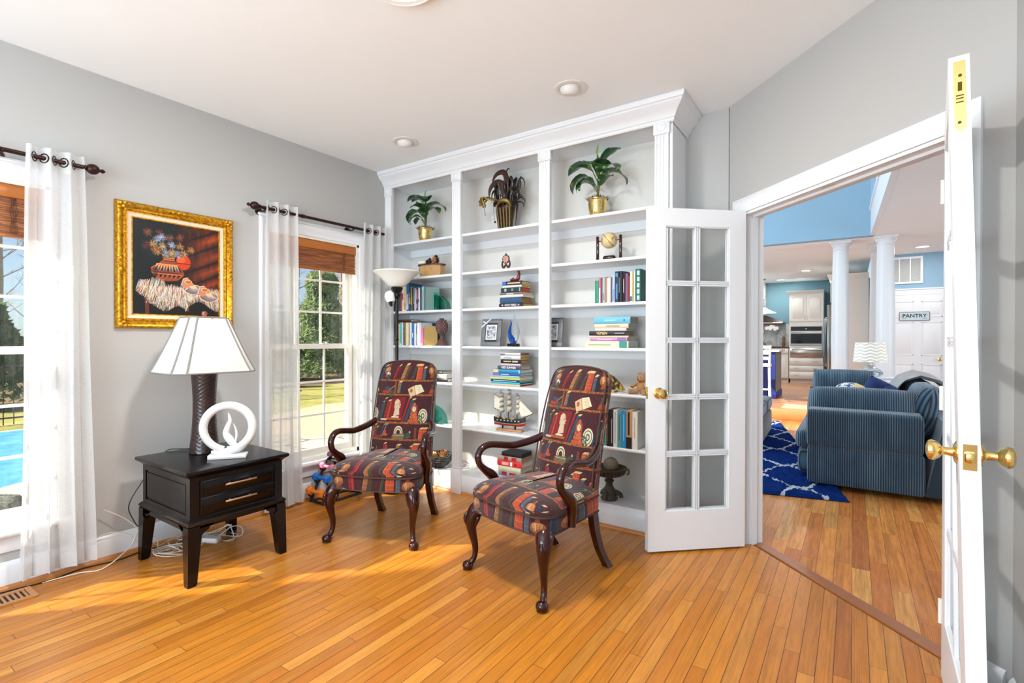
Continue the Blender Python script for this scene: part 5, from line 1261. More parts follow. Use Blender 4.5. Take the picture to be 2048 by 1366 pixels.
# medallion on a stand
md = thing('medallion', 'small round patterned medallion on a dark stand, middle bay second shelf', 'ornament', (-2.285, 3.28, SH[1]+.001))
b = MB(); T = Matrix.Translation((0, 0, .088)) @ Matrix.Rotation(PI/2, 4, 'X'); b.lathe([(.001, -.004), (.034, -.004), (.036, 0), (.034, .005), (.001, .006)], 28, T=T)
g = NT('medallion_rosette'); x, y, z = g.xyz(g.pos()); z2 = g.math('SUBTRACT', z, .088); rad = g.math('SQRT', g.math('ADD', g.math('MULTIPLY', x, x), g.math('MULTIPLY', z2, z2))); ang_ = g.math('ARCTAN2', z2, x)
pet = g.math('GREATER_THAN', g.math('SINE', g.math('ADD', g.math('MULTIPLY', ang_, 8.0), g.math('MULTIPLY', rad, 90.0))), .0); rim_ = g.math('GREATER_THAN', rad, .028)
g.base(g.mix(rim_, g.mix(pet, srgb((216, 190, 170)), srgb((150, 70, 60))), srgb((70, 40, 30)))); g.p(Roughness=.4); b.build('disc', g.m, md)
b = MB(); b.tube([(-.034, 0, .075), (-.036, 0, .04), (-.02, 0, .015), (-.03, 0, .004)], [.005, .008, .010, .008], 8, sub=3); b.tube([(.034, 0, .075), (.036, 0, .04), (.02, 0, .015), (.03, 0, .004)], [.005, .008, .010, .008], 8, sub=3); b.box(-.034, .034, -.014, .014, 0, .012, b=.003); b.tube([(-.02, 0, .018), (0, 0, .045), (.02, 0, .018)], [.006, .009, .006], 8, sub=3); b.sphere((0, 0, .127), .008, 8); b.build('stand', m_cone2, md)
# globe on wooden posts
gb = thing('desk_globe', 'small tan globe held between two dark wooden posts on the right bay', 'globe', (-1.41, 3.28, SH[1]+.001), math.radians(8))
g = NT('antique_globe'); n = g.noise(g.pos(), 14, 4, .6); g.base(g.mix(g.math('GREATER_THAN', n, .53), srgb((214, 190, 140)), srgb((176, 136, 84)))); g.p(Roughness=.25, Coat_Weight=.5)
b = MB(); b.sphere((0, 0, .142), .057, 28); b.build('globe_ball', g.m, gb)
b = MB(); T = Matrix.Translation((0, 0, .142)) @ Matrix.Rotation(.9, 4, 'Y'); b.tube([T @ Vector((.061*math.cos(a), .061*math.sin(a), 0)) for a in [2*PI*k/40 for k in range(40)]], .0025, 6, closed=True); b.build('meridian', m_brass, gb)
b = MB(); b.box(-.09, -.073, -.012, .012, .006, .175, b=.003); b.box(.073, .09, -.012, .012, .006, .175, b=.003); b.box(-.10, .10, -.04, .04, 0, .007, b=.002); b.box(-.04, .045, -.02, .02, .0072, .035, b=.008); b.cyl((-.073, 0, .142), (-.058, 0, .142), .004, n=8); b.cyl((.058, 0, .142), (.073, 0, .142), .004, n=8); b.build('stand', m_maho, gb)
# red figurine on the middle stack
m_redg = M('dark_red_glaze', (120, 26, 32), .25, coat=.4)
b = MB(); b.tube([(-.055, 0, .010), (-.04, 0, .014), (-.01, 0, .012), (.012, 0, .016), (.022, 0, .04), (.024, 0, .06), (.019, 0, .078), (.026, 0, .088)], [.008, .011, .009, .014, .013, .009, .010, .003], 10, sub=3); b.sphere((-.03, 0, .022), .009, 8)
o = b.build('figurine', m_redg, None, loc=(-2.165, 3.25, Z_ST1+.0025)); tag(o, 'small dark red reclining figurine on top of the middle bay book stack', 'figurine')
# picture frames with ribbon
m_frs = M('grey_satin_frame', (112, 114, 118), .45, var=.2, vscale=30); m_rib = M('silver_ribbon', (206, 212, 220), .35)
def pic_img():
    g = NT('grey_photograph'); n = g.noise(g.pos(), 42, 5, .6); g.base(g.ramp(n, [(.35, '3a4048'), (.5, 'a2a8b0'), (.62, 'dfe2e6')])); g.p(Roughness=.3); return g.m
m_photo = pic_img(); m_matb = M('pale_mat_board', (214, 218, 224), .8); m_blk = M('black_mat', (28, 30, 34), .6)
def pframe(label, x, y, rz):
    root = thing('picture_frame', label, 'picture frame', (x, y, SH[3]+.001), rz, 'grey ribbon-tied picture frames'); lean = Matrix.Rotation(math.radians(-10), 4, 'X')
    w, h = .088, .222
    b = MB(); 
    for (a0, a1, c0, c1) in ((-w, w, 0, .034), (-w, w, h-.034, h), (-w, -w+.034, .034, h-.034), (w-.034, w, .034, h-.034)): b.box(a0, a1, -.006, .010, c0, c1, T=lean, b=.001)
    b.build('frame', m_frs, root)
    b = MB(); b.box(-w+.034, w-.034, .001, .006, .034, h-.034, T=lean); b.build('backing', m_blk, root)
    b = MB(); b.box(-w+.040, w-.040, -.001, .001, .052, h-.046, T=lean); b.build('mat_board', m_matb, root)
    b = MB(); b.box(-w+.050, w-.050, -.002, -.001, .062, h-.056, T=lean); b.build('photograph', m_photo, root)
    b = MB(); b.add([lean @ Vector(q) for q in ((-w-.001, -.0072, h-.075), (-w-.001, -.0072, h-.06), (-w+.072, -.0072, h+.001), (-w+.088, -.0072, h+.001), (-w-.001, -.0085, h-.075), (-w-.001, -.0085, h-.06), (-w+.072, -.0085, h+.001), (-w+.088, -.0085, h+.001))], [(0, 1, 2, 3), (7, 6, 5, 4), (0, 4, 5, 1), (1, 5, 6, 2), (2, 6, 7, 3), (3, 7, 4, 0)])
    b.tube([lean @ Vector(q) for q in ((-w+.03, -.012, h-.035), (-w+.012, -.016, h-.02), (-w+.034, -.014, h-.028), (-w+.055, -.018, h-.038), (-w+.03, -.012, h-.035))], .004, 6, sub=3); b.build('ribbon', m_rib, root)
    b = MB(); b.add([lean @ Vector((-.03, .010, .17)), lean @ Vector((.03, .010, .17)), Vector((.03, .095, .001)), Vector((-.03, .095, .001)), lean @ Vector((-.03, .013, .17)), lean @ Vector((.03, .013, .17)), Vector((.03, .099, .001)), Vector((-.03, .099, .001))], [(0, 1, 2, 3), (7, 6, 5, 4), (0, 4, 5, 1), (1, 5, 6, 2), (2, 6, 7, 3), (3, 7, 4, 0)]); b.build('easel_back', m_blk, root)
pframe('grey ribbon-tied picture frame left of the blue glass sculpture', -2.425, 3.26, .18)
pframe('grey ribbon-tied picture frame half hidden behind the bookcase pilaster', -1.88, 3.29, .10)
# blue glass sculpture
def glass_solid(name, col, rough=.05, tr=.9):
    g = NT(name); g.base(srgb(col)); g.p(Roughness=rough, IOR=1.45, Transmission_Weight=tr); return g.m
m_bglass = glass_solid('cobalt_glass', (40, 110, 220), .08, .75); m_cglass = glass_solid('pale_glass', (232, 242, 248), .05, .85)
gs = thing('glass_sculpture', 'tall blue and clear glass flame sculpture on a black base', 'sculpture', (-2.205, 3.27, SH[3]+.001))
b = MB(); b.box(-.045, .045, -.025, .025, 0, .022, b=.002); b.build('base', m_black, gs)
b = MB(); b.tube([(-.004, 0, .023), (-.026, 0, .06), (-.036, 0, .11), (-.030, 0, .155), (-.022, 0, .185), (-.032, 0, .212)], [.026, .026, .020, .013, .008, .002], 14, sub=5, flat=(.55, 1)); b.tube([(.004, 0, .023), (.0, 0, .05), (-.014, 0, .09)], [.028, .026, .004], 12, sub=4, flat=(.55, 1)); b.build('blue_flame', m_bglass, gs)
b = MB(); b.tube([(.012, .004, .024), (.03, .004, .07), (.036, .004, .12), (.022, .004, .18), (.006, .004, .23), (.002, .004, .283)], [.014, .022, .026, .020, .009, .001], 14, sub=5, flat=(.4, 1)); b.build('clear_flame', m_cglass, gs)
# pinecone finial
b = MB(); b.lathe([(.004, 0), (.052, 0), (.052, .012), (.046, .016), (.030, .045), (.018, .062), (.016, .08), (.024, .092), (.018, .10), (.02, .11), (.004, .11)], 24)
c_ = Vector((0, 0, .165)); b.sphere(c_, .047, 18, sc=(1, 1, 1.35))
for lay in range(9):
    z = .112+lay*.0145; t = (z-.165)/.066; rr = .049*math.sqrt(max(.03, 1-t*t)); nn = 13
    for k in range(nn):
        a = 2*PI*(k+.5*(lay % 2))/nn; p0 = Vector((rr*math.cos(a), rr*math.sin(a), z)); ta = Vector((-math.sin(a), math.cos(a), 0)); o_ = Vector((math.cos(a), math.sin(a), 0)); w_ = rr*.27
        b.add([p0-ta*w_-Vector((0, 0, .010)), p0+ta*w_-Vector((0, 0, .010)), p0+ta*w_*.8+Vector((0, 0, .006)), p0-ta*w_*.8+Vector((0, 0, .006)), p0+o_*.008+Vector((0, 0, -.002)), p0+o_*.004+Vector((0, 0, .014))], [(0, 1, 4), (1, 2, 4), (2, 5, 4), (5, 3, 4), (3, 0, 4)])
o = b.build('pinecone_finial', M('oxblood_ceramic', (96, 66, 64), .5, var=.25, vscale=40), None, loc=(-2.965, 3.28, SH[3]+.001), ang=20); tag(o, 'brown carved pinecone finial on a pedestal beside the gold book', 'ornament')
# glass bookends
m_teal = glass_mat('teal_glass', (.45, .78, .72, 1)); m_tedge = M('green_glass_edge', (60, 150, 130), .2, coat=.4)
def quarter(label, x, y, z, rz, r_=.13):
    root = thing('glass_bookend', label, 'bookend', (x, y, z+.001), rz)
    b = MB(); P = [(0, 0)]+[(r_*math.cos(a), r_*math.sin(a)) for a in [PI/2*k/12 for k in range(13)]]
    for d in (-.03, .03): b.add([(px_, d-.004, pz_) for px_, pz_ in P]+[(px_, d+.004, pz_) for px_, pz_ in P], [tuple(range(14)), tuple(range(27, 13, -1))])
    b.build('glass_wings', m_teal, root, smooth=False)
    e = MB()
    for d in (-.03, .03): e.add([(px_, d-.0041, pz_) for px_, pz_ in P]+[(px_, d+.0041, pz_) for px_, pz_ in P], [(i, (i+1) % 14, 14+(i+1) % 14, 14+i) for i in range(14)])
    e.box(-.008, 0, -.04, .04, 0, r_+.02); e.build('glass_edges', m_tedge, root)
quarter('quarter-round green glass bookend on the left bay third shelf', -2.985, 3.24, SH[2], 0)
quarter('green glass bookend behind the left armchair back', -3.02, 3.22, SH[5], 0, .15)
quarter('L-shaped green glass bookend left of the upright books, right bay', -1.397, 3.235, SH[5], PI, .10)
# model ship
sh = thing('model_ship', 'three-masted wooden model sailing ship on the middle bay shelf', 'model ship', (-2.24, 3.27, SH[5]+.001), math.radians(4))
b = MB(); b.box(-.115, .115, -.022, .022, 0, .016, b=.004); b.build('stand_board', M('light_pine', (190, 136, 88), .5, var=.15, vscale=30), sh)
b = MB(); b.cyl((-.065, 0, .0162), (-.065, 0, .040), .007, n=10); b.cyl((.05, 0, .0162), (.05, 0, .040), .007, n=10); b.build('stand_pegs', m_black, sh)
m_hull = M('black_hull', (26, 30, 38), .4); m_hred = M('red_hull_bottom', (160, 36, 34), .45); m_hband = M('tan_deck', (196, 166, 116), .6)
def hull_ring(x, k):
    t = (x+.14)/.28; w = .030*math.sin(PI*min(1, max(0.02, t*.88+.10)))**.6; sheer_ = .022*(abs(t-.45)*2)**2
    zt_ = .092+sheer_; zk = .040+.012*max(0, (t-.85)/.15)
    return w, zt_, zk
def hull_part(name, f0, f1, mat, wo=0):
    b = MB(); rg = []
    for i in range(25):
        x = -.14+.28*i/24; w, zt_, zk = hull_ring(x, 0); ring = []
        for s_ in (-1, 1):
            fr = [f0+(f1-f0)*j/5 for j in range(6)]
            if s_ == 1: fr = fr[::-1]
            for f in fr: ring.append((x, s_*(w*min(1, f*1.6)**.5+wo), zk+(zt_-zk)*f))
        rg.append(ring)
    b.loft(rg); b.build(name, mat, sh)
hull_part('hull', .42, 1.0, m_hull); hull_part('hull_bottom', .02, .36, m_hred); hull_part('hull_stripe', .35, .43, m_hband, .0006)
b = MB()
for k in range(7): x = -.10+.032*k; b.box(x, x+.014, -.034, -.0335, .083, .090); b.box(x, x+.014, .0335, .034, .083, .090)
b.build('gunport_panels', M('white_gunports', (214, 214, 210), .5), sh)
m_mast = M('dark_mast_wood', (92, 62, 34), .6)
masts = ((-.082, .315), (-.012, .348), (.066, .300))
for x, ht in masts:
    b = MB(); b.tube([(x, 0, .09), (x, 0, ht)], [.0042, .0022], 8)
    for f in (.42, .60, .78, .92): z = .09+(ht-.09)*f; hw_ = .040*(1.15-f*.55); b.tube([(x+.004, -hw_, z), (x+.004, hw_, z)], .0018, 6)
    b.sphere((x, 0, .09+(ht-.09)*.55), .005, 8); b.sphere((x, 0, ht), .004, 8); mo = b.build('mast', m_mast, sh)
m_sail = M('cream_sail', (232, 226, 210), .85)
for x, ht in masts:
    for f0, f1 in ((.22, .42), (.43, .60), (.61, .78), (.79, .92)):
        z0, z1 = .09+(ht-.09)*f0, .09+(ht-.09)*f1; h0, h1 = .040*(1.15-f0*.55), .040*(1.15-f1*.55)
        b = MB(); b.grid(lambda u, v: (x+.007+.018*math.sin(PI*v)*math.sin(PI*(.1+.8*u)), (h0+(h1-h0)*v)*(2*u-1), z0+(z1-z0)*v), 8, 6); b.build('sail', m_sail, sh, fix=False, ang=80)
b = MB(); b.tube([(.125, 0, .112), (.21, 0, .155)], [.0042, .002], 8); b.tube([(-.082, 0, .15), (-.15, 0, .175)], .002, 6); b.tube([(-.082, 0, .25), (-.145, 0, .285)], .0018, 6); b.build('bowsprit', m_mast, sh)
b = MB()
for (p, q, r_) in (((.205, 0, .153), (.066, 0, .27), (.118, 0, .125)), ((.185, 0, .143), (.066, 0, .22), (.100, 0, .12))):
    b.grid(lambda u, v, p=p, q=q, r_=r_: tuple((Vector(r_)+(Vector(p)-Vector(r_))*u)*(1-v)+Vector(q)*v+Vector((0, .006*math.sin(PI*u)*math.sin(PI*v), 0))), 5, 8)
b.build('jib_sail', m_sail, sh, fix=False); b = MB()
b.grid(lambda u, v: tuple((Vector((-.084, 0, .155))+(Vector((-.148, 0, .178))-Vector((-.084, 0, .155)))*u)*(1-v)+(Vector((-.084, 0, .25))+(Vector((-.142, 0, .282))-Vector((-.084, 0, .25)))*u)*v), 3, 4)
b.build('spanker_sail', m_sail, sh, fix=False)
b = MB(); L = [((.21, 0, .155), (.066, 0, .300)), ((.066, 0, .300), (-.012, 0, .348)), ((-.012, 0, .348), (-.082, 0, .315)), ((-.082, 0, .315), (-.146, 0, .285)), ((-.146, 0, .285), (-.15, 0, .175)), ((.19, 0, .147), (.17, 0, .10)), ((.17, 0, .10), (.135, 0, .09)), ((.21, 0, .155), (.19, 0, .12))]
for x, ht in masts:
    for s_ in (-1, 1):
        for k in range(5): L.append(((x-.020+.01*k, s_*.030, .10), (x, 0, .09+(ht-.09)*.6)))
for p, q in L: b.tube([p, q], .0007, 4)
b.build('rigging', m_black, sh)
b = MB(); b.box(-.13, -.09, -.018, .018, .098, .112, b=.003); b.box(-.06, -.035, -.012, .012, .092, .104, b=.002); b.box(.015, .045, -.012, .012, .092, .104, b=.002); b.build('deck_houses', m_hband, sh)
# butterfly-like painted wing plate, teddy bear
g = NT('painted_wing'); n = g.noise(g.pos(), 38, 2); g.base(g.ramp(n, [(.40, '1c1816'), (.5, '5a4a18'), (.62, 'c0a038')])); g.p(Roughness=.3)
b = MB(); b.grid(lambda u, v: (-.12+.24*u, .02*math.sin(PI*u), .004+.125*math.sin(PI*min(.98, .02+u*.96))**.8*v*(1.1-.5*u)+.012), 16, 6); b.grid(lambda u, v: (-.12+.24*u, .008+.02*math.sin(PI*u), .004+.125*math.sin(PI*min(.98, .02+u*.96))**.8*v*(1.1-.5*u)+.012), 16, 6)
b.box(-.06, .06, -.01, .03, 0, .014, b=.003)
o = b.build('painted_ornament', g.m, None, loc=(-1.41, 3.27, SH[4]+.001), fix=False); tag(o, 'black and yellow painted wing ornament beside the right armchair back', 'ornament')
m_ted = M('tan_plush', (176, 132, 92), .95, bumps=.6, bscale=300)
td = thing('teddy_bear', 'small tan teddy bear half hidden by the glass door', 'teddy bear', (-1.165, 3.27, SH[4]+.001), -.3)
b = MB(); b.sphere((0, 0, .045), .040, 16, sc=(1, .9, 1.1)); b.sphere((0, -.005, .105), .033, 16); b.sphere((-.024, 0, .135), .012, 10); b.sphere((.024, 0, .135), .012, 10); b.sphere((0, -.033, .098), .014, 10)
for s_ in (-1, 1): b.tube([(s_*.025, -.02, .02), (s_*.05, -.05, .016), (s_*.06, -.065, .02)], [.018, .017, .018], 10, sub=3); b.tube([(s_*.03, -.01, .075), (s_*.052, -.03, .055), (s_*.055, -.04, .045)], [.013, .013, .013], 10, sub=3)
b.build('bear_body', m_ted, td, ang=80); b = MB(); b.sphere((0, -.047, .10), .005, 8); b.sphere((-.012, -.035, .115), .003, 6); b.sphere((.012, -.035, .115), .003, 6); b.build('face', m_black, td)
# urn with sphere
m_urn = M('antique_bronze_resin', (72, 66, 54), .55, var=.5, vscale=40, bumps=.6, bscale=90)
ur = thing('pedestal_bowl', 'dark ornate footed bowl on the right bay bottom shelf', 'bowl', (-1.40, 3.27, .156))
b = MB(); b.lathe([(.004, 0), (.055, .0), (.06, .012), (.045, .03), (.05, .06), (.03, .085), (.022, .11), (.034, .13), (.022, .145), (.03, .155), (.06, .165), (.10, .19), (.118, .215), (.122, .222), (.108, .222), (.07, .19), (.004, .185)], 36)
for k in range(3): a = 2*PI*k/3+.5; b.tube([(.04*math.cos(a), .04*math.sin(a), .05), (.075*math.cos(a), .075*math.sin(a), .035), (.085*math.cos(a), .085*math.sin(a), .012)], [.02, .016, .014], 8, sub=3)
for k in range(28): a = 2*PI*k/28; b.tube([(.065*math.cos(a), .065*math.sin(a), .166), (.10*math.cos(a), .10*math.sin(a), .185), (.116*math.cos(a), .116*math.sin(a), .21)], [.004, .008, .004], 6, sub=2)
for s_ in (-1, 1): b.tube([(s_*.118, 0, .215), (s_*.138, 0, .225), (s_*.142, 0, .20), (s_*.128, 0, .188)], [.006, .008, .007, .005], 8, sub=3)
b.build('bowl_body', m_urn, ur, ang=60)
b = MB(); b.sphere((0, 0, 0), .052, 24); o = b.build('stone_ball', M('speckled_stone', (128, 122, 104), .8, var=.4, vscale=120, bumps=.3, bscale=200), None, loc=(-1.385, 3.26, .156+.2425)); tag(o, 'speckled stone ball resting in the ornate footed bowl', 'ball')
# basket of dried fruit
m_wire = M('pewter_wire', (84, 86, 92), .45, metal=.6)
bk_ = thing('wire_basket', 'grey twisted wire basket of dried pods behind the left armchair', 'basket', (-2.985, 3.25, .156))
b = MB()
for j in range(7): z = .012+.016*j; rr = .055+.095*(j/6)**.6; b.tube([(rr*math.cos(a)*1.05, rr*.85*math.sin(a), z+.004*math.sin(a*5+j)) for a in [2*PI*k/30 for k in range(30)]], .0045, 5, closed=True)
for k in range(18): a = 2*PI*k/18; b.tube([((.055+.095*(t)**.6)*1.05*math.cos(a+t*.5), (.055+.095*(t)**.6)*.85*math.sin(a+t*.5), .004+.104*t) for t in (0, .25, .5, .75, 1)], .0035, 5)
b.lathe([(.004, 0), (.055, 0), (.055, .006), (.004, .006)], 20)
for s_ in (-1, 1): b.tube([(s_*.15, -.03, .105), (s_*.185, 0, .14), (s_*.19, 0, .10), (s_*.165, .01, .09), (s_*.15, .03, .105)], .006, 6, sub=4)
b.build('wire_bowl', m_wire, bk_)
r = random.Random(4)
for i, (x, y, z, rr, cc) in enumerate(((-.07, -.02, .10, .035, (150, 80, 60)), (.0, -.045, .105, .034, (206, 176, 130)), (.07, -.01, .10, .036, (196, 158, 104)), (-.03, .035, .10, .034, (120, 70, 44)), (.035, .04, .115, .033, (170, 116, 70)))):
    b = MB(); pinecone(b, (0, 0, 0), rr, 40, (r.uniform(-1, 1), r.uniform(-1, 1), .6), 1.0); o = b.build('dried_pod', M('dried_pod_%d' % i, cc, .8, var=.3, vscale=50), None, loc=(-2.985+x, 3.25+y, .156+z)); tag(o, ['reddish dried pod at left in the wire basket', 'pale cream dried pod at front of the wire basket', 'golden dried pod at right in the wire basket', 'dark brown dried pod at back of the wire basket', 'tan dried pod on top in the wire basket'][i], 'dried pod')
o = (lambda b: b.build('silver_trinket', M('silver_chrome', (150, 156, 166), .2, metal=.9), None, loc=(-2.365, 3.21, .156)))(MB().lathe([(.004, 0), (.026, 0), (.034, .012), (.036, .026), (.028, .034), (.03, .038), (.02, .046), (.004, .05)], 20)); tag(o, 'small silver trinket bowl left of the bottom book stack', 'bowl')
# ------------------------------------------------------------ torchiere floor lamp
fl_ = thing('floor_lamp', 'black torchiere floor lamp with white glass bowl in front of bookcase', 'floor lamp', (-3.165, 2.945, 0))
m_alab = NT('alabaster_glass'); m_alab.base(srgb((240, 238, 232))); m_alab.p(Roughness=.35, Subsurface_Weight=.25, Coat_Weight=.3); m_alab = m_alab.m
b = MB(); b.lathe([(.004, 0), (.125, 0), (.128, .008), (.12, .018), (.06, .03), (.02, .05), (.016, .08)], 36); b.build('base', m_black, fl_)
b = MB(); b.cyl((0, 0, .06), (0, 0, 1.64), .0135, n=14); b.lathe([(.0136, 1.25), (.019, 1.26), (.0136, 1.27)], 14); b.lathe([(.0136, 1.60), (.03, 1.625), (.022, 1.65), (.045, 1.675), (.05, 1.69), (.044, 1.70), (.004, 1.70)], 24); b.build('pole', m_black, fl_)
b = MB(); b.lathe([(.02, 1.7005), (.052, 1.7005), (.075, 1.715), (.11, 1.752), (.15, 1.792), (.185, 1.818), (.196, 1.824), (.194, 1.830), (.182, 1.826), (.146, 1.800), (.105, 1.760), (.07, 1.722), (.02, 1.712)], 40); b.build('glass_bowl', m_alab, fl_, ang=80)
b = MB(); b.tube([(0, 0, 1.63), (-.03, -.02, 1.655), (-.055, -.035, 1.65)], .006, 8, sub=3); b.tube([(.03, 0, 1.64), (.055, -.0, 1.635)], .003, 6); b.tube([(-.055, -.035, 1.66), (-.048, -.03, 1.58), (-.038, -.025, 1.54)], [.012, .018, .01], 8, sub=2); b.build('reading_arm', m_black, fl_)
b = MB(); T = Matrix.Translation((-.055, -.035, 1.66)) @ Matrix.Rotation(PI, 4, 'X') @ Matrix.Rotation(.25, 4, 'Y'); b.lathe([(.012, -.01), (.03, 0), (.042, .02), (.046, .04), (.038, .075), (.03, .09), (.026, .088), (.034, .04), (.012, .01)], 20, T=T); b.build('reading_shade', m_alab, fl_)
# ------------------------------------------------------------ dumbbell rack
m_rub = M('black_rubber', (24, 22, 26), .6)
rk = thing('dumbbell_rack', 'black A-shaped dumbbell rack standing under the window', 'dumbbell rack', (-3.405, 2.52, 0))
b = MB()
for sx in (-.075, .075):
    b.tube([(sx, -.17, .012), (sx, -.03, .30), (sx, .03, .30), (sx, .17, .012)], .011, 8); b.box(sx-.014, sx+.014, -.18, .19, 0, .014, b=.004)
    for yy, zz in ((-.155, .055), (-.10, .150), (-.05, .235)):
        for s_ in (-1, 1): b.tube([(sx, s_*(abs(yy)-.015), zz+.01), (sx, s_*(abs(yy)+.012), zz-.012), (sx, s_*(abs(yy)+.038), zz+.012)], .009, 8, sub=3)
for zz, yy in ((.012, -.17), (.012, .17), (.295, 0)): b.tube([(-.075, yy, zz), (.075, yy, zz)], .009, 8)
b.tube([(-.075, -.02, .302), (-.075, 0, .312), (-.075, .02, .302)], .009, 8); b.build('rack_frame', m_rub, rk)
def dumbbell(label, loc, col, r_, L):
    root = thing('dumbbell', label, 'dumbbell', loc, 0, None); m = M('neoprene_%d_%d_%d' % col, col, .5)
    b = MB(); b.cyl((-L/2, 0, 0), (L/2, 0, 0), r_*.42, n=14); b.build('grip', m, root)
    for s_ in (-1, 1):
        b = MB(); rg = []
        for q, k in ((.0, .75), (.006, .92), (.016, 1), (.034, 1), (.044, .9), (.048, .7)):
            x = s_*(L/2+q-.005); rg.append([(x, r_*k*math.cos(2*PI*i/6+PI/6), r_*k*math.sin(2*PI*i/6+PI/6)) for i in range(6)])
        b.loft(rg); b.build('weight_head', m, root, ang=30)
for (y, z, col, r_, L, nm) in ((-.178, .088, (230, 126, 30), .036, .11, 'orange dumbbell on the lowest rung facing the side table'), (-.126, .183, (24, 110, 206), .033, .10, 'bright blue dumbbell on the middle rung facing the side table'), (-.074, .262, (236, 130, 160), .027, .095, 'pink dumbbell on the upper rung facing the side table'), (0, .337, (84, 40, 72), .024, .09, 'plum purple dumbbell lying on top of the rack'),
                               (.178, .088, (232, 120, 20), .036, .11, 'orange dumbbell at the bookcase side of the rack'), (.126, .183, (30, 100, 196), .033, .10, 'blue dumbbell on the bookcase side of the rack'), (.074, .262, (228, 120, 150), .027, .095, 'pink dumbbell on the bookcase side of the rack')):
    dumbbell(nm, (-3.405, 2.52+y, z+.002), col, r_, L)
# ------------------------------------------------------------ cables, adapter, floor register
m_wcab = M('white_cable', (214, 206, 194), .5); m_bcab = M('black_cable', (26, 20, 18), .5)
def cable(label, pts, m, r_=.0032, sub=8, name='cable'):
    b = MB(); b.tube(pts, r_, 6, sub=sub); o = b.build(name, m); tag(o, label, 'cable'); return o
r = random.Random(21)
pts = [(-3.46, .78, .005), (-3.44, .92, .006), (-3.40, 1.02, .006), (-3.46, 1.16, .06), (-3.50, 1.22, .12), (-3.47, 1.30, .06)]
loopc = [(-3.39, 1.33), (-3.30, 1.42), (-3.36, 1.50), (-3.26, 1.36), (-3.38, 1.44), (-3.31, 1.52), (-3.28, 1.64), (-3.34, 1.58), (-3.42, 1.40), (-3.32, 1.34)]
for i, (cx_, cy_) in enumerate(loopc):
    rr = r.uniform(.055, .10); a0 = r.uniform(0, 6.28)
    for k in range(7): a = a0+k*.95; pts.append((cx_+rr*math.cos(a), cy_+rr*.8*math.sin(a), .006+.008*(i % 3)+.022*max(0, math.sin(a+i))*(i % 4)))
pts = [(min(-3.22, max(-3.50, x)), y, z) for x, y, z in pts]
cable('tangled white cable coiled on floor under the side table', pts, m_wcab)
pts = []
for i, (cx_, cy_) in enumerate(((-3.36, 1.36), (-3.30, 1.47), (-3.40, 1.47), (-3.27, 1.31), (-3.26, 1.60))):
    rr = r.uniform(.06, .10); a0 = r.uniform(0, 6.28)
    for k in range(7): a = a0-k*.95; pts.append((min(-3.20, max(-3.50, cx_+rr*math.cos(a))), cy_+rr*math.sin(a), .018+.03*max(0, math.sin(a*.7+i))))
cable('second white cable rising in loops behind the table leg', [(-3.50, 1.05, .30), (-3.48, 1.15, .22), (-3.45, 1.24, .10)]+pts, m_wcab, .0026)
cable('white cable arching over the baseboard left of the side table', [(-3.525, .96, .10), (-3.515, 1.06, .155), (-3.50, 1.16, .13), (-3.47, 1.22, .05), (-3.42, 1.28, .010), (-3.36, 1.33, .008)], m_wcab, .0026)
cable('black cord running along the baseboard from the far left', [(-3.49, -.6, .005), (-3.485, .2, .005), (-3.49, .6, .005), (-3.46, .80, .006), (-3.49, .95, .006), (-3.455, 1.10, .007), (-3.48, 1.25, .007), (-3.44, 1.4, .007), (-3.40, 1.52, .03), (-3.38, 1.56, .008), (-3.34, 1.6, .006)], m_bcab, .004)
cable('black lamp cord hanging behind the side table', [(-3.27, 1.45, TZ+.006), (-3.36, 1.40, TZ+.008), (-3.415, 1.34, TZ+.004), (-3.44, 1.30, TZ-.05), (-3.46, 1.22, .42), (-3.47, 1.16, .30), (-3.49, 1.19, .20), (-3.51, 1.22, .15)], m_bcab, .003)
b = MB(); b.box(-.05, .05, -.025, .025, 0, .03, b=.006); o = b.build('power_adapter', M('white_plastic', (206, 204, 206), .4), None, loc=(-3.225, 1.50, .030), rz=.5); tag(o, 'white power adapter brick among the cables under table', 'power adapter')
b = MB(); b.box(-.03, .03, -.015, .015, 0, .022, b=.005); o = b.build('power_adapter', m_rub, None, loc=(-3.31, 1.66, .003), rz=1.1); tag(o, 'black power adapter brick on floor under side table', 'power adapter')
m_reg = M('oak_register', (176, 122, 76), .45, var=.15, vscale=20)
vr = thing('floor_register', 'tan slotted floor vent at the foot of the far left curtain', 'floor vent', (-3.385, .545, 0))
b = MB(); b.box(-.075, .075, -.19, -.165, .001, .009, b=.002); b.box(-.075, .075, .165, .19, .001, .009, b=.002); b.box(-.075, -.052, -.165, .165, .001, .009); b.box(.052, .075, -.165, .165, .001, .009)
for k in range(17): y = -.156+.0195*k; b.box(-.052, .052, y-.0045, y+.0045, .001, .007)
b.build('grille', m_reg, vr); b = MB(); b.box(-.06, .06, -.17, .17, .0004, .0018); b.build('duct_shade_sheet', M('duct_shade', (46, 36, 28), .8), vr)  # flat dark sheet below the slats: shade of the duct put in as colour
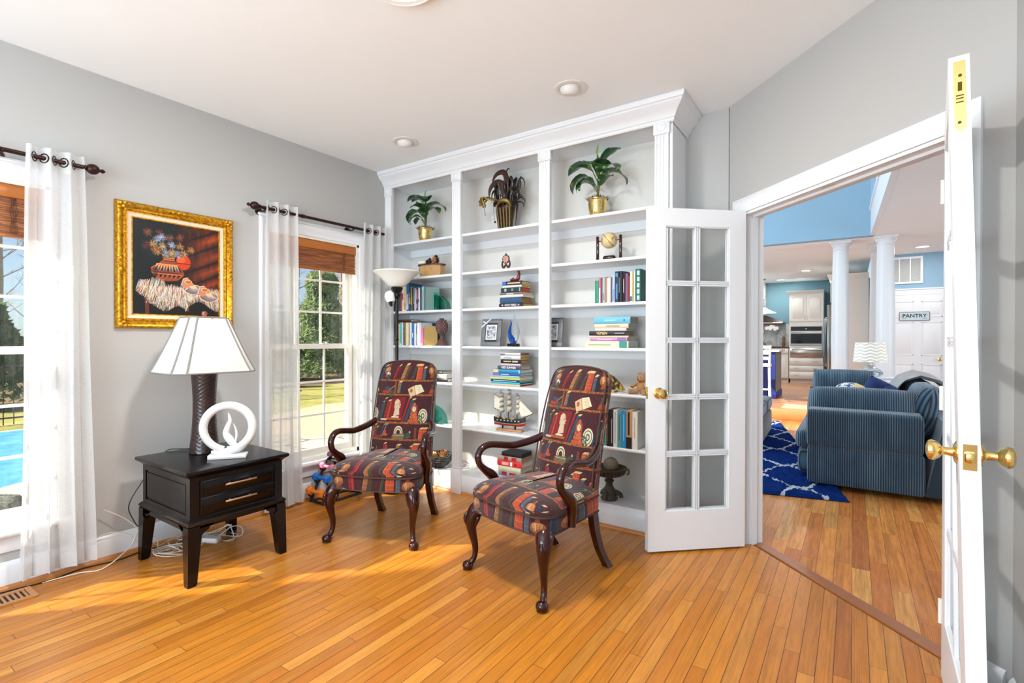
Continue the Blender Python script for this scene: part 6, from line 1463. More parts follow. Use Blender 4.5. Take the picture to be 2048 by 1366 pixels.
# ------------------------------------------------------------ ceiling fixtures of the study
m_fix = M('white_eyeball_trim', (228, 227, 224), .45)
for (x, y, lab) in ((-1.403, 2.685, 'white recessed eyeball downlight, the one nearest the doors'), (-2.825, 2.715, 'white recessed eyeball downlight, the one above the armchairs near the window')):
    root = thing('downlight', ' '.join(lab.split()[:16]), 'ceiling light', (x, y, H), 0)
    b = MB(); b.lathe([(.055, -.0005), (.098, -.0005), (.098, -.004), (.088, -.007), (.070, -.006), (.064, -.002)], 40); b.build('trim_ring', m_fix, root)
    b = MB(); T = Matrix.Translation((-.004, -.0, .012)) @ Matrix.Rotation(math.radians(26), 4, Vector((1, .7, 0))); b.lathe([(.001, .02), (.05, .02), (.0605, .0), (.060, -.016), (.055, -.030), (.048, -.040), (.040, -.043), (.036, -.040), (.034, -.02), (.001, -.015)], 32, T=T); b.build('eyeball', m_fix, root)
m_lit = NT('lit_diffuser'); m_lit.base((1, 1, 1, 1)); m_lit.set(m_lit.b.inputs['Emission Color'], (1, .96, .9, 1)); m_lit.set(m_lit.b.inputs['Emission Strength'], 7.0); m_lit = m_lit.m
cx_, cy_ = -1.56, 1.458
root = thing('ceiling_lamp', 'round lit flush ceiling lamp at the top edge of the picture', 'ceiling light', (cx_, cy_, H))
b = MB(); b.lathe([(.14, -.0005), (.158, -.0005), (.158, -.022), (.150, -.028), (.142, -.024)], 48); b.build('rim', m_fix, root)
b = MB(); b.lathe([(.001, -.030), (.08, -.029), (.142, -.022), (.142, -.015), (.001, -.015)], 48); b.build('diffuser', m_lit, root)
o = add_light('ceiling_lamp_light', 'AREA', (cx_, cy_, H-.035), 50, (1, .96, .91), shape='DISK', size=.28)
# ------------------------------------------------------------ outdoors
GZ = -.45
def ground_mat(name, cols, sc=3, rough=.95):
    g = NT(name); n = g.noise(g.pos(), sc, 6, .65); g.base(g.ramp(n, [(.3+.4*i/(len(cols)-1), c) for i, c in enumerate(cols)])); g.p(Roughness=rough, Specular_IOR_Level=.1); return g.m
m_lawn = ground_mat('winter_lawn', ['8c8a4c', 'a5a05c', 'b8b072'], 2.0)
b = MB(); b.box(-16.2, -9.2, -30, 40, GZ-.2, GZ-.001); struct('lawn', b, m_lawn)
b = MB(); b.box(-9.2, XL-WT-.02, -30, 40, GZ-.2, GZ-.004); 
g = NT('flagstone_patio'); v = g.n('TexVoronoi', {'feature': 'DISTANCE_TO_EDGE'}, Vector=g.pos(), Scale=1.3); v2 = g.n('TexVoronoi', Vector=g.pos(), Scale=1.3)
g.base(g.mix(g.math('LESS_THAN', v.outputs[0], .03), g.mix(g.math('MULTIPLY', g.noise(v2.outputs[1], 3), .8), srgb((214, 202, 182)), srgb((176, 166, 152))), srgb((120, 110, 92)))); g.p(Roughness=.9); struct('patio', b, g.m)
b = MB(); b.prism([(-10.2, 5.2), (-8.3, 5.15), (-6.6, 6.2), (-6.4, 9), (-10, 12), (-11.4, 8)], GZ-.05, GZ+.012); struct('gravel_bed', b, ground_mat('pea_gravel', ['a47a5a', 'd6b48c', 'e2cdb0', 'b08a68'], 30))
b = MB(); b.box(-90, -16.2, -60, 90, GZ-.2, GZ-.006); struct('woods_ground', b, ground_mat('leaf_litter', ['5c4a34', '7c6850', '958064'], 1.4))
b = MB(); b.prism([(-12.6, -8), (-7.25, -8), (-7.25, 2.3), (-8.3, 2.9), (-12.6, 2.9)], GZ-.001, GZ+.03); struct('pool_cover', b, ground_mat('blue_pool_cover', ['4590c4', '5aa4d4', '6cb4e0'], 4, .6))
b = MB(); b.prism([(-12.95, -8.3), (-6.95, -8.3), (-6.95, 2.5), (-8.2, 3.2), (-12.95, 3.2)], GZ-.003, GZ+.004); struct('pool_coping', b, M('pale_coping', (206, 200, 188), .85))
# black fence beyond the pool
fb = thing('pool_fence', 'low black metal fence beyond the blue covered pool', 'fence', (-13.8, 0, GZ))
b = MB(); b.box(-.02, .02, -12, 9, 1.15, 1.18); b.box(-.02, .02, -12, 9, .12, .15)
for k in range(140): y = -12+.15*k; b.box(-.008, .008, y-.008, y+.008, 0, 1.25)
b.build('pickets', M('black_fence_paint', (30, 30, 32), .5), fb)
# wicker chair with cushion just outside the left window
m_wick = NT('grey_wicker'); x, y, z = m_wick.xyz(m_wick.pos()); bk2 = m_wick.n('TexBrick', Vector=m_wick.comb(m_wick.math('ADD', x, y), z), Scale=28, i1=srgb((88, 92, 90)), i2=srgb((120, 124, 120)), i3=srgb((40, 42, 42))); m_wick.base(bk2.outputs[0]); m_wick.p(Roughness=.8); m_wick = m_wick.m
wc = thing('patio_chair', 'grey wicker patio chair with tan cushion outside the left window', 'patio chair', (-5.55, 1.22, GZ), .5)
b = MB(); b.box(-.36, .36, -.34, .34, .05, .36, b=.05); b.box(.22, .36, -.34, .34, .36, .62, b=.05); b.box(-.36, .22, -.36, -.24, .36, .52, b=.04); b.box(-.36, .22, .24, .36, .36, .52, b=.04); b.build('wicker_frame', m_wick, wc)
b = MB(); rg = [[(x_, y_, z_) for x_, y_ in rrect(.56-2*i, .46-2*i, .08, 4, -.06, 0)] for z_, i in ((.361, .03), (.38, 0), (.45, 0), (.48, .03), (.50, .1))]; b.loft(rg); b.build('cushion', M('tan_cushion', (222, 196, 164), .9), wc, ang=80)
# trees
m_bark = M('grey_bark', (190, 176, 158), .95, var=.3, vscale=8, bumps=.4, bscale=30); m_bark2 = M('brown_bark', (158, 134, 110), .95, var=.3, vscale=8)
def bare_tree_mb(b, r, h, rad):
    pts = [Vector((0, 0, -.1))]; x = y = 0
    for k in range(1, 9): x += r.uniform(-.09, .09); y += r.uniform(-.09, .09); pts.append(Vector((x, y, h*k/8)))
    rr = [rad*(1-.085*k) for k in range(9)]; rr[-1] = rad*.12; b.tube(pts, rr, 7)
    for k in range(40):
        t = r.uniform(.16, .97); i = int(t*8); p = pts[i].lerp(pts[min(8, i+1)], t*8-i); a = r.uniform(0, 6.28); L = h*r.uniform(.06, .15)*(1.15-t); up = r.uniform(.25, .9)
        d = Vector((math.cos(a), math.sin(a), up)).normalized(); q1 = p+d*L*.5+Vector((0, 0, L*.05)); q2 = p+d*L+Vector((0, 0, L*.18)); b.tube([p, q1, q2], [rad*.22*(1.1-t), rad*.12*(1.1-t)+.006, .004], 4)
        for s_ in range(3):
            a2 = a+r.uniform(-1.2, 1.2); d2 = Vector((math.cos(a2), math.sin(a2), r.uniform(.1, .9))).normalized(); f = r.uniform(.3, .9); p2 = p.lerp(q2, f); b.tube([p2, p2+d2*L*.5], [.010, .003], 3)
TREE = random.Random(5)
placed = []
for i in range(84):
    for tries in range(200):
        if i < 20: y = TREE.uniform(2, 11); x = TREE.uniform(-21, -36); y = y*(-x/26)
        elif i < 72: y = TREE.uniform(11.5, 34); x = TREE.uniform(-24, -50)
        else: y = TREE.uniform(-30, 60); x = TREE.uniform(-24, -44)
        if all((x-a)**2+(y-c)**2 > 2.3**2 for a, c in placed): break
    placed.append((x, y))
    b = MB(); bare_tree_mb(b, TREE, TREE.uniform(11, 17), TREE.uniform(.08, .17)); o = b.build('bare_tree', m_bark if i % 3 else m_bark2, None, loc=(x, y, GZ), fix=False)
    tag(o, 'leafless grey woodland tree standing beyond the lawn', 'tree', 'bare woodland trees seen through the windows')
def ever_mat(name, c1, c2, c3):
    g = NT(name); n = g.noise(g.pos(), 3, 5, .7); c_ = g.ramp(n, [(.3, c1), (.5, c2), (.68, c3)]); df = g.n('BsdfDiffuse', Color=c_); tl = g.n('BsdfTranslucent', Color=c_); mx = g.n('MixShader', i0=.5, i1=df.outputs[0], i2=tl.outputs[0]); g.t.links.new(mx.outputs[0], g.out.inputs[0]); return g.m
m_ev = ever_mat('evergreen_needles', '66804e', '94a878', 'b8c498'); m_ev2 = ever_mat('dull_shrub_twigs', '9a8c6c', 'bca98a', 'd0c8a0'); m_ev3 = ever_mat('dark_conifer', '44603a', '6a8858', '8aa474')
def evergreen(label, x, y, h, w, n, mat, seed, cone=1.0, group=None):
    r = random.Random(seed); root = thing('evergreen_tree', label, 'tree', (x, y, GZ), 0, group); b = MB()
    for k in range(n):
        t = r.random()**.8; z = .15+t*(h-.2); R = w*(1-t*cone)*(.55+.45*r.random()**.4)*(1+.15*math.sin(z*5)); a = r.uniform(0, 6.283); s = r.uniform(.07, .16)
        c = Vector((R*math.cos(a), R*math.sin(a), z)); u = Vector((r.uniform(-1, 1), r.uniform(-1, 1), r.uniform(-.6, .9))).normalized()*s; v = u.orthogonal().normalized()*s*r.uniform(.25, .5)
        b.add([c-u, c+v, c+u, c-v], [(0, 1, 2, 3)])
    b.build('needles', mat, root, fix=False, smooth=False)
    b = MB(); b.tube([(0, 0, -.05), (0, 0, h*.85)], [.12, .03], 8); b.build('trunk', m_bark2, root)
evergreen('bushy bright evergreen at the lawn edge seen left in the right window', -18.6, 13.1, 4.5, 1.35, 9000, m_ev, 1, .65)
evergreen('twiggy dull green shrub right of the bright evergreen', -19.6, 15.5, 4.1, 1.05, 6500, m_ev2, 2, .5)
evergreen('mid green evergreen behind the twiggy shrub', -18.6, 17.4, 3.8, 1.05, 6000, m_ev, 3, .6)
for i, (x, y, h, w) in enumerate(((-20.5, 10.6, 3.4, 1.3), (-21.5, 20.0, 3.6, 1.3), (-23.5, 14.0, 3.4, 1.3), (-17.5, 3.0, 2.6, 1.1), (-18, 5.3, 3.0, 1.1), (-19, .6, 2.8, 1.2), (-18.5, 7.8, 3, 1.2))):
    evergreen('dark conifer at the edge of the woods outside the windows', x, y, h, w, 3600, m_ev3, 10+i, .8, 'dark conifers at the edge of the woods')
# ------------------------------------------------------------ hall, living room and kitchen beyond the doors
def slab(name, x0, x1, y0, y1, z0, z1, m): b = MB(); b.box(x0, x1, y0, y1, z0, z1); return struct(name, b, m)
slab('wall_living_upper', -3.6, .2, 8.9, 9.05, H, 5.2, m_blue)
b = MB(); wall_open(b, 3.75, 9.05, 0, 5.2, [(4.4, 7.6, .4, 4.4)], -3.72, -3.6, 'y'); struct('wall_living_left', b, m_blue)
slab('wall_kitchen_left', -3.72, -3.6, 9.05, 15.1, 0, H, m_blue2)
slab('wall_kitchen_back', -3.6, 1.0, 15.0, 15.12, 0, H, m_blue2)
slab('wall_kitchen_right', .42, .54, 11.35, 15.0, 0, H, m_blue2)
slab('wall_pantry', .26, 5.2, 11.2, 11.32, 0, H, m_blue)
b = MB(); wall_open(b, -.9, 11.2, 0, H, [(5.2, 8.0, .6, 2.3)], 5.2, 5.32, 'y'); struct('wall_hall_right', b, m_blue)
slab('wall_hall_front', .59, 5.2, -1.02, -.9, 0, H, m_wall)
slab('wall_living_front', -3.6, -.80, 3.75, 3.87, 0, 5.2, m_wall)
b = MB(); b.box(-3.72, .26, 9.051, 15.12, H, H+.12); struct('ceiling_kitchen', b, m_ceil)
b = MB(); b.prism([(.37, 2.62), (.72, 2.22), (.72, -1.02), (5.32, -1.02), (5.32, 11.32), (.262, 11.32), (.262, 9.06), (.24, 8.9)], H, H+.12); struct('ceiling_hall', b, m_ceil)
slab('ceiling_living', -3.72, .34, 3.0, 9.05, 5.2, 5.3, m_ceil)
b = MB(); b.prism([(.200, 8.9), (.345, 2.62), (.395, 2.62), (.26, 8.9)], H-.002, 3.12); struct('trim_balcony_fascia', b, m_white)
b = MB(); b.prism([(.18, 8.9), (.325, 2.62), (.42, 2.62), (.28, 8.9)], 3.12, 3.16); struct('trim_balcony_cap', b, m_white)
b = MB(); b.prism([(.26, 8.9), (.40, 2.62), (.50, 2.62), (.36, 8.9)], 3.16, 5.2); struct('wall_balcony', b, m_white)
b = MB(); b.box(-3.6, .26, 9.0, 15.0, -.05, .175); struct('floor_kitchen', b, m_kfloor)
b = MB(); b.box(-3.6, .26, 8.90, 9.0, -.0, .178, b=.012); struct('trim_kitchen_step', b, M('honey_oak_step', (176, 122, 78), .35, var=.12, vscale=14))
b = MB(); b.box(-.95, -.52, 9.05, 9.6, .175, .179); struct('trim_tile_inlay', b, m_tile)
b = MB(); b.box(.26, 5.2, 8.92, 11.2, -.05, 0); struct('floor_pantry_hall', b, m_oak2)
base_ = MB(); base_.sweep([(-a, z) for a, z in bbp], [(.26, 11.2), (.47, 11.2)]); 
# columns
def column(label, x, y, z0, r_):
    root = thing('column', label, 'column', (x, y, z0+.001), 0, None); hh = H-z0-.002
    b = MB(); b.box(-r_*1.35, r_*1.35, -r_*1.35, r_*1.35, 0, .06, b=.005); b.lathe([(r_*.2, .06), (r_*1.3, .06), (r_*1.34, .08), (r_*1.3, .10), (r_*1.1, .115), (r_*1.05, .14), (r_*.2, .14)], 32); b.build('column_base', m_white, root)
    b = MB(); b.lathe([(r_, .14), (r_*1.0, .6), (r_*.97, hh*.6), (r_*.86, hh-.13)], 40); b.build('shaft', m_white, root)
    b = MB(); b.lathe([(r_*.86, hh-.13), (r_*.93, hh-.125), (r_*.93, hh-.115), (r_*.87, hh-.11), (r_*.88, hh-.08), (r_*1.02, hh-.06), (r_*1.12, hh-.035), (r_*.2, hh-.035)], 32); b.box(-r_*1.2, r_*1.2, -r_*1.2, r_*1.2, hh-.035, hh, b=.002); b.build('capital', m_white, root)
column('white round column nearer the kitchen, left of the pair', -.166, 9.28, .175, .118)
column('white round column left of the pantry door, right of the pair', .385, 9.12, 0, .118)
b = MB(); b.box(.261, .52, 9.60, 10.10, .0005, .175); struct('floor_landing', b, m_kfloor)
column('third white column mostly hidden behind the right hand column', .325, 9.85, .175, .118)
# pantry door
dr = sthing('door_3', (.92, 11.2, 0)); 
b = MB(); W_ = .42
b.box(-W_, W_, -.035, -.002, .008, 2.045)
for x0, x1 in ((-.33, -.055), (.055, .33)):
    for z0, z1 in ((1.66, 1.93), (.99, 1.57), (.24, .84)):
        for k, (i, d) in enumerate(((0, -.036), (.012, -.040), (.03, -.036))): pass
        b.box(x0, x1, -.041, -.036, z0, z0+.012); b.box(x0, x1, -.041, -.036, z1-.012, z1); b.box(x0, x0+.012, -.041, -.036, z0, z1); b.box(x1-.012, x1, -.041, -.036, z0, z1)
        rg = [[(x, y, z) for x, y, z in ((x0+i, d, z0+i), (x1-i, d, z0+i), (x1-i, d, z1-i), (x0+i, d, z1-i))] for i, d in ((.03, -.0352), (.05, -.044))]; b.loft(rg)
b.build('door_leaf', m_white, dr)
kb = MB(); knob_mb(kb, .30, .935, -.036, -1); kb.build('door_knob', m_brass, dr)
b = MB(); casing(b, -W_-.005, W_+.005, 2.05, .088, -.0005); b.box(-W_-.12, W_+.12, -.03, -.0005, 2.138, 2.16); b.build('door_casing', m_white, dr)
sg = thing('pantry_sign', 'pale blue rectangular sign reading PANTRY on the white panel door', 'sign', (.878, 11.2-.0455, 1.672))
b = MB(); b.prism(rrect(.42, .15, .015, 3), 0, .004, T=Matrix.Rotation(PI/2, 4, 'X')); b.build('sign_border', M('sign_dark_border', (58, 72, 84), .5), sg)
b = MB(); b.prism(rrect(.406, .136, .012, 3), .004, .0055, T=Matrix.Rotation(PI/2, 4, 'X')); b.build('sign_face', M('sign_pale_blue', (190, 208, 214), .5, var=.08, vscale=20), sg)
m_ink = M('dark_sign_lettering', (44, 54, 64), .6)
text_part('PANTRY', .088, m_ink, sg, (0, -.0062, .004), (PI/2, 0, 0))
b = MB()
for s_ in (-1, 1): b.box(s_*.178-.006, s_*.178+.006, -.0068, -.0056, .0, .005); b.tube([(s_*.17, -.0065, -.042), (s_*.15, -.0065, -.036), (s_*.13, -.0065, -.044), (s_*.11, -.0065, -.038)], .0022, 5, sub=3)
b.build('flourishes', m_ink, sg)
# return vent high on the pantry wall
vt = thing('return_vent', 'white louvred air vent high on the blue wall', 'vent', (.745, 11.2, 2.48)); b = MB()
for a, b_, c, d in ((-.25, .25, .20, .235), (-.25, .25, -.235, -.20), (-.25, -.215, -.2, .2), (.215, .25, -.2, .2), (-.085, -.065, -.2, .2), (.065, .085, -.2, .2)): b.box(a, b_, -.022, -.0005, c, d)
b.build('vent_frame', m_white, vt)
b = MB()
for k in range(24): z = -.195+.0168*k; b.add([(-.215, -.003, z+.010), (.215, -.003, z+.010), (.215, -.016, z), (-.215, -.016, z), (-.215, -.003, z+.013), (.215, -.003, z+.013), (.215, -.016, z+.003), (-.215, -.016, z+.003)], [(0, 1, 2, 3), (7, 6, 5, 4), (0, 4, 5, 1), (1, 5, 6, 2), (2, 6, 7, 3), (3, 7, 4, 0)])
b.build('louvres', m_cab, vt)
# recessed lights beyond
for (x, y, lab, e) in ((-.858, 12.68, 'lit recessed ceiling light in kitchen, right of the two', 24), (-1.512, 14.3, 'lit recessed ceiling light in kitchen, near the range hood', 18), (.918, 10.43, 'lit recessed ceiling light in front of the pantry door', 10)):
    root = thing('recessed_light', lab, 'ceiling light', (x, y, H)); b = MB(); b.lathe([(.085, -.0005), (.105, -.0005), (.105, -.006), (.09, -.008), (.085, -.004)], 32); b.build('trim_ring', m_fix, root)
    b = MB(); b.lathe([(.001, -.006), (.086, -.005), (.086, -.001), (.001, -.001)], 32); b.build('diffuser', m_lit, root)
    add_light('recessed_light_lamp', 'AREA', (x, y, H-.012), e, (1, .97, .93), shape='DISK', size=.16)
for (x, y, e) in ((-3.0, 12.0, 30), (-1.9, 10.6, 16), (2.2, 8.2, 16), (1.6, 5.6, 16)):  # added lights, out of view, to brighten the rooms past the doorway
    root = thing('recessed_light', 'added unseen recessed fill light over the rooms past the doorway', 'ceiling light', (x, y, H), 0, 'added fill lights beyond the doorway'); b = MB(); b.lathe([(.085, -.0005), (.105, -.0005), (.105, -.006), (.09, -.008), (.085, -.004)], 32); b.build('trim_ring', m_fix, root)
    b = MB(); b.lathe([(.001, -.006), (.086, -.005), (.086, -.001), (.001, -.001)], 32); b.build('diffuser', m_lit, root)
    add_light('recessed_light_lamp', 'AREA', (x, y, H-.012), e, (1, .97, .93), shape='DISK', size=.16)
# kitchen wall units
KZ = .1755
m_inox = M('stainless_steel', (186, 184, 180), .28, metal=.85, bumps=.03, bscale=90); m_ovg = M('black_oven_glass', (14, 16, 20), .08, coat=.6)
oc = thing('oven_cabinet', 'tall white kitchen cabinet housing the wall oven', 'cabinet', (-.965, 14.7, KZ)); X0, X1 = -.37, .37
b = MB(); b.box(X0, X1, -.30, .295, .10, 2.22); b.box(X0+.02, X1-.02, -.25, .295, 0, .10); b.build('carcass', m_cab, oc)
b = MB(); b.sweep([(0, 2.22), (-.01, 2.22), (-.02, 2.24), (-.05, 2.27), (-.06, 2.29), (-.06, 2.30), (0, 2.30)], [(X0, .295), (X0, -.30), (X1, -.30)][::1]) ; b.box(X0, X1, -.30, .29, 2.22, 2.30); cr_ = b.build('crown', m_cab, oc)
def cab_door(parent, x0, x1, y, z0, z1, arch=False, hx=None, vertical=True):
    b = MB(); b.box(x0, x1, y-.018, y-.0003, z0, z1, b=.002); 
    i0, i1, k0, k1 = x0+.05, x1-.05, z0+.05, z1-.05
    out = [(i0, k0), (i1, k0), (i1, k1-(.05 if arch else 0))]
    if arch: out += [(i1-(i1-i0)*t, k1-.05+.05*math.sin(PI*t)) for t in (.15, .3, .5, .7, .85)]
    out += [(i0, k1-(.05 if arch else 0))]
    cx_, cz_ = (i0+i1)/2, (k0+k1)/2
    rg = [[(cx_+(a-cx_)*s_, y-.018-d, cz_+(c-cz_)*s_) for a, c in out] for s_, d in ((1, -.001), (1, .004), (.95, .0), (.88, .006))]
    b.loft(rg); d = b.build('door', m_cab, parent, ang=25)
    if hx is not None: h = MB(); h.tube([(hx, y-.018, z0+.05), (hx, y-.042, z0+.06), (hx, y-.042, z0+.14), (hx, y-.018, z0+.15)], .004, 6); h.build('handle', m_chrome, d)
cab_door(oc, X0+.008, -.004, -.30, 1.53, 2.20, True, -.03); cab_door(oc, .004, X1-.008, -.30, 1.53, 2.20, True, .03)
for z0, z1, nh in ((.465, .652, 2), (.315, .463, 2), (.125, .313, 1)):
    b = MB(); b.box(X0+.008, X1-.008, -.318, -.3003, z0-.02, z1-.03, b=.004); d = b.build('drawer', m_cab, oc); h = MB()
    for hx in ((-.2, .2) if nh == 2 else (-.2,)): h.tube([(hx-.05, -.318, (z0+z1)/2-.02), (hx-.045, -.34, (z0+z1)/2-.02), (hx+.045, -.34, (z0+z1)/2-.02), (hx+.05, -.318, (z0+z1)/2-.02)], .004, 6)
    h.build('drawer_pull', m_chrome, d)
ov = thing('wall_oven', 'black glass and steel wall oven built into the white cabinet', 'oven', (-.965, 14.4, KZ)); b = MB(); b.box(-.345, .345, -.02, -.001, .94, 1.42); b.build('door_frame', m_inox, ov)
b = MB(); b.box(-.33, .33, -.026, -.0205, .985, 1.23); b.box(-.33, .33, -.026, -.0205, 1.30, 1.405); b.build('glass_panel', m_ovg, ov); b = MB(); b.tube([(-.31, -.026, 1.262), (-.31, -.06, 1.262), (.31, -.06, 1.262), (.31, -.026, 1.262)], .009, 8); b.build('handle', m_inox, ov)
b = MB(); b.box(-.02, .02, -.0275, -.0262, 1.34, 1.36); b.build('display', M('display_blue', (150, 200, 220), .3), ov)
wd_ = thing('warming_drawer', 'stainless steel warming drawer below the wall oven', 'drawer', (-.965, 14.4, KZ)); b = MB(); b.box(-.345, .345, -.024, -.001, .64, .875, b=.003); b.build('front', m_inox, wd_); b = MB(); b.tube([(-.32, -.024, .845), (-.32, -.05, .845), (.32, -.05, .845), (.32, -.024, .845)], .008, 8); b.build('handle', m_inox, wd_); b = MB(); b.box(-.03, .03, -.0252, -.0242, .66, .668); b.build('badge', m_black, wd_)
# base cabinets and range to the left of the oven tower
lc = thing('base_cabinet', 'white base cabinet between the range and the oven tower', 'cabinet', (-1.58, 14.68, KZ)); b = MB(); b.box(-.235, .235, -.29, .31, .10, .87); b.box(-.23, .23, -.24, .31, 0, .1); b.build('carcass', m_cab, lc); cab_door(lc, -.22, .005, -.29, .12, .85); cab_door(lc, .012, .225, -.29, .12, .70); b = MB(); b.box(.012, .225, -.308, -.2903, .72, .85, b=.003); d = b.build('drawer', m_cab, lc); b = MB(); b.sphere((.12, -.318, .80), .013, 8); b.build('knob', m_chrome, d)
b = MB(); b.box(-1.815, -1.342, 14.36, 14.995, KZ+.872, KZ+.905, b=.004); o = b.build('countertop', M('dark_granite', (40, 46, 44), .15, coat=.3, var=.5, vscale=60)); tag(o, 'dark granite countertop to the left of the oven tower', 'countertop')
rn = thing('range', 'white gas range with dark grates under the hood', 'stove', (-2.20, 14.68, KZ)); b = MB(); b.box(-.375, .375, -.32, .30, .02, .90, b=.006); b.build('body', m_cab, rn); b = MB(); b.box(-.37, .37, -.28, .28, .9005, .925, b=.006)
for k in range(6): b.box(-.35+.12*k, -.34+.12*k, -.26, .26, .925, .945)
b.build('grates', m_black, rn); b = MB(); 
for k in range(5): b.cyl((-.28+.14*k, -.32, .83), (-.28+.14*k, -.355, .83), .02, n=12)
b.build('control_knobs', m_black, rn)
slab('wall_backsplash', -3.5, -1.34, 14.985, 14.999, KZ+.90, 1.66, NT('x').m); bs = bpy.data.objects['wall_backsplash']
g = NT('marble_tile'); n = g.noise(g.pos(), 5, 6, .7); g.base(g.ramp(n, [(.35, 'a8a6a4'), (.5, 'd0cecb'), (.7, 'e2e0dd')])); g.p(Roughness=.2); bs.data.materials[0] = g.m; m_marble = g.m
hd = thing('range_hood', 'dark pyramid range hood with a tiled chimney above the stove', 'range hood', (-2.2, 14.74, 0)); b = MB()
b.loft([[(-.73, -.30, 1.655), (.73, -.30, 1.655), (.73, .24, 1.655), (-.73, .24, 1.655)], [(-.73, -.30, 1.70), (.73, -.30, 1.70), (.73, .24, 1.70), (-.73, .24, 1.70)], [(-.28, -.12, 1.90), (.28, -.12, 1.90), (.28, .24, 1.90), (-.28, .24, 1.90)]]); b.build('canopy', M('dark_steel_hood', (60, 56, 52), .3, metal=.7), hd)
b = MB(); b.box(-.72, .72, -.315, -.3005, 1.665, 1.695, b=.004); b.build('front_rail', m_chrome, hd); b = MB(); b.box(-.27, .27, -.10, .24, 1.9, H-.002); b.build('chimney', m_marble, hd)
# jars on the counter
b = MB(); b.lathe([(.004, 0), (.04, 0), (.045, .03), (.045, .2), (.03, .25), (.028, .31), (.004, .31)], 20); o = b.build('jar', m_cglass, None, loc=(-1.60, 14.60, KZ+.906)); tag(o, 'tall clear glass jar on the dark countertop', 'jar')
b = MB(); b.lathe([(.004, 0), (.035, 0), (.045, .06), (.03, .15), (.036, .2), (.02, .26), (.004, .27)], 20); o = b.build('carved_bottle', M('brown_gold_bottle', (120, 84, 48), .4, var=.4, vscale=40), None, loc=(-1.48, 14.62, KZ+.906)); tag(o, 'brown carved bottle next to the glass jar', 'bottle')
# refrigerator and its enclosure, facing left
fe = thing('fridge_enclosure', 'white tall cabinet end panel beside the round columns', 'cabinet', (-.055, 12.45, KZ)); b = MB(); b.box(-.30, .295, -.85, -.82, 0, 2.25); b.box(-.30, .295, .82, .85, 0, 2.25); b.box(-.30, .295, -.82, .82, 1.80, 2.25); b.build('carcass', m_cab, fe)
b = MB(); b.sweep([(0, 2.25), (-.01, 2.25), (-.02, 2.27), (-.06, 2.31), (-.07, 2.34), (-.07, 2.35), (0, 2.35)], [(-.30, .85), (-.30, -.85), (.295, -.85)]); b.box(-.30, .295, -.85, .85, 2.25, 2.35); b.build('crown', m_cab, fe)
b = MB(); b.box(-.318, -.3005, -.80, -.01, 1.82, 2.2, b=.003); b.box(-.318, -.3005, .01, .80, 1.82, 2.2, b=.003); b.build('door', m_cab, fe)
rf = thing('refrigerator', 'stainless refrigerator with a curved handle set in the white enclosure', 'refrigerator', (-.08, 12.45, KZ)); b = MB(); b.box(-.29, .27, -.79, .79, .02, 1.78, b=.01); b.build('cabinet', m_inox, rf); 
for s_ in (-1, 1): b = MB(); b.box(-.35, -.292, -.785 if s_ < 0 else .005, -.005 if s_ < 0 else .785, .08, 1.77, b=.015); d = b.build('door', m_inox, rf); h = MB(); yy = -.60 if s_ < 0 else .1; h.tube([(-.352, yy, .55), (-.40, yy, .62), (-.42, yy, 1.0), (-.40, yy, 1.45), (-.352, yy, 1.52)], .014, 8, sub=4); h.build('handle', m_chrome, d)
# island, stool, pendants, orchid
m_nav = M('royal_blue_cabinet', (24, 44, 122), .45); m_isl = M('grey_island_end', (120, 118, 118), .35)
il = thing('kitchen_island', 'royal blue kitchen island with white top and grey end panel', 'kitchen island', (-2.38, 10.75, KZ)); b = MB(); b.box(-.9, 1.20, -.42, .42, .0, .86); b.build('cabinet', m_nav, il); b = MB(); b.box(1.201, 1.212, -.40, .40, .12, .85); b.build('end_panel', m_isl, il)
b = MB(); b.box(-.92, 1.225, -.44, .44, 0, .12, b=.01); b.build('plinth', m_nav, il)
b = MB(); b.box(-.95, 1.27, -.48, .48, .8605, .895, b=.006); b.build('countertop', M('white_quartz', (232, 230, 226), .2, coat=.3), il)
stl = thing('bar_stool', 'white bar stool with a curved slatted back beside the island', 'bar stool', (-1.40, 9.80, KZ), .15); m_stl = M('cream_stool_paint', (222, 218, 210), .45)
b = MB(); b.prism(rrect(.44, .42, .06, 4), .62, .66); b.build('seat', m_stl, stl, ang=30)
for s_ in (-1, 1): b = MB(); b.tube([(s_*.20, -.20, 0), (s_*.19, -.17, .35), (s_*.185, -.18, .64), (s_*.19, -.20, .80), (s_*.20, -.26, .98)], [.02, .018, .02, .018, .015], 8, sub=4); b.build('leg', m_stl, stl); b = MB(); b.tube([(s_*.20, .19, 0), (s_*.18, .17, .62)], [.018, .02], 8); b.build('leg', m_stl, stl)
for z, y in ((.76, -.19), (.85, -.215), (.95, -.245)): b = MB(); b.tube([(-.19, y, z), (0, y-.03, z+.005), (.19, y, z)], .018, 8, sub=4, flat=(1.6, .6)); b.build('slat', m_stl, stl)
b = MB(); b.tube([(-.185, -.17, .22), (.185, -.17, .22)], .012, 8); b.tube([(-.18, .17, .2), (.18, .17, .2)], .012, 8); b.tube([(.19, -.17, .3), (.18, .17, .3)], .012, 8); b.tube([(-.19, -.17, .3), (-.18, .17, .3)], .012, 8); b.build('stretcher', m_stl, stl)
m_psh = NT('lit_pendant_glass'); m_psh.base(srgb((240, 240, 240))); m_psh.set(m_psh.b.inputs['Emission Color'], (1, .96, .9, 1)); m_psh.set(m_psh.b.inputs['Emission Strength'], 1.6); m_psh = m_psh.m
